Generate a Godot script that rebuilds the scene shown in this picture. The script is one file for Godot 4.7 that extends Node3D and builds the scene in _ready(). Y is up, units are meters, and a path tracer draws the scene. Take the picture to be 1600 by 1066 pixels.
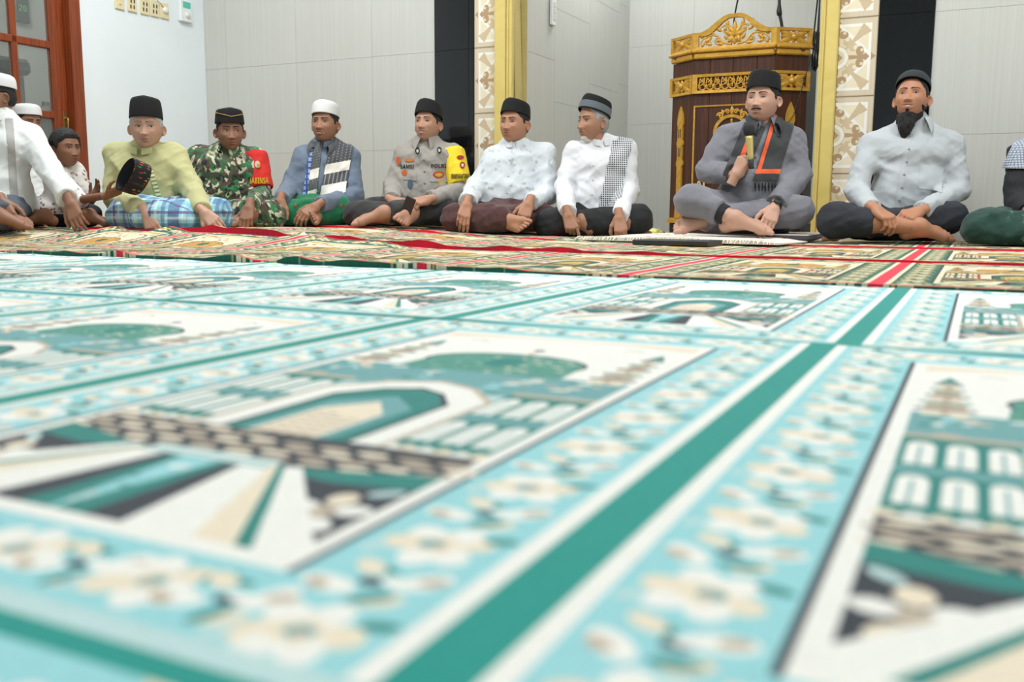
extends Node3D
# A men's gathering in a small mosque: twelve people seated along the walls, prayer carpets, a carved pulpit.
# Room axes: v runs along the qibla wall, u runs towards it, y is up. The camera stands at v = u = 0.

const FOCAL := 1470.0
const PITCH := 0.13986
const ROLL := 0.0049
const EYE := Vector3(0, 0.19, 0)
const PSI := 0.4585
const WALL_U := 5.85
const LEFT_V := -5.633

var cam_r: Vector3
var cam_u: Vector3
var cam_f: Vector3
var VD: Vector3
var UD: Vector3
var RB: Basis
var taken := {}
var M := {}
var hand_cache := {}
var foot_cache := {}
var wrinkle: FastNoiseLite
var folds: FastNoiseLite

class MB:
	var v := PackedVector3Array()
	var n := PackedVector3Array()
	var t := PackedVector2Array()
	var c := PackedColorArray()
	var i := PackedInt32Array()
	var col := Color.WHITE
	func vert(p: Vector3, nn: Vector3, uv := Vector2.ZERO) -> int:
		v.append(p); n.append(nn); t.append(uv); c.append(col)
		return v.size() - 1
	func tri(a: int, b: int, d: int) -> void:
		i.append(a); i.append(b); i.append(d)
	# corners counter-clockwise seen from outside
	func quad(a: Vector3, b: Vector3, d: Vector3, e: Vector3, uv := Rect2(0, 0, 1, 1)) -> void:
		var nn := (b - a).cross(d - a).normalized()
		var k := v.size()
		vert(a, nn, Vector2(uv.position.x, uv.end.y)); vert(b, nn, uv.end); vert(d, nn, Vector2(uv.end.x, uv.position.y)); vert(e, nn, uv.position)
		tri(k, k + 2, k + 1); tri(k, k + 3, k + 2)
	func face(a: Vector3, b: Vector3, d: Vector3) -> void:
		var nn := (b - a).cross(d - a).normalized()
		var k := v.size()
		vert(a, nn); vert(b, nn); vert(d, nn)
		tri(k, k + 2, k + 1)
	func box(ctr: Vector3, size: Vector3, bev := 0.0, ba := Basis.IDENTITY) -> void:
		var h := size / 2
		var e := minf(bev, minf(h.x, minf(h.y, h.z)) * 0.9)
		var g := func(sx: float, sy: float, sz: float, ax: int) -> Vector3:
			var q := Vector3(sx * (h.x - (0.0 if ax == 0 else e)), sy * (h.y - (0.0 if ax == 1 else e)), sz * (h.z - (0.0 if ax == 2 else e)))
			return ctr + ba * q
		for s: float in [-1.0, 1.0]:
			var pts := [[-1, -1], [1, -1], [1, 1], [-1, 1]]
			if s < 0: pts.reverse()
			quad(g.call(pts[0][0], pts[0][1], s, 2), g.call(pts[1][0], pts[1][1], s, 2), g.call(pts[2][0], pts[2][1], s, 2), g.call(pts[3][0], pts[3][1], s, 2))
			quad(g.call(s, pts[0][0], pts[0][1], 0), g.call(s, pts[1][0], pts[1][1], 0), g.call(s, pts[2][0], pts[2][1], 0), g.call(s, pts[3][0], pts[3][1], 0))
			quad(g.call(pts[0][1], s, pts[0][0], 1), g.call(pts[1][1], s, pts[1][0], 1), g.call(pts[2][1], s, pts[2][0], 1), g.call(pts[3][1], s, pts[3][0], 1))
		if e > 0.0:
			for a: float in [-1.0, 1.0]:
				for b: float in [-1.0, 1.0]:
					_eq(g.call(a, b, -1, 0), g.call(a, b, 1, 0), g.call(a, b, 1, 1), g.call(a, b, -1, 1), ba * Vector3(a, b, 0))
					_eq(g.call(a, -1, b, 0), g.call(a, 1, b, 0), g.call(a, 1, b, 2), g.call(a, -1, b, 2), ba * Vector3(a, 0, b))
					_eq(g.call(-1, a, b, 1), g.call(1, a, b, 1), g.call(1, a, b, 2), g.call(-1, a, b, 2), ba * Vector3(0, a, b))
					for d: float in [-1.0, 1.0]:
						var p0: Vector3 = g.call(a, b, d, 0)
						var p1: Vector3 = g.call(a, b, d, 1)
						var p2: Vector3 = g.call(a, b, d, 2)
						if (p1 - p0).cross(p2 - p0).dot(ba * Vector3(a, b, d)) > 0: face(p0, p1, p2)
						else: face(p0, p2, p1)
	func _eq(a: Vector3, b: Vector3, d: Vector3, e: Vector3, out: Vector3) -> void:
		if (b - a).cross(d - a).dot(out) > 0: quad(a, b, d, e)
		else: quad(e, d, b, a)
	# a grid of points (rows x cols), smooth normals
	func grid(pts: Array, closed := false, flip := false, uvs := Rect2(0, 0, 1, 1), cols := []) -> void:
		var nr := pts.size()
		var nc: int = pts[0].size()
		var k := v.size()
		for r in nr:
			for q in nc:
				var rp: PackedVector3Array = pts[mini(r + 1, nr - 1)]
				var rm: PackedVector3Array = pts[maxi(r - 1, 0)]
				var rr: PackedVector3Array = pts[r]
				var qa := (q + 1) % nc if closed else mini(q + 1, nc - 1)
				var qb := (q - 1 + nc) % nc if closed else maxi(q - 1, 0)
				var nn := (rr[qa] - rr[qb]).cross(rp[q] - rm[q])
				if nn.length() < 1e-12:
					var r2: PackedVector3Array = pts[clampi(r, 1, maxi(nr - 2, 1))]
					nn = (r2[qa] - r2[qb]).cross(rp[q] - rm[q])
				if flip: nn = -nn
				if cols.size(): col = cols[r][q]
				vert(rr[q], nn.normalized() if nn.length() > 1e-14 else Vector3.UP, Vector2(uvs.position.x + uvs.size.x * q / (nc if closed else nc - 1), uvs.end.y - uvs.size.y * r / maxi(nr - 1, 1)))
		for r in nr - 1:
			for q in (nc if closed else nc - 1):
				var a := k + r * nc + q
				var b := k + r * nc + (q + 1) % nc
				var d := b + nc
				var e := a + nc
				if flip: 
					tri(a, b, d); tri(a, d, e)
				else:
					tri(a, d, b); tri(a, e, d)
	func tube(path: PackedVector3Array, rad: PackedFloat32Array, sides := 8, flat := 1.0, upv := Vector3.UP, caps := true) -> void:
		var rows := []
		var m := path.size()
		var up := upv
		for k in m:
			var d := (path[mini(k + 1, m - 1)] - path[maxi(k - 1, 0)]).normalized()
			var s := d.cross(up)
			if s.length() < 0.05: s = d.cross(Vector3(0.3, 0.2, 0.9))
			s = s.normalized()
			var w := s.cross(d).normalized()
			var r := rad[mini(k, rad.size() - 1)]
			var row := PackedVector3Array()
			for q in sides:
				var a := TAU * q / sides
				row.append(path[k] + s * cos(a) * r + w * sin(a) * r * flat)
			if caps and k == 0:
				var c0 := PackedVector3Array()
				for q in sides: c0.append(path[0])
				rows.append(c0)
			rows.append(row)
			if caps and k == m - 1:
				var c1 := PackedVector3Array()
				for q in sides: c1.append(path[k])
				rows.append(c1)
		grid(rows, true, false)
	func lathe(prof: PackedVector2Array, xf: Transform3D, sides := 20, sx := 1.0, sz := 1.0) -> void:
		var rows := []
		for p in prof:
			var row := PackedVector3Array()
			for q in sides:
				var a := TAU * q / sides
				row.append(xf * Vector3(cos(a) * p.x * sx, p.y, -sin(a) * p.x * sz))
			rows.append(row)
		grid(rows, true, false)
	# flat outline in the xy plane (counter-clockwise), pushed to +z by depth
	func prism(poly: PackedVector2Array, depth: float, xf := Transform3D.IDENTITY) -> void:
		var idx := Geometry2D.triangulate_polygon(poly)
		var area := 0.0
		for q in poly.size():
			area += poly[q].cross(poly[(q + 1) % poly.size()])
		for q in idx.size() / 3:
			var a := poly[idx[q * 3]]; var b := poly[idx[q * 3 + 1]]; var d := poly[idx[q * 3 + 2]]
			if (b - a).cross(d - a) < 0:
				var s := b; b = d; d = s
			face(xf * Vector3(a.x, a.y, depth), xf * Vector3(b.x, b.y, depth), xf * Vector3(d.x, d.y, depth))
			face(xf * Vector3(a.x, a.y, 0), xf * Vector3(d.x, d.y, 0), xf * Vector3(b.x, b.y, 0))
		for q in poly.size():
			var a := poly[q]; var b := poly[(q + 1) % poly.size()]
			if area < 0:
				var s := a; a = b; b = s
			quad(xf * Vector3(a.x, a.y, 0), xf * Vector3(b.x, b.y, 0), xf * Vector3(b.x, b.y, depth), xf * Vector3(a.x, a.y, depth))
	func append(o: MB, xf: Transform3D, tint := Color.WHITE) -> void:
		var k := v.size()
		var fl := xf.basis.determinant() < 0
		for q in o.v.size():
			v.append(xf * o.v[q]); n.append((xf.basis * o.n[q]).normalized()); t.append(o.t[q]); c.append(o.c[q] * tint)
		for q in o.i.size() / 3:
			if fl: tri(k + o.i[q * 3], k + o.i[q * 3 + 2], k + o.i[q * 3 + 1])
			else: tri(k + o.i[q * 3], k + o.i[q * 3 + 1], k + o.i[q * 3 + 2])
	func mesh(mat: Material, colors := false) -> ArrayMesh:
		var a := []
		a.resize(Mesh.ARRAY_MAX)
		a[Mesh.ARRAY_VERTEX] = v; a[Mesh.ARRAY_NORMAL] = n; a[Mesh.ARRAY_TEX_UV] = t; a[Mesh.ARRAY_INDEX] = i
		if colors: a[Mesh.ARRAY_COLOR] = c
		var m := ArrayMesh.new()
		m.add_surface_from_arrays(Mesh.PRIMITIVE_TRIANGLES, a)
		m.surface_set_material(0, mat)
		return m

# signed distance on a grid, meshed as surface nets
class Fld:
	var o: Vector3
	var h: float
	var nx: int
	var ny: int
	var nz: int
	var d: PackedFloat32Array
	func _init(lo: Vector3, hi: Vector3, cell: float) -> void:
		o = lo; h = cell
		nx = int((hi.x - lo.x) / cell) + 2; ny = int((hi.y - lo.y) / cell) + 2; nz = int((hi.z - lo.z) / cell) + 2
		d.resize(nx * ny * nz); d.fill(1.0)
	func cap(a: Vector3, b: Vector3, ra: float, rb: float, k := 0.02, flat_end := false) -> void:
		var m := maxf(ra, rb) + k + h * 2.5
		var x0 := maxi(0, int((minf(a.x, b.x) - m - o.x) / h)); var x1 := mini(nx, int((maxf(a.x, b.x) + m - o.x) / h) + 1)
		var y0 := maxi(0, int((minf(a.y, b.y) - m - o.y) / h)); var y1 := mini(ny, int((maxf(a.y, b.y) + m - o.y) / h) + 1)
		var z0 := maxi(0, int((minf(a.z, b.z) - m - o.z) / h)); var z1 := mini(nz, int((maxf(a.z, b.z) + m - o.z) / h) + 1)
		var ab := b - a
		var l2 := maxf(ab.length_squared(), 1e-8)
		var ln := sqrt(l2)
		var dr := rb - ra
		for z in range(z0, z1):
			for y in range(y0, y1):
				var p := Vector3(o.x + x0 * h, o.y + y * h, o.z + z * h) - a
				var id := x0 + nx * (y + ny * z)
				for x in range(x0, x1):
					var tr := p.dot(ab) / l2
					var t := clampf(tr, 0.0, 1.0)
					var q: float
					if flat_end and tr > 1.0:
						q = maxf((p - ab * tr).length() - rb, (tr - 1.0) * ln)
					else:
						q = (p - ab * t).length() - ra - dr * t
					var e := d[id]
					var hh := k - absf(e - q)
					if hh > 0.0: d[id] = minf(e, q) - hh * hh / (4.0 * k)
					elif q < e: d[id] = q
					p.x += h
					id += 1
	func rough(noise: FastNoiseLite, amp: float, sc: Vector3, turn := Basis.IDENTITY) -> void:
		var m := Basis.from_scale(sc) * turn
		var lim := absf(amp) + h * 2.0
		var id := 0
		for z in nz:
			for y in ny:
				for x in nx:
					var e := d[id]
					if e < lim and e > -lim:
						d[id] = e + amp * noise.get_noise_3dv(m * (o + Vector3(x, y, z) * h))
					id += 1
	func cut_below(y: float) -> void:
		var yi := int((y - o.y) / h) + 1
		for z in nz:
			for q in mini(yi + 2, ny):
				var e := y - (o.y + q * h)
				var id := nx * (q + ny * z)
				for x in nx:
					if d[id + x] < e: d[id + x] = e
	func sample(p: Vector3) -> float:
		var f := (p - o) / h
		var x := int(f.x); var y := int(f.y); var z := int(f.z)
		if f.x < 0 or f.y < 0 or f.z < 0 or x >= nx - 1 or y >= ny - 1 or z >= nz - 1: return 0.05
		var i := x + nx * (y + ny * z)
		var tx := f.x - x; var ty := f.y - y; var tz := f.z - z
		var sy := nx; var sz := nx * ny
		var a := lerpf(lerpf(d[i], d[i + 1], tx), lerpf(d[i + sy], d[i + sy + 1], tx), ty)
		var b := lerpf(lerpf(d[i + sz], d[i + sz + 1], tx), lerpf(d[i + sy + sz], d[i + sy + sz + 1], tx), ty)
		return minf(lerpf(a, b, tz), 0.05)
	func march(p: Vector3, dir: Vector3, off: float) -> Vector3:
		var q := p
		for k in 90:
			var s := sample(q) - off
			if s < 0.0006: return q
			q += dir * clampf(s * 0.8, 0.001, 0.03)
			if p.distance_to(q) > 1.0: break
		return p + dir * 0.3
	func push(mb: MB, base: Vector3) -> void:
		var sy := nx; var sz := nx * ny
		var vid := PackedInt32Array()
		vid.resize(nx * ny * nz); vid.fill(-1)
		var lim := h * 4.0
		var cells := PackedInt32Array()
		for z in nz - 1:
			for y in ny - 1:
				var i := nx * (y + ny * z)
				for x in nx - 1:
					var a := d[i]
					if a < lim and a > -lim:
						var b := d[i + 1]; var c := d[i + sy]; var e := d[i + sy + 1]
						var f := d[i + sz]; var g := d[i + sz + 1]; var k := d[i + sz + sy]; var l := d[i + sz + sy + 1]
						var s := int(a < 0) + int(b < 0) + int(c < 0) + int(e < 0) + int(f < 0) + int(g < 0) + int(k < 0) + int(l < 0)
						if s > 0 and s < 8:
							var acc := Vector3.ZERO
							var m := 0
							if (a < 0) != (b < 0): acc += Vector3(a / (a - b), 0, 0); m += 1
							if (c < 0) != (e < 0): acc += Vector3(c / (c - e), 1, 0); m += 1
							if (f < 0) != (g < 0): acc += Vector3(f / (f - g), 0, 1); m += 1
							if (k < 0) != (l < 0): acc += Vector3(k / (k - l), 1, 1); m += 1
							if (a < 0) != (c < 0): acc += Vector3(0, a / (a - c), 0); m += 1
							if (b < 0) != (e < 0): acc += Vector3(1, b / (b - e), 0); m += 1
							if (f < 0) != (k < 0): acc += Vector3(0, f / (f - k), 1); m += 1
							if (g < 0) != (l < 0): acc += Vector3(1, g / (g - l), 1); m += 1
							if (a < 0) != (f < 0): acc += Vector3(0, 0, a / (a - f)); m += 1
							if (b < 0) != (g < 0): acc += Vector3(1, 0, b / (b - g)); m += 1
							if (c < 0) != (k < 0): acc += Vector3(0, 1, c / (c - k)); m += 1
							if (e < 0) != (l < 0): acc += Vector3(1, 1, e / (e - l)); m += 1
							acc /= m
							var nn := Vector3(b + e + g + l - a - c - f - k, c + e + k + l - a - b - f - g, f + g + k + l - a - b - c - e)
							vid[i] = mb.vert(o + (Vector3(x, y, z) + acc) * h - base, nn.normalized())
							cells.append(i)
					i += 1
		for i in cells:
			var a := d[i] < 0.0
			if a != (d[i + 1] < 0.0): _q(mb, vid, i, i - sy, i - sy - sz, i - sz, a)
			if a != (d[i + sy] < 0.0): _q(mb, vid, i, i - sz, i - sz - 1, i - 1, a)
			if a != (d[i + sz] < 0.0): _q(mb, vid, i, i - 1, i - 1 - sy, i - sy, a)
	func _q(mb: MB, vid: PackedInt32Array, a: int, b: int, c: int, e: int, inside: bool) -> void:
		if b < 0 or c < 0 or e < 0: return
		var p := vid[a]; var q := vid[b]; var r := vid[c]; var s := vid[e]
		if p < 0 or q < 0 or r < 0 or s < 0: return
		if inside:
			mb.tri(p, r, q); mb.tri(p, s, r)
		else:
			mb.tri(p, q, r); mb.tri(p, r, s)

# draws flat prints (weave, ceramic print, cloth patterns) into an Image
class Ras:
	var im: Image
	var s := 1.0
	var ox := 0.0
	var oy := 0.0
	func _init(w: int, hgt: int, c: Color) -> void:
		im = Image.create(w, hgt, false, Image.FORMAT_RGB8)
		im.fill(c)
	func X(x: float) -> float: return (x - ox) * s
	func Y(y: float) -> float: return im.get_height() - (y - oy) * s
	func rect(x0: float, y0: float, x1: float, y1: float, c: Color) -> void:
		im.fill_rect(Rect2i(int(round(X(x0))), int(round(Y(y1))), maxi(1, int(round(X(x1))) - int(round(X(x0)))), maxi(1, int(round(Y(y0))) - int(round(Y(y1))))), c)
	func poly(pts: Array, c: Color) -> void:
		var q := PackedVector2Array()
		for p in pts: q.append(Vector2(X(p[0]), Y(p[1])))
		fill(q, c)
	func fill(q: PackedVector2Array, c: Color) -> void:
		var lo := 1e9; var hi := -1e9
		for p in q:
			lo = minf(lo, p.y); hi = maxf(hi, p.y)
		for y in range(maxi(0, int(lo)), mini(im.get_height(), int(hi) + 1)):
			var xs := []
			var yy := y + 0.5
			for k in q.size():
				var a := q[k]; var b := q[(k + 1) % q.size()]
				if (a.y <= yy) != (b.y <= yy): xs.append(a.x + (yy - a.y) / (b.y - a.y) * (b.x - a.x))
			xs.sort()
			for k in xs.size() / 2:
				var x0 := int(round(xs[k * 2])); var x1 := int(round(xs[k * 2 + 1]))
				if x1 > x0: im.fill_rect(Rect2i(x0, y, x1 - x0, 1), c)
	func oval(cx: float, cy: float, rx: float, ry: float, c: Color, rot := 0.0, lobes := 0, depth := 0.0) -> void:
		var q := PackedVector2Array()
		var m := 24 if lobes == 0 else lobes * 6
		for k in m:
			var a := TAU * k / m
			var r := 1.0 + depth * cos(a * lobes)
			var p := Vector2(cos(a) * rx * r, sin(a) * ry * r).rotated(rot)
			q.append(Vector2(X(cx + p.x), Y(cy + p.y)))
		fill(q, c)
	func line(pts: Array, w: float, c: Color) -> void:
		for k in pts.size() - 1:
			var a := Vector2(pts[k][0], pts[k][1]); var b := Vector2(pts[k + 1][0], pts[k + 1][1])
			var e := (b - a).normalized() * w / 2
			var g := Vector2(-e.y, e.x)
			poly([[a.x + g.x - e.x, a.y + g.y - e.y], [a.x - g.x - e.x, a.y - g.y - e.y], [b.x - g.x + e.x, b.y - g.y + e.y], [b.x + g.x + e.x, b.y + g.y + e.y]], c)
	func tex() -> ImageTexture:
		return ImageTexture.create_from_image(im)

func at(px: float, py: float, depth: float) -> Vector3:
	return EYE + (cam_f + cam_r * ((px - 800.0) / FOCAL) - cam_u * ((py - 533.0) / FOCAL)) * depth

func W(v: float, u: float, y: float) -> Vector3:
	return VD * v + UD * u + Vector3(0, y, 0)

func numbered(called: String) -> String:
	if not taken.has(called):
		taken[called] = 0
		return called
	taken[called] += 1
	return "%s_%03d" % [called, taken[called]]

func tag(o: Node, label: String, category: String, group := "", kind := "") -> void:
	o.set_meta("label", label)
	if category: o.set_meta("category", category)
	if group: o.set_meta("group", group)
	if kind: o.set_meta("kind", kind)

func thing(called: String, label: String, category: String, xf: Transform3D, group := "", kind := "") -> Node3D:
	var o := Node3D.new()
	o.name = numbered(called)
	add_child(o)
	o.transform = xf
	tag(o, label, category, group, kind)
	return o

func put(called: String, m: Mesh, parent: Node, label := "", xf := Transform3D.IDENTITY) -> MeshInstance3D:
	var o := MeshInstance3D.new()
	o.name = called if parent != self else numbered(called)
	o.mesh = m
	parent.add_child(o, true)
	o.transform = xf
	if label: o.set_meta("label", label)
	return o

func mat(c: Color, rough := 0.8, metal := 0.0) -> StandardMaterial3D:
	var m := StandardMaterial3D.new()
	m.albedo_color = c
	m.roughness = rough
	m.metallic = metal
	return m

func rgb(r: float, g: float, b: float) -> Color: return Color(r / 255.0, g / 255.0, b / 255.0)

func noise_tex(freq: float, a: Color, b: Color, seed_ := 1, w := 256, h := 256, oct := 4, kind := FastNoiseLite.TYPE_SIMPLEX_SMOOTH, sx := 1.0, sy := 1.0) -> ImageTexture:
	var nz := FastNoiseLite.new()
	nz.seed = seed_; nz.frequency = freq; nz.fractal_octaves = oct; nz.noise_type = kind
	var im := Image.create(w, h, false, Image.FORMAT_RGB8)
	for y in h:
		for x in w:
			# wrapped round two circles so that the pattern repeats without a seam
			var ax := TAU * x / w; var ay := TAU * y / h
			var q := nz.get_noise_3d(cos(ax) * w / TAU * sx + 37.0, sin(ax) * w / TAU * sx + cos(ay) * h / TAU * sy, sin(ay) * h / TAU * sy)
			im.set_pixel(x, y, a.lerp(b, clampf(q * 0.7 + 0.5, 0, 1)))
	return ImageTexture.create_from_image(im)

func tri_mat(tex: Texture2D, per_m: float, rough := 0.9, world := false) -> StandardMaterial3D:
	var m := StandardMaterial3D.new()
	m.albedo_texture = tex
	m.uv1_triplanar = true
	m.uv1_world_triplanar = world
	m.uv1_scale = Vector3.ONE * per_m
	m.uv1_triplanar_sharpness = 6.0
	m.roughness = rough
	return m

func cloth(m: StandardMaterial3D, sheen := 0.25) -> StandardMaterial3D:
	m.roughness = 0.9
	m.rim_enabled = true
	m.rim = sheen
	m.rim_tint = 0.6
	return m

func _ready() -> void:
	cam_f = Vector3(0, -sin(PITCH), -cos(PITCH))
	var r0 := Vector3(1, 0, 0)
	var u0 := r0.cross(cam_f)
	cam_r = r0 * cos(ROLL) + u0 * sin(ROLL)
	cam_u = -r0 * sin(ROLL) + u0 * cos(ROLL)
	VD = Vector3(cos(PSI), 0, sin(PSI))
	UD = Vector3(sin(PSI), 0, -cos(PSI))
	RB = Basis(VD, Vector3.UP, -UD)
	camera_and_light()
	materials()
	room()
	niche()
	door()
	carpets()
	pulpit()
	fittings()
	seat_things()
	people()

func camera_and_light() -> void:
	var cam := Camera3D.new()
	cam.name = "camera"
	cam.transform = Transform3D(Basis(cam_r, cam_u, -cam_f), EYE)
	cam.fov = rad_to_deg(2.0 * atan(533.0 / FOCAL))
	cam.near = 0.02
	cam.far = 60.0
	var ca := CameraAttributesPhysical.new()
	ca.frustum_focal_length = 33.0
	ca.frustum_focus_distance = 5.3
	ca.exposure_aperture = 4.0
	ca.frustum_near = 0.02
	ca.frustum_far = 60.0
	cam.attributes = ca
	add_child(cam)
	cam.current = true
	var env := Environment.new()
	env.background_mode = Environment.BG_COLOR
	env.background_color = Color(0.75, 0.83, 0.92)
	env.tonemap_mode = Environment.TONE_MAPPER_LINEAR
	env.tonemap_exposure = 0.96
	env.sdfgi_enabled = true
	env.ssao_enabled = true
	env.ssil_enabled = true
	var we := WorldEnvironment.new()
	we.name = "environment"
	we.environment = env
	add_child(we)
	var glow := StandardMaterial3D.new()
	glow.albedo_color = Color(0.95, 0.95, 0.95)
	glow.emission_enabled = true
	glow.emission = Color(1.0, 0.98, 0.95)
	glow.emission_energy_multiplier = 2.0
	var frame := mat(Color(0.85, 0.85, 0.85), 0.5)
	var k := 0
	var where := ["above the seated row by the wooden door", "above the middle of the room", "above the open right side of the room", "near the back by the door side", "near the back in the middle", "near the back on the open side", "inside the prayer niche"]
	for p in [[-3.9, 3.7, 3.4], [-0.7, 3.7, 3.4], [2.4, 3.7, 3.4], [-3.9, -0.4, 3.4], [-0.7, -0.4, 3.4], [2.4, -0.4, 3.4], [-2.5, 7.0, 2.9]]:
		var small: bool = k == 6
		var sz := Vector2(0.6, 0.6) if small else Vector2(1.4, 1.0)
		var t := thing("ceiling_light", "flat white ceiling light panel " + where[k], "ceiling light", Transform3D(RB, W(p[0], p[1], p[2])), "ceiling light panels")
		var fb := MB.new()
		fb.box(Vector3(0, -0.02, sz.y / 2 + 0.015), Vector3(sz.x + 0.06, 0.04, 0.03), 0.003)
		fb.box(Vector3(0, -0.02, -sz.y / 2 - 0.015), Vector3(sz.x + 0.06, 0.04, 0.03), 0.003)
		fb.box(Vector3(sz.x / 2 + 0.015, -0.02, 0), Vector3(0.03, 0.04, sz.y), 0.003)
		fb.box(Vector3(-sz.x / 2 - 0.015, -0.02, 0), Vector3(0.03, 0.04, sz.y), 0.003)
		put("frame", fb.mesh(frame), t)
		var gb := MB.new()
		gb.box(Vector3(0, -0.012, 0), Vector3(sz.x, 0.02, sz.y))
		put("glowing_panel", gb.mesh(glow), t)
		var l := AreaLight3D.new()
		l.name = "panel_lamp"
		l.area_size = sz
		l.light_color = Color(0.98, 0.99, 1.0)
		l.light_energy = 3.0 if small else ([10.0, 8.5, 8.5, 1.7, 1.7, 1.7][k])
		l.shadow_enabled = true
		l.area_range = 20.0
		t.add_child(l, true)
		l.transform = Transform3D(Basis(Vector3.RIGHT, -PI / 2), Vector3(0, -0.045, 0))
		k += 1

func materials() -> void:
	wrinkle = FastNoiseLite.new()
	wrinkle.seed = 7
	wrinkle.noise_type = FastNoiseLite.TYPE_SIMPLEX_SMOOTH
	wrinkle.frequency = 1.0
	wrinkle.fractal_octaves = 2
	folds = FastNoiseLite.new()
	folds.seed = 19
	folds.noise_type = FastNoiseLite.TYPE_SIMPLEX_SMOOTH
	folds.fractal_type = FastNoiseLite.FRACTAL_RIDGED
	folds.fractal_octaves = 2
	folds.frequency = 1.0
	M.paint = tri_mat(noise_tex(0.02, rgb(226, 234, 238), rgb(232, 240, 243), 3, 128, 128), 0.5, 0.75)
	M.plaster = mat(rgb(236, 236, 232), 0.9)
	M.grout = mat(rgb(197, 198, 192), 0.8)
	M.tile = tri_mat(noise_tex(0.035, rgb(194, 195, 189), rgb(203, 204, 198), 5, 512, 128, 3, FastNoiseLite.TYPE_SIMPLEX_SMOOTH, 5.0, 0.25), 0.8, 0.26)
	M.tile.uv1_scale = Vector3(1.3, 0.35, 1.3)
	M.granite = tri_mat(noise_tex(0.2, rgb(14, 15, 18), rgb(18, 20, 22), 9, 128, 128), 2.0, 0.06)
	M.granite_joint = mat(rgb(105, 108, 110), 0.7)
	M.gold_paint = tri_mat(noise_tex(0.03, rgb(212, 190, 106), rgb(222, 201, 122), 11, 128, 256), 1.5, 0.42)
	M.door_wood = tri_mat(noise_tex(0.03, rgb(104, 44, 20), rgb(150, 72, 34), 13, 256, 128, 4, FastNoiseLite.TYPE_SIMPLEX_SMOOTH, 5.0, 0.3), 1.6, 0.35)
	M.pulpit_wood = tri_mat(noise_tex(0.03, rgb(54, 30, 21), rgb(98, 56, 38), 17, 256, 128, 4, FastNoiseLite.TYPE_SIMPLEX_SMOOTH, 4.0, 0.3), 1.8, 0.38)
	M.dark_wood = mat(rgb(46, 34, 30), 0.5)
	M.side_paint = mat(rgb(92, 98, 98), 0.6)
	M.gold = tri_mat(noise_tex(0.06, rgb(196, 146, 50), rgb(228, 182, 84), 19, 128, 128), 3.0, 0.36)
	M.gold.metallic = 0.25
	M.black_plastic = mat(rgb(28, 29, 31), 0.5)
	M.cable = mat(rgb(24, 25, 27), 0.55)
	M.ivory = mat(rgb(226, 212, 172), 0.45)
	M.white_plastic = mat(rgb(232, 236, 236), 0.4)
	M.ceramic_floor = tri_mat(noise_tex(0.05, rgb(206, 206, 200), rgb(218, 218, 213), 23, 128, 128), 1.0, 0.3)
	M.glass = StandardMaterial3D.new()
	M.glass.albedo_color = Color(0.85, 0.9, 0.88, 0.05)
	M.glass.transparency = BaseMaterial3D.TRANSPARENCY_ALPHA
	M.glass.roughness = 0.02

func slab(called: String, label: String, lo: Vector3, hi: Vector3, m: Material, bev := 0.0) -> MeshInstance3D:
	# a box given in room axes (v, y, u)
	var b := MB.new()
	var size := hi - lo
	b.box(Vector3.ZERO, Vector3(size.x, size.y, size.z), bev)
	var c := (lo + hi) / 2
	var o := put(called, b.mesh(m), self, "", Transform3D(RB, W(c.x, c.z, c.y)))
	tag(o, label, "", "", "structure")
	return o

# wall tiles as separate slabs, set on a wall plane; xf has x along the wall and z out of it
func tile_field(parent: Node3D, called: String, xs: Array, ys: Array, xf: Transform3D, m: Material, gap := 0.0013, thick := 0.003) -> void:
	var cache := {}
	for a in xs.size() - 1:
		for b in ys.size() - 1:
			var w: float = xs[a + 1] - xs[a]; var h: float = ys[b + 1] - ys[b]
			var key := "%d_%d" % [int(w * 1000), int(h * 1000)]
			if not cache.has(key):
				var mb := MB.new()
				mb.box(Vector3.ZERO, Vector3(w - gap, h - gap, thick), 0.0006)
				cache[key] = mb.mesh(m)
			put(called, cache[key], parent, "", Transform3D(xf.basis, xf * Vector3((xs[a] + xs[a + 1]) / 2, (ys[b] + ys[b + 1]) / 2, thick / 2)))

func steps(a: float, b: float, first: float, by: float) -> Array:
	var r := [a]
	var x := first
	while x < b - 0.02:
		if x > a + 0.02: r.append(x)
		x += by
	r.append(b)
	return r

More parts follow.
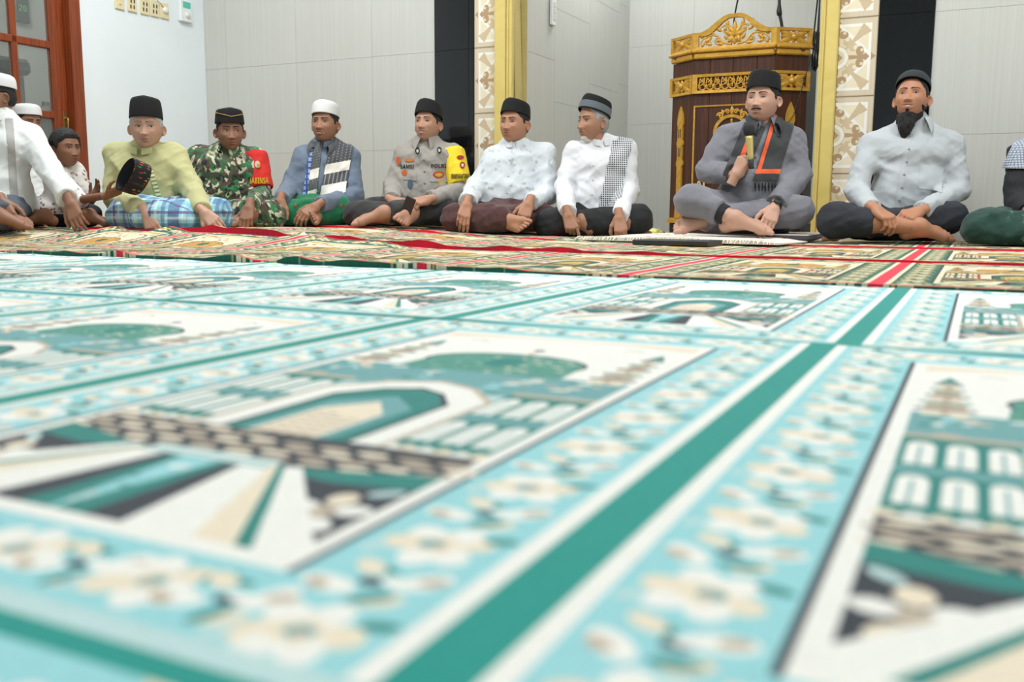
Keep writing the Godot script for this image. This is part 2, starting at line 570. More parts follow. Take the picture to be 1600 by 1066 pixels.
func room() -> void:
	slab("floor", "pale ceramic floor under the prayer carpets", Vector3(-8.5, -0.1, -4.6), Vector3(4.4, 0.0, 8.3), M.ceramic_floor)
	slab("ceiling", "plain white ceiling", Vector3(-8.5, 3.4, -4.6), Vector3(4.4, 3.5, 8.3), M.plaster)
	slab("wall_back", "white wall behind the camera", Vector3(-8.5, 0, -4.7), Vector3(4.4, 3.4, -4.6), M.paint)
	slab("wall_right", "white wall on the open side of the room", Vector3(4.2, 0, -4.6), Vector3(4.35, 3.4, 6.1), M.paint)
	# left wall: painted white, with the door opening
	slab("wall_left", "smooth white painted side wall with the wooden door", Vector3(LEFT_V - 0.15, 0, 4.654), Vector3(LEFT_V, 3.4, 5.85), M.paint)
	slab("wall_left", "white painted wall before the wooden door", Vector3(LEFT_V - 0.15, 0, -4.6), Vector3(LEFT_V, 3.4, 3.0), M.paint)
	slab("wall_left", "white painted wall above the wooden door", Vector3(LEFT_V - 0.15, 2.2, 3.0), Vector3(LEFT_V, 3.4, 4.654), M.paint)
	# front wall
	var ys := steps(0.0, 3.4, 0.61, 0.668)
	var wf := slab("wall_front", "beige tiled front wall beside the prayer niche", Vector3(LEFT_V - 0.15, 0, WALL_U), Vector3(-2.884, 3.4, WALL_U + 0.2), M.grout)
	var c := Vector3((LEFT_V - 0.15 - 2.884) / 2, 1.7, WALL_U + 0.1)
	var xf := Transform3D(Basis.IDENTITY, Vector3(-c.x, -c.y, 0.1))
	tile_field(wf, "wall_tile", steps(LEFT_V, -3.497, -5.41, 0.69), ys, xf, M.tile)
	tile_field(wf, "granite_tile", [-3.497, -3.222, -3.182], steps(0, 3.4, 0.61, 0.668), xf, M.granite, 0.002, 0.014)
	var wr := slab("wall_front", "beige tiled front wall behind the bearded man", Vector3(-0.795, 0, WALL_U), Vector3(4.35, 3.4, WALL_U + 0.2), M.grout)
	c = Vector3((-0.795 + 4.35) / 2, 1.7, WALL_U + 0.1)
	var xr := Transform3D(Basis.IDENTITY, Vector3(-c.x, -c.y, 0.1))
	tile_field(wr, "granite_tile", [-0.584, -0.294], steps(0, 3.4, 0.61, 0.668), xr, M.granite, 0.002, 0.014)
	tile_field(wr, "wall_tile", steps(-0.294, 4.2, 0.396, 0.69), ys, xr, M.tile)
	# patterned ceramic strips
	var pm := tile_print()
	for row in range(-1, 6):
		var y0 := 0.842 + 0.438 * (row - 2)
		var y1 := y0 + 0.438
		if y1 < 0.05 or y0 > 3.35: continue
		var ya := maxf(y0, 0.0); var yb := minf(y1, 3.4)
		for side in 2:
			var x0 := -3.182 if side == 0 else -0.795
			var x1 := -3.009 if side == 0 else -0.584
			var t0 := -3.182 if side == 0 else -0.584 - 0.438
			var mb := MB.new()
			var g := 0.0015
			var zt := 0.010
			var f: Transform3D = xf if side == 0 else xr
			mb.quad(Vector3(x0 + g, ya + g, zt), Vector3(x1 - g, ya + g, zt), Vector3(x1 - g, yb - g, zt), Vector3(x0 + g, yb - g, zt), Rect2((x0 - t0) / 0.438, 1.0 - (yb - y0) / 0.438, (x1 - x0) / 0.438, (yb - ya) / 0.438))
			for e in [[Vector3(x0 + g, ya + g, 0), Vector3(x1 - g, ya + g, 0), Vector3(x1 - g, ya + g, zt), Vector3(x0 + g, ya + g, zt)], [Vector3(x0 + g, yb - g, zt), Vector3(x1 - g, yb - g, zt), Vector3(x1 - g, yb - g, 0), Vector3(x0 + g, yb - g, 0)], [Vector3(x0 + g, ya + g, 0), Vector3(x0 + g, ya + g, zt), Vector3(x0 + g, yb - g, zt), Vector3(x0 + g, yb - g, 0)], [Vector3(x1 - g, ya + g, zt), Vector3(x1 - g, ya + g, 0), Vector3(x1 - g, yb - g, 0), Vector3(x1 - g, yb - g, zt)]]:
				mb.quad(e[0], e[1], e[2], e[3], Rect2(0.01, 0.01, 0.02, 0.02))
			put("patterned_tile", mb.mesh(pm), wf if side == 0 else wr, "cream ceramic tile with brown scroll print" if row == 2 else "", f)

func tile_print() -> StandardMaterial3D:
	var r := Ras.new(512, 512, rgb(203, 187, 160))
	r.s = 512.0
	var beige := rgb(214, 200, 176); var white := rgb(240, 238, 230); var cream := rgb(232, 221, 194); var brown := rgb(178, 150, 118); var tan := rgb(206, 186, 154); var pale := rgb(224, 210, 180)
	r.rect(0.0, 0.0, 1, 1, rgb(190, 172, 146))
	r.rect(0.012, 0.012, 0.988, 0.988, beige)
	for k in 40:
		r.rect(0.012 + 0.024 * k, 0.012, 0.020 + 0.024 * k, 0.988, beige.lerp(tan, 0.25 + 0.25 * sin(k * 2.3)))
	r.rect(0.075, 0.075, 0.925, 0.925, white)
	r.rect(0.11, 0.11, 0.89, 0.89, cream)
	r.poly([[0.5, 0.97], [0.03, 0.5], [0.5, 0.03], [0.97, 0.5]], white)
	r.poly([[0.5, 0.91], [0.09, 0.5], [0.5, 0.09], [0.91, 0.5]], pale)
	for q in 4:
		var a := PI / 2 * q
		var R := func(x: float, y: float) -> Array:
			var p := Vector2(x, y).rotated(a)
			return [0.5 + p.x, 0.5 + p.y]
		# flared diagonal arms
		var d := a + PI / 4
		var arm := []
		for s in [-1.0, 1.0]:
			for k in 9:
				var t := k / 8.0 if s < 0 else 1.0 - k / 8.0
				var p := Vector2(0.13 + 0.40 * t, s * (0.012 + 0.065 * t * t)).rotated(d)
				arm.append([0.5 + p.x, 0.5 + p.y])
		r.poly(arm, tan)
		r.line([arm[2], arm[6]], 0.006, white)
		# scrolls
		for s in [-1.0, 1.0]:
			var c0: Array = R.call(0.20, s * 0.13)
			r.oval(c0[0], c0[1], 0.055, 0.055, tan)
			var c1: Array = R.call(0.235, s * 0.125)
			r.oval(c1[0], c1[1], 0.03, 0.03, cream)
			var c2: Array = R.call(0.29, s * 0.075)
			r.oval(c2[0], c2[1], 0.05, 0.062, brown, a)
			var c3: Array = R.call(0.315, s * 0.088)
			r.oval(c3[0], c3[1], 0.022, 0.022, pale)
		# fleur
		r.poly([R.call(0.14, -0.03), R.call(0.30, -0.018), R.call(0.37, -0.045), R.call(0.41, 0), R.call(0.37, 0.045), R.call(0.30, 0.018), R.call(0.14, 0.03)], brown)
		r.poly([R.call(0.44, -0.04), R.call(0.47, 0), R.call(0.44, 0.04), R.call(0.49, 0)], brown)
		r.poly([R.call(0.43, -0.05), R.call(0.43, 0.05), R.call(0.485, 0)], brown)
	r.oval(0.5, 0.5, 0.155, 0.155, tan)
	r.oval(0.5, 0.5, 0.145, 0.145, white)
	r.oval(0.5, 0.5, 0.10, 0.10, pale)
	r.poly([[0.5, 0.575], [0.425, 0.5], [0.5, 0.425], [0.575, 0.5]], brown)
	var m := StandardMaterial3D.new()
	m.albedo_texture = r.tex()
	m.roughness = 0.25
	return m

func niche() -> void:
	var d := 8.15
	# left cheek of the niche (faces +v), back, right cheek, ceiling, header
	var wl := slab("wall_niche_left", "grey beige tiled side wall inside the prayer niche", Vector3(-3.084, 0, WALL_U + 0.2), Vector3(-2.884, 3.4, d + 0.2), M.grout)
	var cu := (WALL_U + 0.2 + d + 0.2) / 2
	# x along u (away), z out to +v
	var xf := Transform3D(Basis(Vector3(0, 0, 1), Vector3(0, 1, 0), Vector3(1, 0, 0)), Vector3.ZERO)
	# columns of tiles with staggered joints: a local x of t stands for u = cu - t
	var cols := [[WALL_U + 0.2, 6.521, 1.272], [6.521, 7.215, 0.98], [7.215, 7.91, 1.19], [7.91, d, 1.27]]
	for q in cols:
		var ys := steps(0, 3.4, fposmod(q[2], 0.668), 0.668)
		var mb_cache := {}
		for b in ys.size() - 1:
			var w: float = q[1] - q[0]; var h: float = ys[b + 1] - ys[b]
			var key := int(h * 1000)
			if not mb_cache.has(key):
				var mb := MB.new()
				mb.box(Vector3.ZERO, Vector3(0.003, h - 0.002, w - 0.003), 0.0006)
				mb_cache[key] = mb.mesh(M.tile)
			put("wall_tile", mb_cache[key], wl, "", Transform3D(Basis.IDENTITY, Vector3(0.1 + 0.0015, (ys[b] + ys[b + 1]) / 2 - 1.7, cu - (q[0] + q[1]) / 2)))
	var wb := slab("wall_niche_back", "light beige tiled back wall of the prayer niche", Vector3(-2.884, 0, d), Vector3(-0.6, 3.4, d + 0.2), M.grout)
	tile_field(wb, "wall_tile", steps(-2.884, -0.6, -2.3, 0.69), steps(0, 3.4, 0.94, 0.668), Transform3D(Basis.IDENTITY, Vector3(1.742, -1.7, 0.1)), M.tile)
	slab("wall_niche_right", "tiled side wall of the prayer niche behind the pulpit", Vector3(-0.795, 0, WALL_U + 0.2), Vector3(-0.6, 3.4, d), M.tile)
	slab("ceiling_niche", "low white ceiling of the prayer niche", Vector3(-2.884, 2.9, WALL_U), Vector3(-0.795, 3.4, d), M.plaster)
	# gold painted posts with stepped profile
	for q in [["trim_1", -3.009, -2.884, 1.0], ["trim_2", -0.898, -0.795, -1.0]]:
		var mb := MB.new()
		var w: float = q[2] - q[1]
		var s: float = q[3]
		mb.box(Vector3(0, 1.7, 0), Vector3(w, 3.4, 0.24), 0.004)
		mb.box(Vector3(-s * w * 0.16, 1.7, 0.125), Vector3(w * 0.66, 3.4, 0.02), 0.005)
		mb.box(Vector3(s * w * 0.27, 1.7, 0.124), Vector3(w * 0.12, 3.4, 0.012), 0.004)
		var o := put(q[0], mb.mesh(M.gold_paint), self, "", Transform3D(RB, W((q[1] + q[2]) / 2, WALL_U + 0.085, 0)))
		tag(o, "gold painted post on the pulpit side of the niche" if s < 0 else "gold painted post behind the man in white batik", "", "", "structure")

func door() -> void:
	# frame round the opening, in room axes; local x = -u (to the right seen from the room), z = +v
	var t := thing("door_1", "brown varnished wooden door with glass panes in its frame", "", Transform3D(Basis(UD, Vector3.UP, VD), W(LEFT_V, 0, 0)), "", "structure")
	var fr := MB.new()
	fr.box(Vector3(4.615, 1.1, -0.05), Vector3(0.078, 2.2, 0.16), 0.006)
	fr.box(Vector3(3.04, 1.1, -0.05), Vector3(0.078, 2.2, 0.16), 0.006)
	fr.box(Vector3(3.83, 2.16, -0.05), Vector3(1.5, 0.08, 0.16), 0.006)
	put("frame", fr.mesh(M.door_wood), t)
	var stop := MB.new()
	stop.box(Vector3(4.655, 1.1, 0.012), Vector3(0.02, 2.24, 0.03), 0.004)
	put("door_stop", stop.mesh(M.door_wood), t)
	for leaf in 2:
		var x1 := 4.574 if leaf == 0 else 3.827
		var x0 := x1 - 0.745
		var l := MB.new()
		var zc := -0.06
		var th := 0.04
		l.box(Vector3(x1 - 0.055, 1.06, zc), Vector3(0.11, 2.1, th), 0.004)
		l.box(Vector3(x0 + 0.055, 1.06, zc), Vector3(0.11, 2.1, th), 0.004)
		l.box(Vector3((x0 + x1) / 2, 2.05, zc), Vector3(0.525, 0.12, th), 0.004)
		l.box(Vector3((x0 + x1) / 2, 0.11, zc), Vector3(0.525, 0.2, th), 0.004)
		for y in [1.705, 1.265, 0.805]:
			l.box(Vector3((x0 + x1) / 2, y, zc), Vector3(0.525, 0.05, th), 0.006)
		l.box(Vector3((x0 + x1) / 2, 1.1, zc), Vector3(0.045, 1.9, th), 0.006)
		var lf := put("door_leaf", l.mesh(M.door_wood), t)
		var xs := [x0 + 0.11, (x0 + x1) / 2 - 0.022, (x0 + x1) / 2 + 0.022, x1 - 0.11]
		var ys := [[0.21, 0.78], [0.83, 1.24], [1.29, 1.68], [1.73, 1.99]]
		for y in ys:
			for c in 2:
				var g := MB.new()
				g.box(Vector3((xs[c * 2] + xs[c * 2 + 1]) / 2, (y[0] + y[1]) / 2, zc), Vector3(xs[c * 2 + 1] - xs[c * 2] + 0.01, y[1] - y[0] + 0.01, 0.004))
				put("pane", g.mesh(M.glass), lf)
		if leaf == 0:
			var hb := MB.new()
			hb.box(Vector3(x1 - 0.03, 0.76, zc + 0.023), Vector3(0.03, 0.16, 0.006), 0.002)
			hb.tube(PackedVector3Array([Vector3(x1 - 0.03, 0.79, zc + 0.02), Vector3(x1 - 0.03, 0.79, zc + 0.05), Vector3(x1 - 0.034, 0.78, zc + 0.056), Vector3(x1 - 0.036, 0.70, zc + 0.05)]), PackedFloat32Array([0.008, 0.008, 0.009, 0.007]))
			put("handle", hb.mesh(mat(rgb(178, 150, 90), 0.3, 0.9)), lf, "brass lever handle")
	# the room beyond the glass
	slab("wall_porch", "pale wall of the porch seen through the door panes", Vector3(-8.5, 0, 6.0), Vector3(-8.4, 3.4, 8.3), mat(rgb(176, 177, 166), 0.8))
	slab("wall_porch", "pale grey wall of the porch beyond the door", Vector3(-8.5, 0, -4.6), Vector3(-8.4, 3.4, 6.0), mat(rgb(172, 172, 160), 0.8))
	slab("wall_porch", "end wall of the porch", Vector3(-8.4, 0, 8.1), Vector3(-5.78, 3.4, 8.2), M.plaster)
	var lt := thing("porch_lamp", "round white lamp on the porch ceiling", "ceiling light", Transform3D(RB, W(-7.0, 4.6, 3.4)))
	var lb := MB.new()
	lb.lathe(PackedVector2Array([Vector2(0, -0.06), Vector2(0.12, -0.05), Vector2(0.16, -0.02), Vector2(0.16, 0)]), Transform3D.IDENTITY, 24)
	var gm := mat(Color(0.95, 0.95, 0.93))
	gm.emission_enabled = true
	gm.emission = Color(1, 0.97, 0.92)
	gm.emission_energy_multiplier = 2.0
	put("shade", lb.mesh(gm), lt)
	var ol := OmniLight3D.new()
	ol.name = "porch_bulb"
	ol.light_energy = 1.6
	ol.light_size = 0.15
	ol.omni_range = 20.0
	ol.omni_attenuation = 2.0
	ol.shadow_enabled = true
	lt.add_child(ol, true)
	ol.position = Vector3(0, -0.25, 0)
	# dark pump cabinet and a wall clock with green digits seen through the panes
	var cb := thing("cabinet", "dark grey cabinet with wide top seen through the door glass", "cabinet", Transform3D(RB, W(-7.25, 4.97, 0)))
	var b1 := MB.new()
	b1.box(Vector3(0, 0.625, 0), Vector3(0.5, 1.25, 0.58), 0.02)
	put("body", b1.mesh(mat(rgb(60, 60, 57), 0.7)), cb)
	var b2 := MB.new()
	b2.box(Vector3(0, 1.305, 0), Vector3(0.56, 0.125, 0.68), 0.03)
	put("top", b2.mesh(mat(rgb(56, 56, 54), 0.7)), cb)
	var tk := thing("water_tank", "low rounded grey tank beside the cabinet behind glass", "tank", Transform3D(RB, W(-7.0, 5.43, 0)))
	var tb := MB.new()
	tb.lathe(PackedVector2Array([Vector2(0.13, 0.0), Vector2(0.14, 0.05), Vector2(0.14, 0.90), Vector2(0.12, 0.97), Vector2(0.07, 1.01), Vector2(0.0, 1.02)]), Transform3D.IDENTITY, 28)
	put("body", tb.mesh(mat(rgb(88, 89, 84), 0.6)), tk)
	var kb := MB.new()
	kb.lathe(PackedVector2Array([Vector2(0.03, 1.0), Vector2(0.03, 1.05), Vector2(0.0, 1.055)]), Transform3D.IDENTITY, 14)
	put("lid_knob", kb.mesh(mat(rgb(80, 80, 78), 0.6)), tk)
	var ck := thing("digital_clock", "black wall clock with green digits behind the door glass", "clock", Transform3D(Basis(UD, Vector3.UP, VD), W(-8.37, 6.29, 2.10)))
	var c1 := MB.new()
	c1.box(Vector3(0, 0.06, 0), Vector3(0.15, 0.44, 0.05), 0.008)
	put("case", c1.mesh(mat(rgb(30, 34, 33), 0.4)), ck)
	var em := mat(rgb(40, 90, 40), 0.5)
	em.emission_enabled = true
	em.emission = rgb(90, 190, 70)
	em.emission_energy_multiplier = 0.5
	for q in [["20", -0.03, 0.055], ["09", 0.13, 0.05]]:
		var tm := TextMesh.new()
		tm.text = q[0]
		tm.font = sys_font("Droid Sans Mono")
		tm.font_size = 32
		tm.pixel_size = q[2] / 24.0
		tm.depth = 0.004
		tm.material = em
		put("display_digit", tm, ck, "", Transform3D(Basis.IDENTITY, Vector3(0, q[1], 0.028)))

func sys_font(n: String) -> SystemFont:
	var f := SystemFont.new()
	f.font_names = PackedStringArray([n])
	f.font_weight = 700
	return f

func ramp(a: float, b: float, x: float) -> float:
	return smoothstep(0.0, 1.0, clampf((x - a) / (b - a), 0, 1))

# how high the rucked-up red carpets lie, in room axes
func heap(v: float, u: float) -> float:
	return 0.05 * ramp(-1.9, -3.5, v) * ramp(2.98, 3.42, u)

func ground(p: Vector3) -> float:
	var u := p.dot(UD)
	return heap(p.dot(VD), u) + 0.013 + (0.013 if u > 3.5 else 0.006) + (0.008 if u > 4.6 else 0.0)

func rug_print(green: bool) -> StandardMaterial3D:
	var s := 807.0
	var field := rgb(150, 208, 214) if green else rgb(31, 91, 75)
	var r := Ras.new(512, 872, field)
	r.s = s
	r.ox = -0.317
	var stripe := rgb(34, 146, 136) if green else rgb(218, 44, 68)
	var white := rgb(237, 236, 230) if green else rgb(214, 203, 175)
	var cream := rgb(232, 219, 196) if green else rgb(190, 167, 96)
	var beige := rgb(192, 177, 158) if green else rgb(148, 120, 47)
	var dark := rgb(55, 60, 69) if green else rgb(58, 45, 47)
	var teal := rgb(42, 128, 121) if green else rgb(31, 89, 71)
	var mid := rgb(108, 161, 164) if green else rgb(140, 126, 63)
	var pale := rgb(186, 214, 214) if green else rgb(172, 152, 100)
	var dome := rgb(82, 147, 131) if green else rgb(190, 138, 59)
	var warm := rgb(183, 155, 130) if green else rgb(181, 44, 51)
	var rng := RandomNumberGenerator.new()
	rng.seed = 5 if green else 9
	# woven borders: rosettes and leaves
	var motif := func(x: float, y: float, k: int, turn: float) -> void:
		if k % 2 == 0:
			for q in 6:
				var a := TAU * q / 6 + turn + rng.randf_range(-0.2, 0.2)
				r.oval(x + cos(a) * 0.019, y + sin(a) * 0.018, 0.014, 0.011, white if q % 3 else cream, a)
			r.oval(x, y, 0.014, 0.012, cream, turn, 5, 0.12)
			r.oval(x + rng.randf_range(-0.004, 0.004), y, 0.008, 0.006, mid, turn)
			r.oval(x + 0.003, y - 0.002, 0.004, 0.003, beige)
			r.oval(x + 0.030, y + 0.019, 0.010, 0.005, teal, turn)
			r.oval(x - 0.031, y - 0.016, 0.009, 0.005, pale, turn + 1.0)
		else:
			for q in [-1.0, 1.0]:
				r.oval(x + q * 0.021, y + q * 0.010, 0.017, 0.009, white, q * 0.5 + turn)
				r.oval(x + q * 0.026, y + q * 0.012, 0.008, 0.005, beige, q * 0.5)
				r.oval(x - q * 0.014, y + q * 0.017, 0.012, 0.007, cream, -q * 0.6)
				r.oval(x + q * 0.008, y - q * 0.016, 0.012, 0.0045, teal, 0.4 * q + turn)
			r.oval(x + rng.randf_range(-0.004, 0.004), y, 0.008, 0.005, dark)
			r.oval(x + 0.008, y + 0.005, 0.008, 0.005, white)
	for k in 18:
		for sd in [-1.0, 1.0]:
			motif.call(sd * 0.244, 0.055 + 0.0586 * k, k, 0.3 * sd)
	for k in 9:
		motif.call(-0.19 + 0.0475 * k, 0.066, k + 1, 0.8)
		motif.call(-0.19 + 0.0475 * k, 1.018, k, 0.8)
	# frame lines
	for sd in [-1.0, 1.0]:
		r.rect(minf(sd * 0.2, sd * 0.195), 0.105, maxf(sd * 0.2, sd * 0.195), 0.965, dark)
		r.rect(minf(sd * 0.286, sd * 0.3), 0, maxf(sd * 0.286, sd * 0.3), 1.08, white)
	# the picture
	r.rect(-0.195, 0.105, 0.195, 0.965, white)
	r.rect(-0.182, 0.122, 0.182, 0.945, pale)
	# sky with a domed top
	r.rect(-0.182, 0.62, 0.182, 0.945, white)
	r.poly([[-0.182, 0.945], [-0.182, 0.905], [-0.09, 0.93], [0, 0.935], [0.09, 0.93], [0.182, 0.905], [0.182, 0.945]], cream)
	for q in [-1.0, 1.0]:
		r.line([[q * 0.10, 0.885], [q * 0.112, 0.892], [q * 0.124, 0.885]], 0.004, beige)
	# buildings behind
	r.rect(-0.182, 0.55, 0.182, 0.665, mid if green else pale)
	for k in 46:
		var x := rng.randf_range(-0.18, 0.18); var y := rng.randf_range(0.555, 0.66)
		r.oval(x, y, rng.randf_range(0.004, 0.013), rng.randf_range(0.003, 0.006), [field, white, cream, beige, teal][k % 5], rng.randf_range(-0.6, 0.6))
	if not green:
		for k in 60:
			r.oval(rng.randf_range(-0.17, 0.17), rng.randf_range(0.56, 0.92), rng.randf_range(0.006, 0.018), rng.randf_range(0.004, 0.009), [beige, dark, stripe, teal, beige, mid][k % 6], rng.randf_range(-0.8, 0.8))
	# dome with crown
	r.oval(0, 0.735, 0.104, 0.066, dark)
	r.oval(0, 0.735, 0.1, 0.062, dome)
	r.rect(-0.104, 0.66, 0.104, 0.71, white)
	r.poly([[-0.1, 0.715], [-0.104, 0.66], [0.104, 0.66], [0.1, 0.715]], dome)
	for k in 70:
		var a := rng.randf_range(-0.09, 0.09); var y := rng.randf_range(0.665, 0.785)
		if Vector2(a / 0.1, (y - 0.735) / 0.062).length() < 0.95 or y < 0.72: r.oval(a, y, 0.006, 0.0025, [cream, teal, dome.lightened(0.25)][k % 3])
	r.oval(0.0, 0.735, 0.022, 0.034, teal)
	r.line([[0, 0.79], [0, 0.835]], 0.005, beige)
	r.oval(0, 0.838, 0.007, 0.007, dark)
	# minarets
	for q in [-1.0, 1.0]:
		var x: float = q * 0.155
		for k in 5:
			r.rect(x - 0.020 + 0.0028 * k, 0.655 + 0.034 * k, x + 0.020 - 0.0028 * k, 0.682 + 0.034 * k, cream if k % 2 == 0 else beige)
			r.rect(x - 0.026 + 0.003 * k, 0.680 + 0.034 * k, x + 0.026 - 0.003 * k, 0.689 + 0.034 * k, dark if k % 2 == 0 else teal)
			r.rect(x - 0.004, 0.660 + 0.034 * k, x + 0.004, 0.674 + 0.034 * k, warm)
		r.poly([[x - 0.012, 0.83], [x + 0.012, 0.83], [x, 0.868]], teal)
	# side galleries with arched windows
	for q in [-1.0, 1.0]:
		var x0: float = q * 0.182; var x1: float = q * 0.096
		r.rect(minf(x0, x1), 0.335, maxf(x0, x1), 0.565, teal)
		r.rect(minf(x0, x1), 0.444, maxf(x0, x1), 0.462, mid if green else warm)
		r.rect(minf(x0, x1), 0.56, maxf(x0, x1), 0.572, beige)
		for row in 2:
			for k in 3:
				var x: float = q * (0.110 + 0.0285 * k)
				var y := 0.365 + 0.105 * row
				r.rect(x - 0.0105, y, x + 0.0105, y + 0.06, white)
				r.oval(x, y + 0.06, 0.0105, 0.013, white)
				r.rect(x - 0.0012, y, x + 0.0012, y + 0.06, mid if green else dark)
		for k in 6:
			r.oval(q * (0.100 + 0.0155 * k), 0.338, 0.0078, 0.012, white if k % 2 == 0 else cream)
	# portal
	r.poly([[-0.098, 0.30], [-0.098, 0.52], [-0.05, 0.575], [0, 0.597], [0.05, 0.575], [0.098, 0.52], [0.098, 0.30]], warm if not green else beige)
	r.poly([[-0.092, 0.30], [-0.092, 0.515], [-0.048, 0.567], [0, 0.588], [0.048, 0.567], [0.092, 0.515], [0.092, 0.30]], white)
	r.poly([[-0.066, 0.30], [-0.066, 0.49], [-0.035, 0.535], [0, 0.553], [0.035, 0.535], [0.066, 0.49], [0.066, 0.30]], dark)
	r.poly([[-0.061, 0.30], [-0.061, 0.486], [-0.033, 0.53], [0, 0.547], [0.033, 0.53], [0.061, 0.486], [0.061, 0.30]], teal)
	r.poly([[-0.045, 0.30], [-0.045, 0.46], [0, 0.505], [0.045, 0.46], [0.045, 0.30]], mid)
	r.poly([[-0.034, 0.30], [-0.034, 0.43], [0, 0.476], [0.034, 0.43], [0.034, 0.30]], cream)
	for k in 34:
		r.rect(-0.03 + 0.0155 * (k % 4), 0.31 + 0.0125 * (k / 4), -0.019 + 0.0155 * (k % 4), 0.317 + 0.0125 * (k / 4), beige)
	# stone court
	r.poly([[-0.182, 0.335], [-0.182, 0.27], [-0.06, 0.245], [0.06, 0.245], [0.182, 0.29], [0.182, 0.335]], dark)
	for k in 60:
		var x := -0.175 + 0.035 * (k % 11) + (0.012 if (k / 11) % 2 else 0.0); var y := 0.258 + 0.0135 * (k / 11)
		if y > 0.25 + absf(x) * 0.12: r.oval(x, y, 0.014, 0.0055, [beige, cream, beige.darkened(0.12)][k % 3], 0.0)
	# lawns, roads and corner flowers
	r.rect(-0.182, 0.122, 0.182, 0.25, field if green else teal)
	for k in 40:
		r.oval(rng.randf_range(-0.17, 0.1), rng.randf_range(0.13, 0.235), 0.009, 0.004, [pale, white, mid][k % 3], rng.randf_range(-0.4, 0.4))
	for q in [-1.0, 1.0]:
		r.poly([[q * 0.182, 0.122], [q * 0.182, 0.285], [q * 0.09, 0.262], [q * 0.052, 0.25], [q * 0.10, 0.122]], dark)
		r.poly([[q * 0.182, 0.25], [q * 0.182, 0.285], [q * 0.09, 0.262], [q * 0.06, 0.25], [q * 0.12, 0.24]], teal)
		var fx: float = q * 0.152; var fy := 0.188
		for k in 5:
			var a := TAU * k / 5 + 0.4
			r.oval(fx + cos(a) * 0.018, fy + sin(a) * 0.026, 0.013, 0.010, white if k % 2 == 0 else cream, a)
		r.oval(fx, fy, 0.009, 0.011, beige)
		r.oval(fx + q * 0.016, fy + 0.048, 0.013, 0.006, pale, q * 0.7)
		r.poly([[q * 0.002, 0.122], [q * 0.028, 0.122], [q * 0.03, 0.25], [q * 0.018, 0.25]], teal)
		r.poly([[q * 0.028, 0.122], [q * 0.062, 0.122], [q * 0.036, 0.25], [q * 0.026, 0.25]], dark)
		r.poly([[q * 0.060, 0.122], [q * 0.115, 0.122], [q * 0.055, 0.262], [q * 0.034, 0.262]], white)
		r.poly([[q * 0.115, 0.122], [q * 0.150, 0.122], [q * 0.062, 0.258], [q * 0.055, 0.262]], cream)
		r.poly([[q * 0.146, 0.122], [q * 0.160, 0.122], [q * 0.068, 0.258], [q * 0.062, 0.258]], teal)
		r.poly([[q * 0.158, 0.122], [q * 0.182, 0.122], [q * 0.182, 0.145], [q * 0.080, 0.262], [q * 0.068, 0.258]], white)
	r.rect(-0.06, 0.246, 0.06, 0.268, pale)
	for k in 5: r.rect(-0.06, 0.247 + 0.0045 * k, 0.06, 0.249 + 0.0045 * k, white if k % 2 else mid)
	# dividing stripes
	r.rect(-0.317, 0.012, 0.317, 0.030, pale)
	r.rect(-0.317, 0, 0.317, 0.012, stripe)
	r.rect(-0.317, 1.071, 0.317, 1.08, stripe)
	r.rect(-0.317, 0, -0.3, 1.08, stripe)
	r.rect(0.3, 0, 0.317, 1.08, stripe)
	# knots of the weave: single stitches a little lighter or darker
	for y in 872:
		for x in range(y % 2, 512, 2):
			if rng.randf() < 0.45:
				var c := r.im.get_pixel(x, y)
				r.im.set_pixel(x, y, c.lightened(0.07) if rng.randf() < 0.5 else c.darkened(0.08))
	var m := StandardMaterial3D.new()
	m.albedo_texture = r.tex()
	m.roughness = 1.0
	m.rim_enabled = true
	m.rim = 0.35
	m.rim_tint = 0.7
	m.metallic_specular = 0.2
	return m

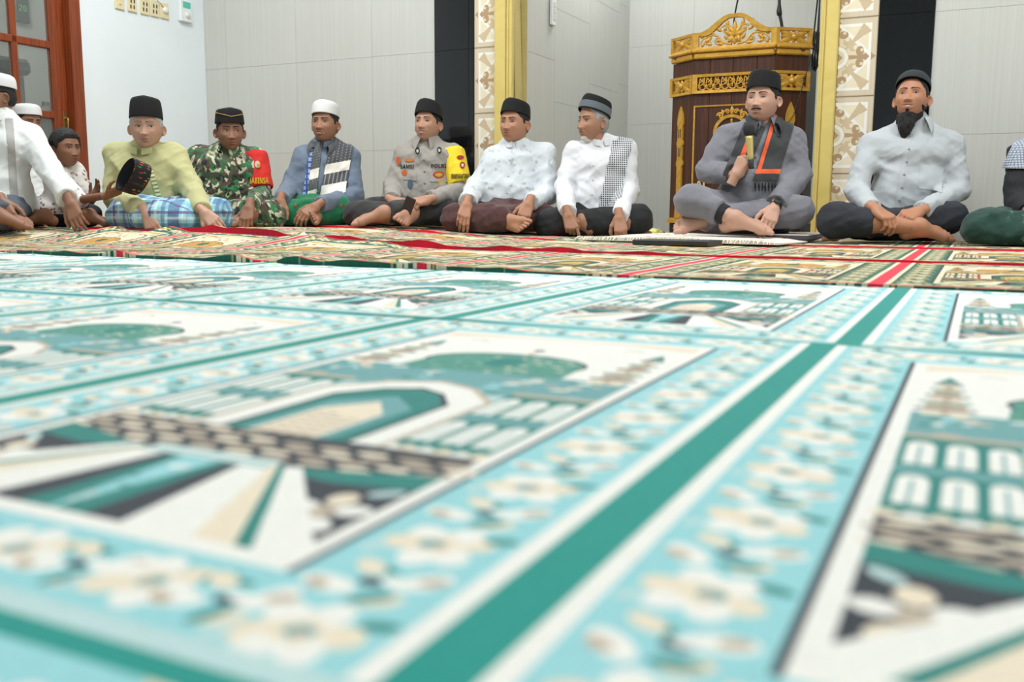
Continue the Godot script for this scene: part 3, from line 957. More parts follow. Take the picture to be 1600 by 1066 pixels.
func roll(called: String, label: String, mt: Material, u0: float, u1: float, v0: float, v1: float, voff: float, lift: float, wave: float, sd: int, group: String, hem := 0.0, edge := 0.999) -> void:
	var nz := FastNoiseLite.new()
	nz.seed = sd
	nz.frequency = 1.0
	nz.fractal_octaves = 2
	var mb := MB.new()
	var nv := int((v1 - v0) / 0.045)
	var nu := int((u1 - u0) / 0.045) + 2
	var rows := []
	var under := []
	for b in nu + 1:
		var row := PackedVector3Array()
		for a in nv + 1:
			var v := v0 + (v1 - v0) * a / nv
			var tu := float(b) / nu
			var u := lerpf(u0, u1, tu)
			var amp := wave * ramp(-0.6, -2.2, v) + wave * 0.12
			var y := heap(v, u) + lift + 0.009 + amp * (0.5 + 0.5 * nz.get_noise_2d(v * 1.7, u * 2.3)) * 0.6
			y += amp * 1.2 * maxf(0.0, nz.get_noise_2d(v * 3.1 + 30.0, u * 0.6 + 7.0)) * (0.4 + ramp(0.15, 0.0, tu) + ramp(0.85, 1.0, tu))
			y += hem * ramp(0.10, 0.0, tu) * exp(-pow((v + 2.9) / 1.1, 2.0)) * (0.75 + 0.5 * nz.get_noise_2d(v * 2.6, 9.0))
			var ue := u + 0.010 * nz.get_noise_2d(v * 1.9, 3.0 + roundf(tu) * 40.0) * (absf(tu - 0.5) * 2.0)
			row.append(Vector3(v, y, -ue))
		rows.append(row)
	mb.grid(rows)
	var k := 0
	for b in nu + 1:
		for a in nv + 1:
			mb.t[k] = Vector2((mb.v[k].x - voff) / 0.634, 1.0 - (u0 + (u1 - u0) * b / nu - u0) / 1.08)
			k += 1
	# the cut edges and the backing
	for e in 2:
		var row: PackedVector3Array = rows[0 if e == 0 else nu]
		var low := PackedVector3Array()
		for p in row: low.append(Vector3(p.x, minf(p.y - 0.009, heap(p.x, -p.z) + lift), p.z))
		var k0 := mb.v.size()
		mb.grid([low, row] if e == 0 else [row, low])
		for q in range(k0, mb.v.size()):
			mb.t[q] = Vector2((mb.v[q].x - voff) / 0.634, edge if e == 0 else 0.002)
	for e in 2:
		var side := PackedVector3Array()
		var low := PackedVector3Array()
		for row in rows:
			var p: Vector3 = row[0 if e == 0 else nv]
			side.append(p); low.append(p - Vector3(0, 0.009, 0))
		var k0 := mb.v.size()
		mb.grid([low, side] if e == 1 else [side, low])
		for q in range(k0, mb.v.size()): mb.t[q] = Vector2(0.0, 0.5)
	var o := put(called, mb.mesh(mt), self, "", Transform3D(RB, Vector3.ZERO))
	tag(o, label, "carpet", group)

func carpets() -> void:
	var g := rug_print(true)
	var rd := rug_print(false)
	roll("prayer_carpet", "aqua and teal prayer carpet in the near corner", g, -0.83, 0.25, -5.6, 4.15, -0.179, 0.0, 0.003, 3, "green prayer carpets")
	roll("prayer_carpet", "large aqua prayer carpet with mosque pictures nearest the camera", g, 0.25, 1.325, -5.6, 4.15, -0.179, 0.0, 0.003, 4, "green prayer carpets")
	roll("prayer_carpet", "aqua prayer carpet bordering the red carpets", g, 1.33, 2.405, -5.6, 4.15, -0.151, 0.0, 0.004, 5, "green prayer carpets")
	roll("prayer_carpet", "red striped prayer carpet lying along the aqua carpets", rd, 2.39, 3.475, -5.6, 4.15, -0.213, 0.006, 0.018, 6, "red prayer carpets", 0.0, 0.968)
	roll("prayer_carpet", "middle red prayer carpet in front of the seated men", rd, 3.47, 4.575, -5.6, 4.15, -0.212, 0.013, 0.016, 7, "red prayer carpets", 0.016)
	roll("prayer_carpet", "red prayer carpet beneath the men along the wall", rd, 4.565, 5.82, -5.6, 4.15, -0.235, 0.020, 0.008, 8, "red prayer carpets")
	roll("prayer_carpet", "red prayer carpet lying inside the niche", rd, 5.86, 7.1, -2.85, -0.92, -0.5, 0.0, 0.004, 9, "red prayer carpets")

# a carved leaf: ridge along the middle, in the xy plane of xf, z outwards
func leaf(mb: MB, xf: Transform3D, p: Vector2, ang: float, ln: float, wd: float, hi := 0.010, bend := 0.0) -> void:
	var rows := []
	for k in 7:
		var t := k / 6.0
		var w := wd * sin(PI * pow(t, 0.8)) * 0.5 + 0.0008
		var a := ang + bend * t
		var c := p + Vector2(cos(ang + bend * t * 0.5), sin(ang + bend * t * 0.5)) * ln * t
		var sd := Vector2(-sin(a), cos(a))
		var lift := hi * (0.5 + 0.5 * sin(PI * t))
		var l := c + sd * w; var r := c - sd * w
		var l2 := c + sd * w * 0.5; var r2 := c - sd * w * 0.5
		rows.append(PackedVector3Array([xf * Vector3(r.x, r.y, 0), xf * Vector3(r2.x, r2.y, lift * 0.9), xf * Vector3(c.x, c.y, lift * 0.55), xf * Vector3(l2.x, l2.y, lift * 0.9), xf * Vector3(l.x, l.y, 0)]))
	mb.grid(rows)

func stroke(mb: MB, xf: Transform3D, pts: Array, r0: float, r1: float, z := 0.004) -> void:
	var path := PackedVector3Array()
	var c := Curve2D.new()
	for k in pts.size():
		var p := Vector2(pts[k][0], pts[k][1])
		var a := Vector2(pts[maxi(k - 1, 0)][0], pts[maxi(k - 1, 0)][1]); var b := Vector2(pts[mini(k + 1, pts.size() - 1)][0], pts[mini(k + 1, pts.size() - 1)][1])
		var tg := (b - a) * 0.17
		c.add_point(p, -tg, tg)
	var n := pts.size() * 4
	var rad := PackedFloat32Array()
	for k in n + 1:
		var q := c.samplef(float(k) / n * (pts.size() - 1))
		path.append(xf * Vector3(q.x, q.y, z))
		rad.append(lerpf(r0, r1, float(k) / n))
	mb.tube(path, rad, 6, 0.8, xf.basis.z)

func spiral(mb: MB, xf: Transform3D, c: Vector2, r: float, a0: float, turns: float, w: float) -> void:
	var pts := []
	for k in 12:
		var t := k / 11.0
		var a := a0 + turns * TAU * t
		pts.append([c.x + cos(a) * r * (1.0 - 0.8 * t), c.y + sin(a) * r * (1.0 - 0.8 * t)])
	stroke(mb, xf, pts, w, w * 0.7)
	var last := Vector2(pts[11][0], pts[11][1])
	mb.lathe(PackedVector2Array([Vector2(0, 0.012), Vector2(w * 1.4, 0.009), Vector2(w * 1.8, 0.002), Vector2(w * 1.8, -0.004)]), xf * Transform3D(Basis(Vector3.RIGHT, PI / 2), Vector3(last.x, last.y, 0)), 10)

# an openwork panel: a raised frame between two outlines
func ring(mb: MB, xf: Transform3D, outer: PackedVector2Array, inner: PackedVector2Array, z0: float, z1: float) -> void:
	var n := outer.size()
	for k in n:
		var a := outer[k]; var b := outer[(k + 1) % n]; var c := inner[(k + 1) % n]; var d := inner[k]
		var P := func(q: Vector2, z: float) -> Vector3: return xf * Vector3(q.x, q.y, z)
		mb.quad(P.call(a, z1), P.call(b, z1), P.call(c, z1 - 0.003), P.call(d, z1 - 0.003))
		mb.quad(P.call(b, z0), P.call(a, z0), P.call(d, z0), P.call(c, z0))
		mb.quad(P.call(a, z0), P.call(b, z0), P.call(b, z1), P.call(a, z1))
		mb.quad(P.call(c, z0), P.call(d, z0), P.call(d, z1 - 0.003), P.call(c, z1 - 0.003))

func rect_pts(x0: float, y0: float, x1: float, y1: float) -> PackedVector2Array:
	return PackedVector2Array([Vector2(x0, y0), Vector2(x1, y0), Vector2(x1, y1), Vector2(x0, y1)])

func flower_panel(root: Node3D, xf: Transform3D, x0: float, y0: float, x1: float, y1: float) -> void:
	var mb := MB.new()
	ring(mb, xf, rect_pts(x0, y0, x1, y1), rect_pts(x0 + 0.022, y0 + 0.018, x1 - 0.022, y1 - 0.018), -0.012, 0.016)
	put("panel_frame", mb.mesh(M.gold), root)
	var fl := MB.new()
	var c := Vector2((x0 + x1) / 2, (y0 + y1) / 2)
	var hw := (x1 - x0) / 2 - 0.020; var hh := (y1 - y0) / 2 - 0.016
	for sx in [-1.0, 1.0]:
		for sy in [-1.0, 1.0]:
			var d := Vector2(sx * hw, sy * hh)
			var a := d.angle()
			leaf(fl, xf, c, a, d.length() * 1.05, 0.040, 0.014)
			leaf(fl, xf, c + d * 0.25, a + 0.5 * sx * sy, d.length() * 0.6, 0.022, 0.010)
			leaf(fl, xf, c + d * 0.25, a - 0.5 * sx * sy, d.length() * 0.6, 0.022, 0.010)
		leaf(fl, xf, c, 0.0 if sx > 0 else PI, hw * 0.75, 0.030, 0.012)
		leaf(fl, xf, c, PI / 2 * sx, hh * 1.05, 0.034, 0.012)
	fl.lathe(PackedVector2Array([Vector2(0, 0.026), Vector2(0.014, 0.023), Vector2(0.020, 0.014), Vector2(0.021, 0.0)]), xf * Transform3D(Basis(Vector3.RIGHT, PI / 2), Vector3(c.x, c.y, 0)), 16)
	put("carved_flower", fl.mesh(M.gold), root)

func pulpit() -> void:
	var t := thing("pulpit", "carved wooden pulpit with gilded crest and rails behind the speaker", "pulpit", Transform3D(RB, W(-1.505, 6.3, 0)))
	var A := Vector2(-0.265, 0.0)
	var B := Vector2(-0.45, -0.145)
	# body: plinth, core behind the boards, grey painted sides
	var foot_poly := PackedVector2Array([Vector2(-0.445, -0.65), Vector2(0.445, -0.65), Vector2(0.445, -0.14), Vector2(0.262, 0.0), Vector2(-0.262, 0.0), Vector2(-0.445, -0.14)])
	var up := func(y: float) -> Transform3D: return Transform3D(Basis(Vector3(1, 0, 0), Vector3(0, 0, 1), Vector3(0, 1, 0)), Vector3(0, y, 0))
	var pb := MB.new()
	pb.prism(foot_poly, 0.10, up.call(0.0))
	put("plinth", pb.mesh(M.dark_wood), t)
	var cb := MB.new()
	var core := PackedVector2Array()
	for p in foot_poly: core.append(Vector2(p.x * 0.955, p.y * 0.955 - 0.014))
	cb.prism(core, 1.10, up.call(0.10))
	put("core", cb.mesh(M.side_paint), t)
	# gilded base moulding
	var gm := MB.new()
	for q in [[1.035, 0.10, 0.022], [1.02, 0.122, 0.013]]:
		var pl := PackedVector2Array()
		for p in foot_poly: pl.append(Vector2(p.x * q[0], p.y if p.y < -0.5 else p.y + 0.016 * (q[0] - 1.0) / 0.035))
		gm.prism(pl, q[2], up.call(q[1]))
	put("base_moulding", gm.mesh(M.gold), t)
	# front and facet boards
	var facets := []
	facets.append([Transform3D(Basis.IDENTITY, Vector3(0, 0, 0)), 0.53])
	var ld := Vector3(A.x - B.x, 0, A.y - B.y)
	var lw := ld.length()
	ld = ld.normalized()
	var ln := Vector3(-ld.z, 0, ld.x)
	ln = Vector3(ld.z, 0, -ld.x) if ln.z < 0 else ln
	facets.append([Transform3D(Basis(ld, Vector3.UP, ln), Vector3((A.x + B.x) / 2, 0, (A.y + B.y) / 2)), lw])
	var rd := Vector3(ld.x, 0, -ld.z)
	facets.append([Transform3D(Basis(rd, Vector3.UP, Vector3(-ln.x, 0, ln.z)), Vector3(-(A.x + B.x) / 2, 0, (A.y + B.y) / 2)), lw])
	for k in 3:
		var xf: Transform3D = facets[k][0]
		var w: float = facets[k][1]
		var cuts: Array = [-0.265, -0.155, -0.005, 0.15, 0.265] if k == 0 else [-w / 2, w / 2]
		for b in cuts.size() - 1:
			var m := MB.new()
			m.box(Vector3((cuts[b] + cuts[b + 1]) / 2, 0.655, -0.010), Vector3(cuts[b + 1] - cuts[b] - 0.002, 1.04, 0.022), 0.002)
			put("board", m.mesh(M.pulpit_wood), t, "", xf)
		# mouldings under the crest, and the middle rail
		var mo := MB.new()
		mo.box(Vector3(0, 1.197, 0.006), Vector3(w - 0.004, 0.040, 0.04), 0.008)
		mo.box(Vector3(0, 1.226, 0.014), Vector3(w + 0.012, 0.020, 0.056), 0.006)
		put("moulding", mo.mesh(M.gold), t, "", xf)
		if k == 0:
			var rl := MB.new()
			ring(rl, Transform3D.IDENTITY, rect_pts(-0.268, 0.955, 0.268, 1.078), rect_pts(-0.235, 0.974, 0.235, 1.060), 0.0, 0.022)
			put("rail_frame", rl.mesh(M.gold), t, "", xf)
			put("calligraphy", calligraphy(), t, "gilded carved calligraphy band", xf)
		else:
			flower_panel(t, xf.translated_local(Vector3(0, 0, 0.006)), -w / 2 - 0.004, 0.955, w / 2 + 0.004, 1.078)
			flower_panel(t, xf.translated_local(Vector3(0, 0, 0.006)), -w / 2 - 0.006, 1.234, w / 2 + 0.006, 1.345)
			# gilded minaret on the facet
			var mi := MB.new()
			var half := [[0.040, 0.135], [0.026, 0.30], [0.026, 0.48], [0.034, 0.49], [0.036, 0.50], [0.032, 0.515], [0.026, 0.53], [0.026, 0.62], [0.034, 0.63], [0.034, 0.645], [0.025, 0.66], [0.025, 0.75], [0.032, 0.765], [0.030, 0.80], [0.022, 0.835], [0.010, 0.862], [0.0, 0.885]]
			var po := PackedVector2Array()
			for h in half: po.append(Vector2(h[0], h[1]))
			for h in range(half.size() - 2, -1, -1): po.append(Vector2(-half[h][0], half[h][1]))
			mi.prism(po, 0.014, Transform3D(Basis.IDENTITY, Vector3(0, 0, 0.002)))
			put("minaret", mi.mesh(M.gold), t, "gilded minaret relief", xf)
			for sx in [-0.009, 0.009]:
				for y in [[0.55, 0.61], [0.675, 0.735]]:
					var sl := MB.new()
					sl.box(Vector3(sx, (y[0] + y[1]) / 2, 0.0165), Vector3(0.007, y[1] - y[0], 0.002))
					put("minaret_window", sl.mesh(M.dark_wood), t, "", xf)
	# crest on the front: arched openwork
	var outer := PackedVector2Array([Vector2(-0.272, 1.236), Vector2(0.272, 1.236)])
	var inner := PackedVector2Array([Vector2(-0.236, 1.252), Vector2(0.236, 1.252)])
	for k in 29:
		var x := lerpf(0.272, -0.272, k / 28.0)
		var s := ramp(0.235, 0.03, absf(x))
		outer.append(Vector2(x, 1.345 + 0.105 * s))
		inner.append(Vector2(x * 0.236 / 0.272, 1.322 + 0.105 * ramp(0.235, 0.03, absf(x) * 1.06)))
	var cr := MB.new()
	ring(cr, Transform3D.IDENTITY, outer, inner, -0.012, 0.020)
	put("crest", cr.mesh(M.gold), t, "gilded arched crest")
	var fo := MB.new()
	var I := Transform3D(Basis.IDENTITY, Vector3(0, 0, 0.002))
	# centre bloom
	for k in 5:
		leaf(fo, I, Vector2(0, 1.308), PI / 2 + (k - 2) * 0.52, 0.105 - 0.012 * absf(k - 2), 0.036, 0.016)
	for k in 3:
		leaf(fo, I, Vector2(0, 1.318), -PI / 2 + (k - 1) * 0.75, 0.062, 0.046, 0.018)
	fo.lathe(PackedVector2Array([Vector2(0, 0.026), Vector2(0.010, 0.022), Vector2(0.014, 0.010), Vector2(0.015, 0.0)]), I * Transform3D(Basis(Vector3.RIGHT, PI / 2), Vector3(0, 1.318, 0)), 12)
	for s in [-1.0, 1.0]:
		stroke(fo, I, [[s * 0.018, 1.262], [s * 0.075, 1.275], [s * 0.11, 1.315], [s * 0.16, 1.325], [s * 0.21, 1.300], [s * 0.225, 1.27]], 0.0085, 0.005)
		spiral(fo, I, Vector2(s * 0.062, 1.352), 0.032, 0.6 if s > 0 else PI - 0.6, 1.1 * s, 0.0065)
		spiral(fo, I, Vector2(s * 0.105, 1.282), 0.026, PI / 2, -1.1 * s, 0.006)
		spiral(fo, I, Vector2(s * 0.185, 1.285), 0.026, PI / 2, 1.1 * s, 0.006)
		for q in [[0.045, 1.372, 1.2, 0.050], [0.085, 1.345, 0.5, 0.055], [0.10, 1.375, 0.9, 0.045], [0.13, 1.33, 0.4, 0.060], [0.15, 1.318, -0.9, 0.055], [0.20, 1.315, 0.2, 0.035], [0.07, 1.268, -0.2, 0.050], [0.145, 1.268, 0.0, 0.045], [0.205, 1.28, -1.3, 0.03], [0.045, 1.29, 0.8, 0.045]]:
			var a: float = q[2]
			leaf(fo, I, Vector2(s * q[0], q[1]), a if s > 0 else PI - a, q[3], 0.024, 0.013, 0.5 * s)
	put("scrollwork", fo.mesh(M.gold), t, "gilded flower and leaf scrolls")
	# moulded panel outline with the round emblem
	var pf := MB.new()
	ring(pf, Transform3D.IDENTITY, rect_pts(-0.256, 0.30, 0.256, 0.878), rect_pts(-0.246, 0.31, 0.246, 0.868), 0.0, 0.010)
	put("panel_moulding", pf.mesh(M.gold), t, "thin gilded panel outline")
	var em := MB.new()
	var ro := PackedVector2Array(); var ri := PackedVector2Array()
	for k in 36:
		var a := TAU * k / 36
		ro.append(Vector2(cos(a) * 0.118, 0.695 + sin(a) * 0.118)); ri.append(Vector2(cos(a) * 0.098, 0.695 + sin(a) * 0.098))
	ring(em, Transform3D.IDENTITY, ro, ri, 0.0, 0.018)
	var e := put("emblem_ring", em.mesh(M.gold), t, "gilded ring with pierced lettering")
	var es := MB.new()
	stroke(es, I, [[-0.075, 0.67], [-0.05, 0.735], [-0.062, 0.70], [-0.03, 0.66], [-0.04, 0.735]], 0.007, 0.005)
	stroke(es, I, [[0.0, 0.785], [0.002, 0.70], [-0.006, 0.62]], 0.008, 0.006)
	stroke(es, I, [[0.03, 0.76], [0.026, 0.68], [0.06, 0.66], [0.07, 0.71], [0.05, 0.74]], 0.007, 0.005)
	stroke(es, I, [[-0.08, 0.65], [0.0, 0.625], [0.08, 0.655]], 0.006, 0.005)
	put("emblem_lettering", es.mesh(M.gold), e)
	var ec := MB.new()
	for s in [-1.0, 1.0]:
		spiral(ec, I, Vector2(s * 0.075, 0.805), 0.024, 0.0 if s > 0 else PI, 1.1 * s, 0.006)
		leaf(ec, I, Vector2(s * 0.055, 0.815), 1.2 if s > 0 else PI - 1.2, 0.035, 0.02, 0.010)
		spiral(ec, I, Vector2(s * 0.03, 0.83), 0.018, 0.0 if s > 0 else PI, 1.1 * s, 0.005)
	leaf(ec, I, Vector2(0, 0.812), PI / 2, 0.058, 0.028, 0.012)
	put("emblem_crown", ec.mesh(M.gold), e)
	var tm := TextMesh.new()
	tm.text = "AL"
	tm.font = sys_font("Droid Sans")
	tm.font_size = 64
	tm.pixel_size = 0.05 / 46.0
	tm.depth = 0.012
	tm.material = mat(rgb(222, 196, 120), 0.4)
	put("lettering", tm, t, "", Transform3D(Basis.IDENTITY, Vector3(-0.186, 0.356, 0.006)))
	# back edge board of the desk and two gooseneck microphones
	var dk := MB.new()
	dk.box(Vector3(0, 1.212, -0.36), Vector3(0.86, 0.025, 0.56), 0.004)
	put("desk_top", dk.mesh(M.pulpit_wood), t)
	var g1 := thing("gooseneck_microphone", "thin black gooseneck microphone rising over the pulpit crest", "microphone", Transform3D(RB, W(-1.56, 6.46, 1.225)))
	var m1 := MB.new()
	m1.tube(PackedVector3Array([Vector3(0, 0.0, 0), Vector3(0.0, 0.12, 0), Vector3(0.012, 0.24, 0.01), Vector3(0.035, 0.36, 0.02), Vector3(0.05, 0.45, 0.04)]), PackedFloat32Array([0.006, 0.005, 0.005, 0.006, 0.010]), 8)
	put("stem", m1.mesh(M.cable), g1)
	var b1 := MB.new()
	b1.lathe(PackedVector2Array([Vector2(0, 0.02), Vector2(0.03, 0.018), Vector2(0.035, 0.0), Vector2(0, 0)]), Transform3D.IDENTITY, 18)
	put("base", b1.mesh(M.black_plastic), g1)
	var g2 := thing("gooseneck_microphone", "thick black microphone arm leaning over the pulpit corner", "microphone", Transform3D(RB, W(-1.235, 6.42, 1.225)))
	var m2 := MB.new()
	m2.tube(PackedVector3Array([Vector3(0.012, 0.0, 0), Vector3(0.012, 0.10, 0.0), Vector3(0.0, 0.17, 0.0), Vector3(-0.012, 0.22, 0.005)]), PackedFloat32Array([0.009, 0.009, 0.010, 0.011]), 8)
	put("stem", m2.mesh(M.cable), g2)
	var c2 := MB.new()
	c2.tube(PackedVector3Array([Vector3(-0.012, 0.215, 0.005), Vector3(-0.016, 0.24, 0.006), Vector3(-0.018, 0.36, 0.01)]), PackedFloat32Array([0.016, 0.017, 0.017]), 10)
	put("clamp", c2.mesh(M.black_plastic), g2)
	# cables on the far side of the pulpit
	var g := RandomNumberGenerator.new()
	g.seed = 12
	var coil := thing("cable_coil", "coil of black cable hung at the pulpit corner by the gold post", "cable", Transform3D(RB, W(-1.505, 6.3, 0)))
	for k in 7:
		var cb2 := MB.new()
		var x := 0.462 + (0.012 * k if k < 3 else g.randf_range(0, 0.04))
		var pts := PackedVector3Array()
		var loop := k > 2
		if loop:
			for q in 13:
				var a := TAU * q / 12.0
				pts.append(Vector3(x + 0.006 * sin(a * 2), 1.255 + cos(a) * (0.09 + 0.006 * k) - 0.03, -0.20 - 0.03 * k * 0.4 + sin(a) * 0.035))
		else:
			for q in 9:
				var tq := q / 8.0
				pts.append(Vector3(x + 0.018 * sin(tq * 3.0 + k) + 0.02 * tq, 1.22 + tq * 1.1, -0.17 + 0.01 * k))
		cb2.tube(pts, PackedFloat32Array([0.005]), 6, 1.0, Vector3(0.2, 0.1, 1))
		if loop:
			put("loop", cb2.mesh(M.cable), coil)
		else:
			var co := put("cable", cb2.mesh(M.cable), self, "", Transform3D(RB, W(-1.505, 6.3, 0)))
			tag(co, ["black cable nearest the pulpit running up to the ceiling", "middle one of the black cables running up beside the pulpit", "black cable nearest the gold post running up to the ceiling"][k], "cable", "hanging cables at the pulpit")
	var wr := MB.new()
	wr.tube(PackedVector3Array([Vector3(0.47, 1.18, -0.12), Vector3(0.44, 0.96, 0.0), Vector3(0.40, 0.80, 0.01), Vector3(0.345, 0.70, 0.03), Vector3(0.33, 0.60, 0.04), Vector3(0.36, 0.30, 0.04), Vector3(0.40, 0.03, 0.06)]), PackedFloat32Array([0.003]), 6)
	var wo := put("cable", wr.mesh(M.cable), self, "", Transform3D(RB, W(-1.505, 6.3, 0)))
	tag(wo, "thin grey cable hanging down the pulpit front beside the speaker", "cable")

func calligraphy() -> ArrayMesh:
	var mb := MB.new()
	var I := Transform3D(Basis.IDENTITY, Vector3(0, 0, 0.004))
	var y := 0.974
	# tall uprights, bowls, loops, dots and crossing tails of the carved verse
	for k in 19:
		var x := -0.222 + 0.0245 * k + 0.004 * sin(k * 2.1)
		stroke(mb, I, [[x + 0.007, y + 0.084], [x + 0.001, y + 0.052], [x - 0.002, y + 0.018 + 0.012 * (k % 3)]], 0.0058, 0.0040)
	for k in 9:
		var x0 := -0.228 + 0.050 * k
		var x1 := x0 + 0.056
		var m := (x0 + x1) / 2
		stroke(mb, I, [[x1, y + 0.036], [m + 0.010, y + 0.006], [x0 + 0.005, y + 0.014], [x0, y + 0.042]], 0.0062, 0.0034)
		stroke(mb, I, [[m - 0.014, y + 0.048], [m, y + 0.068], [m + 0.012, y + 0.054], [m - 0.002, y + 0.040], [m - 0.018, y + 0.030]], 0.0052, 0.0036)
		stroke(mb, I, [[x0 + 0.010, y + 0.078], [m + 0.004, y + 0.050], [x1 - 0.004, y + 0.018]], 0.0040, 0.0030, 0.008)
		for q in [[0.012, 0.020], [0.030, 0.076], [0.044, 0.024]]:
			mb.lathe(PackedVector2Array([Vector2(0, 0.012), Vector2(0.0045, 0.010), Vector2(0.006, 0.0)]), I * Transform3D(Basis(Vector3.RIGHT, PI / 2), Vector3(x0 + q[0], y + q[1], 0)), 8)
	return mb.mesh(M.gold)

func fittings() -> void:
	var B := Basis(UD, Vector3.UP, VD)
	var holes := mat(rgb(70, 60, 48), 0.6)
	var words := ["single ivory switch plate nearest the wooden door", "second ivory socket plate from the wooden door", "third ivory socket plate from the wooden door", "fourth ivory socket plate from the wooden door", "ivory plate with round white dimmer knob"]
	var us := [5.02, 5.132, 5.248, 5.342, 5.437]
	for k in 5:
		var t := thing("wall_switch", words[k], "switch", Transform3D(B, W(LEFT_V, us[k], 1.652 + 0.002 * k)), "ivory switch plates on the white wall")
		var p := MB.new()
		p.box(Vector3(0, 0, 0.006), Vector3(0.084, 0.118, 0.012), 0.004)
		put("plate", p.mesh(M.ivory), t)
		if k == 0:
			var r := MB.new()
			r.box(Vector3(0, 0, 0.014), Vector3(0.026, 0.05, 0.008), 0.003)
			put("rocker", r.mesh(M.ivory), t)
		elif k < 4:
			var h := MB.new()
			for sx in [-0.017, 0.012]:
				for sy in [-0.022, 0.018]:
					h.box(Vector3(sx + (0.004 if sy > 0 else 0.0), sy, 0.0135), Vector3(0.011, 0.026, 0.005), 0.002)
			put("switch_key", h.mesh(holes), t)
		else:
			var d := MB.new()
			d.lathe(PackedVector2Array([Vector2(0, 0.022), Vector2(0.019, 0.020), Vector2(0.023, 0.008), Vector2(0.024, 0)]), Transform3D(Basis(Vector3.RIGHT, PI / 2), Vector3(0, 0.004, 0.010)), 20)
			put("knob", d.mesh(M.white_plastic), t)
	# power lead drooping along the plates
	var cb := MB.new()
	cb.tube(PackedVector3Array([Vector3(-0.24, 0.14, 0.02), Vector3(-0.12, 0.09, 0.02), Vector3(0.02, 0.02, 0.02), Vector3(0.06, -0.01, 0.02)]), PackedFloat32Array([0.0022]), 5)
	var c := put("cable", cb.mesh(mat(rgb(120, 124, 126), 0.6)), self, "", Transform3D(B, W(LEFT_V, 5.36, 1.69)))
	tag(c, "thin grey lead across the ivory plates on the white wall", "cable")
	var th := thing("wall_controller", "white control box with teal display on the white wall", "control box", Transform3D(B, W(LEFT_V, 5.635, 1.693)))
	var b := MB.new()
	b.box(Vector3(0, 0, 0.016), Vector3(0.118, 0.165, 0.032), 0.006)
	put("case", b.mesh(M.white_plastic), th)
	var ds := MB.new()
	ds.box(Vector3(0.005, 0.045, 0.033), Vector3(0.078, 0.046, 0.003), 0.001)
	put("display", ds.mesh(mat(rgb(84, 196, 178), 0.3)), th, "teal display")
	var kn := MB.new()
	kn.lathe(PackedVector2Array([Vector2(0, 0.016), Vector2(0.018, 0.015), Vector2(0.022, 0.004), Vector2(0.023, 0)]), Transform3D(Basis(Vector3.RIGHT, PI / 2), Vector3(0.008, -0.030, 0.032)), 20)
	put("knob", kn.mesh(mat(rgb(222, 226, 226), 0.4)), th)
	var sw := thing("wall_switch", "white rocker switch plate on the niche side wall", "switch", Transform3D(B, W(-2.876, 6.45, 1.61)))
	var sp := MB.new()
	sp.box(Vector3(0, 0, 0.010), Vector3(0.075, 0.20, 0.020), 0.003)
	put("plate", sp.mesh(M.white_plastic), sw)
	var sr := MB.new()
	for y in [-0.045, 0.0, 0.045]:
		sr.box(Vector3(0.006, y, 0.022), Vector3(0.034, 0.034, 0.005), 0.002)
	put("rocker", sr.mesh(mat(rgb(214, 216, 214), 0.4)), sw)

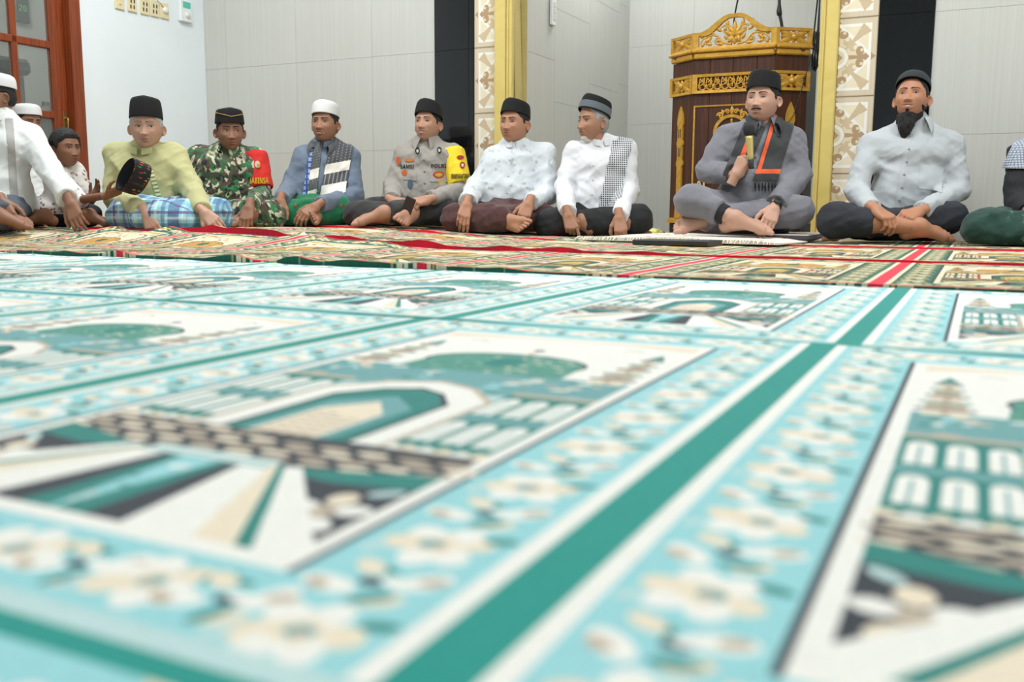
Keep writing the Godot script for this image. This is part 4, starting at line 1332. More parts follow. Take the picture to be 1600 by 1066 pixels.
func seat_things() -> void:
	# cushioned white mat with maroon print, fringe at the front edge
	var r := Ras.new(256, 256, rgb(232, 226, 214))
	r.s = 256
	var g := RandomNumberGenerator.new()
	g.seed = 77
	for k in 150:
		var x := g.randf_range(0.08, 0.92); var y := g.randf_range(0.08, 0.92)
		r.oval(x, y, g.randf_range(0.008, 0.025), g.randf_range(0.006, 0.014), [rgb(150, 84, 96), rgb(196, 160, 158), rgb(214, 196, 186)][k % 3], g.randf_range(0, 3))
	var m := cloth(StandardMaterial3D.new())
	m.albedo_texture = r.tex()
	var mx := Transform3D(RB * Basis(Vector3.UP, -0.13), W(-1.28, 4.86, 0.020))
	var t := thing("seat_mat", "white fringed mat with maroon print under the speaker", "mat", mx)
	var mb := MB.new()
	var rows := []
	for b in 15:
		var row := PackedVector3Array()
		for a in 25:
			var x := -0.52 + 1.04 * a / 24.0; var z := 0.42 - 0.86 * b / 14.0
			row.append(Vector3(x, 0.034 + 0.004 * sin(x * 9.0 + z * 4.0) - 0.012 * ramp(0.40, 0.52, absf(x)), z))
		rows.append(row)
	mb.grid(rows)
	for e in 2:
		var row: PackedVector3Array = rows[0 if e == 0 else 14]
		var low := PackedVector3Array()
		for p in row: low.append(Vector3(p.x, 0.013, p.z))
		mb.grid([low, row] if e == 0 else [row, low], false, false, Rect2(0, 0, 1, 0.02))
		var side := PackedVector3Array(); var sl := PackedVector3Array()
		for q in rows:
			var p: Vector3 = q[0 if e == 0 else 24]
			side.append(p); sl.append(Vector3(p.x, 0.013, p.z))
		mb.grid([side, sl] if e == 0 else [sl, side], false, false, Rect2(0, 0, 0.02, 0.02))
	put("mat", mb.mesh(m), t)
	var fr := MB.new()
	for k in 66:
		var x := -0.51 + 1.02 * k / 65.0
		var s := g.randf_range(-0.012, 0.012)
		fr.tube(PackedVector3Array([Vector3(x, 0.032, 0.415), Vector3(x + s * 0.4, 0.030, 0.435), Vector3(x + s, 0.016, 0.452 + g.randf_range(0, 0.012))]), PackedFloat32Array([0.003, 0.0028, 0.0022]), 5)
	for k in 40:
		var z := 0.40 - 0.8 * k / 39.0
		fr.tube(PackedVector3Array([Vector3(-0.515, 0.022, z), Vector3(-0.545, 0.020, z + g.randf_range(-0.008, 0.008)), Vector3(-0.575, 0.014, z + g.randf_range(-0.015, 0.015))]), PackedFloat32Array([0.003, 0.0028, 0.0022]), 5)
	var fo := put("fringe", fr.mesh(cloth(mat(rgb(228, 222, 204)))), t, "cream fringe")
	fo.set_meta("kind", "stuff")
	var cu := thing("cushion", "flat grey edged seat cushion beside the fringed mat", "cushion", Transform3D(RB, W(-0.86, 5.15, 0.032)))
	var cm := MB.new()
	cm.box(Vector3(0, 0.016, 0), Vector3(0.24, 0.030, 0.62), 0.012)
	put("pad", cm.mesh(cloth(mat(rgb(62, 54, 58)))), cu)
	var ct := MB.new()
	ct.box(Vector3(-0.01, 0.034, -0.01), Vector3(0.23, 0.008, 0.60), 0.004)
	put("cover", ct.mesh(cloth(tri_mat(check_tex(rgb(206, 200, 194), rgb(176, 160, 158), 16), 5.0))), cu)
	var bd := thing("black_board", "flat black case lying before the fringed mat", "case", Transform3D(RB * Basis(Vector3.UP, -0.10), W(-1.262, 4.30, 0.026)))
	var bm := MB.new()
	bm.box(Vector3(0, 0.013, 0), Vector3(0.37, 0.024, 0.20), 0.003)
	put("lid", bm.mesh(mat(rgb(46, 48, 50), 0.45)), bd)
	# folded yellow bag and maroon book at the foot of the pulpit
	var yb := thing("plastic_bag", "crumpled yellow green bag at the foot of the pulpit", "bag", Transform3D(RB, W(-1.98, 6.02, 0.012)))
	var f := Fld.new(Vector3(-0.18, -0.02, -0.15), Vector3(0.18, 0.12, 0.15), 0.008)
	f.cap(Vector3(-0.07, 0.02, 0), Vector3(0.07, 0.022, 0.02), 0.034, 0.030, 0.02)
	f.cap(Vector3(0.02, 0.02, -0.03), Vector3(0.09, 0.015, -0.02), 0.03, 0.02, 0.02)
	f.rough(wrinkle, 0.016, Vector3(22, 30, 22))
	f.cut_below(0.0)
	var ym := MB.new()
	f.push(ym, Vector3.ZERO)
	put("bag", ym.mesh(mat(rgb(206, 206, 118), 0.5)), yb)
	var bk := thing("book", "maroon book lying beside the pulpit plinth", "book", Transform3D(RB, W(-2.06, 6.32, 0.012)))
	var b1 := MB.new()
	b1.box(Vector3(0, 0.014, 0), Vector3(0.19, 0.026, 0.14), 0.003)
	put("cover", b1.mesh(mat(rgb(128, 36, 54), 0.6)), bk)
	var b2 := MB.new()
	b2.box(Vector3(0.0, 0.014, 0.004), Vector3(0.184, 0.018, 0.136))
	put("pages", b2.mesh(mat(rgb(226, 218, 200), 0.9)), bk)

class Head:
	const LOW := 0.113
	const YS := 0.122 / 0.113
	var w := 1.0
	var jaw := 0.24
	var nose := 1.0
	var age := 0.0
	var smile := 0.0
	var gape := 0.0
	var cheek := 1.0
	static func g(x: float, y: float, sx: float, sy: float) -> float:
		return exp(-(x * x) / (sx * sx) - (y * y) / (sy * sy))
	static func rp(a: float, b: float, x: float) -> float:
		var t := clampf((x - a) / (b - a), 0.0, 1.0)
		return t * t * (3.0 - 2.0 * t)
	func pt(lon: float, lat: float) -> Vector3:
		var cl := cos(lat)
		cl = pow(maxf(cl, 0.0), 0.66 if lat < 0.0 else 0.86)
		var y := sin(lat)
		var zf := cos(lon)
		var p := Vector3(sin(lon) * cl * 0.0775 * w, y * (0.118 if y > 0.0 else LOW), zf * cl * (0.094 if zf > 0.0 else 0.106))
		var dn := rp(-0.005, -LOW, p.y)
		p.x *= 1.0 - jaw * dn * dn - 0.07 * dn
		if zf > 0.0: p.z += 0.014 * dn * zf
		else: p.z *= 1.0 - 0.45 * dn
		# flatter temples and a broader forehead plane
		p.z -= 0.004 * zf * rp(0.045, 0.0, absf(p.x)) * rp(-0.03, 0.0, p.y) * rp(0.07, 0.03, p.y)
		if p.z > 0.015:
			var fm := rp(0.015, 0.055, p.z)
			var ax := absf(p.x)
			var yy := p.y * YS if p.y < 0.0 else p.y
			var dz := 0.0
			if yy < 0.022 and yy > -0.062:
				var t := clampf((0.016 - yy) / 0.058, 0.0, 1.0)
				dz += nose * (0.003 + 0.019 * pow(t, 1.4)) * exp(-pow(ax / (0.0075 + 0.0075 * t), 2.0)) * (1.0 - rp(-0.043, -0.058, yy)) * rp(0.022, 0.006, yy)
				dz += nose * 0.009 * g(ax - 0.0150, yy + 0.0435, 0.0065, 0.0075)
			dz -= 0.0105 * g(ax - 0.031, yy - 0.004, 0.019, 0.011)
			dz += 0.0055 * g(ax - 0.032, yy - 0.001, 0.014, 0.007)
			dz += 0.0050 * g(ax - 0.030, yy - 0.025, 0.024, 0.008)
			dz += 0.0060 * cheek * g(ax - 0.043, yy + 0.030, 0.018, 0.017)
			var sy := yy - smile * 0.0055 * (ax / 0.025) * (ax / 0.025) + 0.0735
			dz += 0.0055 * g(p.x, sy, 0.030, 0.022)
			dz += 0.0050 * g(p.x, sy - 0.0062 - gape * 0.4, 0.018, 0.0048)
			dz += 0.0060 * g(p.x, sy + 0.0068 + gape * 0.6, 0.016, 0.0055)
			dz -= (0.0045 + gape * 0.4) * g(p.x, sy, 0.022, 0.0025 + gape * 0.5)
			dz += 0.0070 * g(p.x, yy + 0.110, 0.020, 0.013)
			dz -= 0.0030 * g(p.x, yy + 0.094, 0.018, 0.005)
			if age > 0.0:
				var a := Vector2(0.018, -0.044); var b := Vector2(0.033, -0.080)
				var q := Vector2(ax, yy)
				var s := clampf((q - a).dot(b - a) / (b - a).length_squared(), 0.0, 1.0)
				dz -= age * 0.0035 * exp(-pow(q.distance_to(a.lerp(b, s)) / 0.0045, 2.0))
				dz -= age * 0.0018 * g(ax - 0.032, yy + 0.014, 0.015, 0.0035)
				dz -= age * 0.0012 * g(yy - 0.045, 0.0, 0.0030, 1.0) * rp(0.05, 0.03, ax)
				dz -= age * 0.0012 * g(yy - 0.058, 0.0, 0.0030, 1.0) * rp(0.05, 0.03, ax)
			p.z += dz * fm
		return p
	func surf(x: float, y: float) -> Vector3:
		var lat := asin(clampf(y / (0.118 if y > 0.0 else LOW), -0.99, 0.99))
		var lon := asin(clampf(x / 0.077, -0.95, 0.95))
		var p := Vector3.ZERO
		for k in 5:
			p = pt(lon, lat)
			lon += (x - p.x) / 0.085
			lat += (y - p.y) / 0.12
		return p

const SKIN_LIPS := Color(0.30, 0.13, 0.11)

func head_into(mb: MB, H: Head, xf: Transform3D, skin: Color, lips: Color, stub: float, base: Vector3) -> void:
	var nlon := 84; var nlat := 76
	var rows := []
	var cols := []
	for a in nlat + 1:
		var t := -1.0 + 2.0 * a / nlat
		var lat := (t * 0.72 + 0.28 * t * t * t) * PI / 2
		var row := PackedVector3Array()
		var rc := []
		for b in nlon:
			var s := -1.0 + 2.0 * b / nlon
			var lon := PI * s * (0.5 + 0.5 * s * s)
			var p := H.pt(lon, lat)
			var c := skin
			if p.z > 0.02:
				var sy := p.y * Head.YS - H.smile * 0.0055 * pow(absf(p.x) / 0.025, 2.0) + 0.0735
				var lm := Head.g(p.x, sy - 0.006, 0.021, 0.006) + Head.g(p.x, sy + 0.007, 0.019, 0.007)
				c = c.lerp(lips, clampf(lm * 0.9, 0, 0.8))
				if stub > 0.0: c = c.lerp(Color(0.08, 0.07, 0.065), stub * clampf(Head.g(p.x, p.y + 0.085, 0.055, 0.035) - lm, 0, 1) * 0.6)
			row.append(xf * p - base)
			rc.append(c)
		rows.append(row)
		cols.append(rc)
	mb.grid(rows, true, false, Rect2(0, 0, 1, 1), cols)
	# ears: a curled rim round a hollow
	for sd in [-1.0, 1.0]:
		var er := []
		var cc := []
		for a in 9:
			var row := PackedVector3Array()
			var rc := []
			var r := a / 8.0
			for b in 20:
				var th := TAU * b / 20
				var lobe := 1.0 - 0.22 * maxf(0.0, -sin(th))
				var q := Vector3(0, sin(th) * 0.033 * (r if a < 7 else 0.9 - 0.5 * (a - 7)), cos(th) * 0.019 * lobe * (r if a < 7 else 0.85 - 0.5 * (a - 7)))
				var lift := 0.002 + 0.010 * Head.rp(0.35, 0.82, r)
				if a >= 7: lift = 0.004 - 0.006 * (a - 7)
				q.x = lift
				q = Basis(Vector3(0, 0, 1), 0.0) * Basis(Vector3(0, 1, 0), -0.45) * q
				q = Vector3(sd * (0.0745 * H.w + q.x + 0.006 * (0.5 - cos(th) * r)), q.y - 0.012, q.z - 0.012)
				row.append(xf * q - base)
				rc.append(skin)
			er.append(row)
			cc.append(rc)
		mb.grid(er, true, sd > 0, Rect2(0, 0, 1, 1), cc)

# a shell of hair lying on the head where fn gives a thickness
func head_patch(H: Head, xf: Transform3D, base: Vector3, fn: Callable, lo: Vector2, hi: Vector2, na: int, nb: int, rough := 0.0) -> MB:
	var mb := MB.new()
	var pts := []
	var th := []
	for b in nb + 1:
		var row := PackedVector3Array()
		var tr := PackedFloat32Array()
		for a in na + 1:
			var lon := lerpf(lo.x, hi.x, float(a) / na); var lat := lerpf(lo.y, hi.y, float(b) / nb)
			var p := H.pt(lon, lat)
			var t: float = fn.call(p, lon)
			var out := Vector3(p.x * 1.3, p.y * 0.7, p.z).normalized()
			var k := clampf(t, -0.0015, 0.2)
			if rough > 0.0 and t > 0.0: k += rough * wrinkle.get_noise_3d(p.x * 260.0, p.y * 90.0, p.z * 260.0)
			row.append(xf * (p + out * k) - base)
			tr.append(t)
		pts.append(row)
		th.append(tr)
	var full := MB.new()
	full.grid(pts)
	mb.v = full.v; mb.n = full.n; mb.t = full.t; mb.c = full.c
	for b in nb:
		for a in na:
			if th[b][a] > 0 or th[b + 1][a] > 0 or th[b][a + 1] > 0 or th[b + 1][a + 1] > 0:
				var q := b * (na + 1) + a
				mb.tri(q, q + na + 2, q + 1); mb.tri(q, q + na + 1, q + na + 2)
	return mb

func limbs_bounds(pts: Array, m: float) -> AABB:
	var b := AABB(pts[0], Vector3.ZERO)
	for p in pts: b = b.expand(p)
	return b.grow(m)

# local: wrist at the origin, fingers along +z, back of the hand +y, thumb at +x
func hand(pose: String) -> MB:
	if hand_cache.has(pose): return hand_cache[pose]
	var f := Fld.new(Vector3(-0.07, -0.13, -0.05), Vector3(0.09, 0.05, 0.22), 0.0036)
	var kx := [0.027, 0.008, -0.011, -0.028]
	var kz := [0.085, 0.089, 0.085, 0.077]
	var ln := [[0.043, 0.026, 0.021], [0.047, 0.030, 0.022], [0.043, 0.028, 0.021], [0.034, 0.021, 0.018]]
	var curl := {"rest": [[0.35, 0.45, 0.30], [0.42, 0.50, 0.32], [0.46, 0.52, 0.34], [0.50, 0.52, 0.34]], "grip": [[1.1, 1.35, 0.7], [1.15, 1.4, 0.75], [1.2, 1.4, 0.75], [1.25, 1.4, 0.75]], "point": [[0.35, 0.30, 0.2], [1.2, 1.3, 0.6], [1.25, 1.3, 0.6], [1.25, 1.3, 0.6]], "open": [[0.15, 0.2, 0.15], [0.12, 0.22, 0.16], [0.15, 0.25, 0.18], [0.2, 0.28, 0.18]], "half": [[0.7, 0.8, 0.4], [0.75, 0.85, 0.45], [0.8, 0.85, 0.45], [0.85, 0.85, 0.45]]}[pose] as Array
	var sp: float = {"rest": 0.07, "grip": 0.0, "point": 0.02, "open": 0.12, "half": 0.03}[pose]
	f.cap(Vector3(0, 0, -0.045), Vector3(0, 0, 0.012), 0.0245, 0.025, 0.01)
	for k in 4:
		f.cap(Vector3(kx[k] * 0.55, -0.001, 0.012), Vector3(kx[k], 0, kz[k]), 0.0165, 0.0122, 0.012)
	f.cap(Vector3(0.012, -0.010, 0.02), Vector3(0.002, -0.008, 0.07), 0.017, 0.013, 0.012)
	f.cap(Vector3(-0.018, -0.010, 0.02), Vector3(-0.020, -0.008, 0.06), 0.016, 0.012, 0.012)
	for k in 4:
		var p := Vector3(kx[k], 0, kz[k])
		var ang := 0.0
		var rr := 0.0102 if k < 3 else 0.0088
		for q in 3:
			ang += curl[k][q]
			var yaw: float = sp * (1.2 - 0.8 * k)
			var dirv := Vector3(sin(yaw) * cos(ang), -sin(ang), cos(yaw) * cos(ang))
			var e: Vector3 = p + dirv * ln[k][q]
			f.cap(p, e, rr, rr - 0.0008, 0.004)
			rr -= 0.0009
			p = e
	var th := {"rest": [Vector3(0.046, -0.014, 0.05), Vector3(0.057, -0.022, 0.080), Vector3(0.058, -0.030, 0.105)], "grip": [Vector3(0.044, -0.028, 0.045), Vector3(0.040, -0.056, 0.066), Vector3(0.022, -0.072, 0.078)], "point": [Vector3(0.042, -0.025, 0.05), Vector3(0.040, -0.045, 0.074), Vector3(0.030, -0.058, 0.092)], "open": [Vector3(0.048, -0.010, 0.045), Vector3(0.068, -0.014, 0.070), Vector3(0.080, -0.016, 0.092)], "half": [Vector3(0.046, -0.018, 0.048), Vector3(0.054, -0.034, 0.076), Vector3(0.048, -0.046, 0.098)]}[pose] as Array
	f.cap(Vector3(0.018, -0.008, 0.012), th[0], 0.017, 0.0135, 0.012)
	f.cap(th[0], th[1], 0.0125, 0.0110, 0.004)
	f.cap(th[1], th[2], 0.0110, 0.0090, 0.004)
	var mb := MB.new()
	f.push(mb, Vector3.ZERO)
	hand_cache[pose] = mb
	return mb

# local: ankle at the origin, toes along +z, sole at -y, big toe at +x
func foot() -> MB:
	if foot_cache.has("foot"): return foot_cache["foot"]
	var f := Fld.new(Vector3(-0.08, -0.11, -0.10), Vector3(0.08, 0.09, 0.23), 0.0042)
	f.cap(Vector3(0, 0.012, -0.004), Vector3(0, 0.0, 0.0), 0.034, 0.036, 0.02)
	f.cap(Vector3(0, -0.010, -0.005), Vector3(0, -0.050, -0.045), 0.036, 0.030, 0.03)
	f.cap(Vector3(0.004, -0.005, 0.012), Vector3(0.022, -0.048, 0.135), 0.036, 0.021, 0.03)
	f.cap(Vector3(-0.006, -0.020, 0.010), Vector3(-0.024, -0.056, 0.115), 0.032, 0.017, 0.03)
	f.cap(Vector3(0, -0.055, -0.035), Vector3(-0.022, -0.058, 0.09), 0.026, 0.017, 0.03)
	f.cap(Vector3(0.024, -0.052, 0.13), Vector3(-0.026, -0.058, 0.112), 0.019, 0.015, 0.02)
	var tx := [0.029, 0.008, -0.008, -0.022, -0.035]
	var tz := [0.142, 0.142, 0.136, 0.126, 0.114]
	var tl := [0.040, 0.036, 0.032, 0.027, 0.022]
	for k in 5:
		var r := 0.0135 if k == 0 else 0.0098 - 0.0006 * k
		f.cap(Vector3(tx[k] * 0.95, -0.056, tz[k] - 0.025), Vector3(tx[k], -0.055, tz[k] + tl[k] * 0.5), r * 0.95, r, 0.006)
		f.cap(Vector3(tx[k], -0.055, tz[k] + tl[k] * 0.5), Vector3(tx[k], -0.059, tz[k] + tl[k]), r, r * 0.95, 0.004)
	var mb := MB.new()
	f.push(mb, Vector3.ZERO)
	foot_cache["foot"] = mb
	return mb

func frame_of(dirv: Vector3, up: Vector3, mirror: bool, s := 1.0) -> Basis:
	var z := dirv.normalized()
	var y := (up - z * up.dot(z)).normalized()
	var x := y.cross(z)
	return Basis((-x if mirror else x) * s, y * s, z * s)

func lin(c: Color) -> Color: return c.srgb_to_linear()

# lays a thin sheet, given by its corner and two edges, on a garment
func drape(f: Fld, p00: Vector3, eu: Vector3, ev: Vector3, nu: int, nv: int, dirv: Vector3, off: float, base: Vector3, thick := 0.003, ripple := 0.0) -> MB:
	var mb := MB.new()
	var rows := []
	var low := []
	for b in nv + 1:
		var row := PackedVector3Array()
		var lw := PackedVector3Array()
		for a in nu + 1:
			var s := p00 + eu * (float(a) / nu) + ev * (float(b) / nv) - dirv * 0.22
			var q := f.march(s, dirv, off)
			if (q - s).length() < 0.3 + 1e-4 and (q - s).length() > 0.3 - 1e-4 and f.sample(q) - off > 0.002 and b > 0:
				# past the shoulder line: let the cloth fall over the back
				q = rows[b - 1][a] + base + dirv * 0.022 - ev.normalized() * 0.012
			if ripple > 0.0: q -= dirv * ripple * (0.5 + 0.5 * sin(float(a) / nu * 11.0 + b * 0.35))
			row.append(q - base)
			lw.append(q + dirv * (thick + off * 0.5) - base)
		rows.append(row)
		low.append(lw)
	# keep a sheet from tearing where the march slips past an edge
	for pass_ in 2:
		for b in nv + 1:
			for a in nu + 1:
				var p: Vector3 = rows[b][a]
				var acc := Vector3.ZERO
				var m := 0
				for q in [[-1, 0], [1, 0], [0, -1], [0, 1]]:
					var bb: int = b + q[0]; var aa: int = a + q[1]
					if bb >= 0 and bb <= nv and aa >= 0 and aa <= nu:
						acc += rows[bb][aa]; m += 1
				acc /= m
				var dd := (p - acc).dot(dirv)
				if dd > 0.012:
					rows[b][a] = p - dirv * (dd - 0.004)
					low[b][a] = rows[b][a] + dirv * (thick + off * 0.5)
	mb.grid(rows, false, false)
	var r0: PackedVector3Array = rows[0]; var l0: PackedVector3Array = low[0]
	var r1: PackedVector3Array = rows[nv]; var l1: PackedVector3Array = low[nv]
	var s0 := PackedVector3Array(); var t0 := PackedVector3Array(); var s1 := PackedVector3Array(); var t1 := PackedVector3Array()
	for b in nv + 1:
		s0.append(rows[b][0]); t0.append(low[b][0]); s1.append(rows[b][nu]); t1.append(low[b][nu])
	mb.grid([l0, r0], false, false, Rect2(0, 0.98, 1, 0.02))
	mb.grid([r1, l1], false, false, Rect2(0, 0.0, 1, 0.02))
	mb.grid([s0, t0], false, false, Rect2(0, 0, 0.02, 0.02))
	mb.grid([t1, s1], false, false, Rect2(0, 0, 0.02, 0.02))
	return mb

func drape_text(f: Fld, text: String, ctr: Vector3, right: Vector3, up: Vector3, height: float, dirv: Vector3, off: float, base: Vector3, width := 0.0) -> MB:
	var tm := TextMesh.new()
	tm.text = text
	tm.font = sys_font("Droid Sans")
	tm.font_size = 64
	tm.pixel_size = 0.001
	tm.depth = 0.001
	tm.curve_step = 3.0
	var arr := tm.get_mesh_arrays()
	var mb := MB.new()
	var vs: PackedVector3Array = arr[Mesh.ARRAY_VERTEX]
	var lo := Vector3(1e9, 1e9, 1e9); var hi := -lo
	for p in vs:
		lo = lo.min(p); hi = hi.max(p)
	var sc := height / (hi.y - lo.y)
	var sx := sc if width <= 0.0 else width / (hi.x - lo.x)
	var mid := (lo + hi) / 2
	for k in vs.size():
		var q := vs[k] - mid
		var s := ctr + right * q.x * sx + up * q.y * sc
		var h := f.march(s - dirv * 0.15, dirv, off) if f else s
		mb.vert(h - dirv * (q.z * 1.0 + 0.0005) - base, -dirv)
	var idx: PackedInt32Array = arr[Mesh.ARRAY_INDEX]
	mb.i = idx
	return mb

func collar(N: Vector3, T: Vector3, X: Vector3, kind: String, s: float, base: Vector3) -> MB:
	var mb := MB.new()
	var Z := X.cross(T).normalized()
	var rows := []
	var n := 40
	if kind == "band":
		for k in 6:
			var row := PackedVector3Array()
			var h: float = [0.0, 0.034, 0.037, 0.034, 0.0, 0.0][k]
			var r: float = [0.078, 0.072, 0.0695, 0.067, 0.070, 0.070][k]
			for a in n + 1:
				var th := lerpf(0.16, TAU - 0.16, float(a) / n)
				var fr := 0.5 + 0.5 * cos(th)
				var open := fr * fr * 0.020
				var p := N + T * (h + 0.012 - open) + (X * sin(th) * r * 0.98 + Z * (cos(th) * r * 1.02 + 0.012 * fr + 0.006)) * s
				row.append(p - base)
			rows.append(row)
		mb.grid(rows, false, false)
	else:
		# turned-down collar: stand inside, leaf outside reaching down to two points
		for k in 7:
			var row := PackedVector3Array()
			for a in n + 1:
				var t := float(a) / n
				var th := lerpf(0.30, TAU - 0.30, t)
				var fr := 0.5 + 0.5 * cos(th)
				var tip := pow(absf(t - 0.5) * 2.0, 5.0)
				var r: float = [0.066, 0.068, 0.071, 0.076, 0.086 + 0.006 * tip, 0.094 + 0.014 * tip, 0.092 + 0.014 * tip][k]
				var h: float = [0.0, 0.040, 0.044, 0.040, 0.020 - 0.010 * tip, 0.002 - 0.040 * tip, 0.0 - 0.040 * tip][k]
				var th2 := th
				if k >= 4: th2 = lerpf(th, lerpf(0.52, TAU - 0.52, t), tip * (k - 3) / 3.0)
				var p := N + T * (h + 0.010 - fr * fr * 0.022) + (X * sin(th2) * r * 0.98 + Z * (cos(th2) * r * 1.02 + 0.012 * fr + 0.004)) * s
				row.append(p - base)
			rows.append(row)
		mb.grid(rows, false, false)
	return mb

func hat_rows(kind: String) -> Array:
	# rings of an oval cap in head axes: [height, size, ridge]
	match kind:
		"peci": return [[0.0, 0.97, 0.0], [0.0, 1.03, 0.0], [0.004, 1.045, 0.0], [0.03, 1.02, 0.0], [0.055, 0.985, 0.05], [0.072, 0.95, 0.2], [0.081, 0.915, 0.4], [0.087, 0.86, 0.7], [0.089, 0.6, 1.0], [0.089, 0.3, 1.0], [0.089, 0.0, 1.0]]
		"kopiah": return [[0.0, 0.97, 0.0], [0.0, 1.02, 0.0], [0.004, 1.03, 0.0], [0.04, 1.01, 0.0], [0.062, 0.97, 0.0], [0.076, 0.90, 0.2], [0.085, 0.76, 0.3], [0.090, 0.5, 0.3], [0.092, 0.0, 0.3]]
		"skull": return [[0.0, 0.98, 0.0], [0.0, 1.02, 0.0], [0.004, 1.03, 0.0], [0.02, 1.01, 0.0], [0.038, 0.94, 0.0], [0.052, 0.82, 0.0], [0.062, 0.64, 0.0], [0.068, 0.36, 0.0], [0.070, 0.0, 0.0]]
	return []

func hat_mesh(kind: String, xf: Transform3D, base: Vector3, lo := 0, hi := 99, grow := 1.0, hs := 1.0) -> MB:
	var mb := MB.new()
	var rows := []
	var list := hat_rows(kind)
	for k in range(lo, mini(hi, list.size())):
		var q: Array = list[k]
		var row := PackedVector3Array()
		for a in 40:
			var th := TAU * a / 40
			var x: float = cos(th) * 0.0835 * q[1] * grow
			var z: float = -sin(th) * 0.1045 * q[1] * grow
			var y: float = q[0] * hs + q[2] * 0.012 * (1.0 - absf(x) / 0.083)
			row.append(xf * Vector3(x, y, z) - base)
		rows.append(row)
	mb.grid(rows, true, false)
	return mb

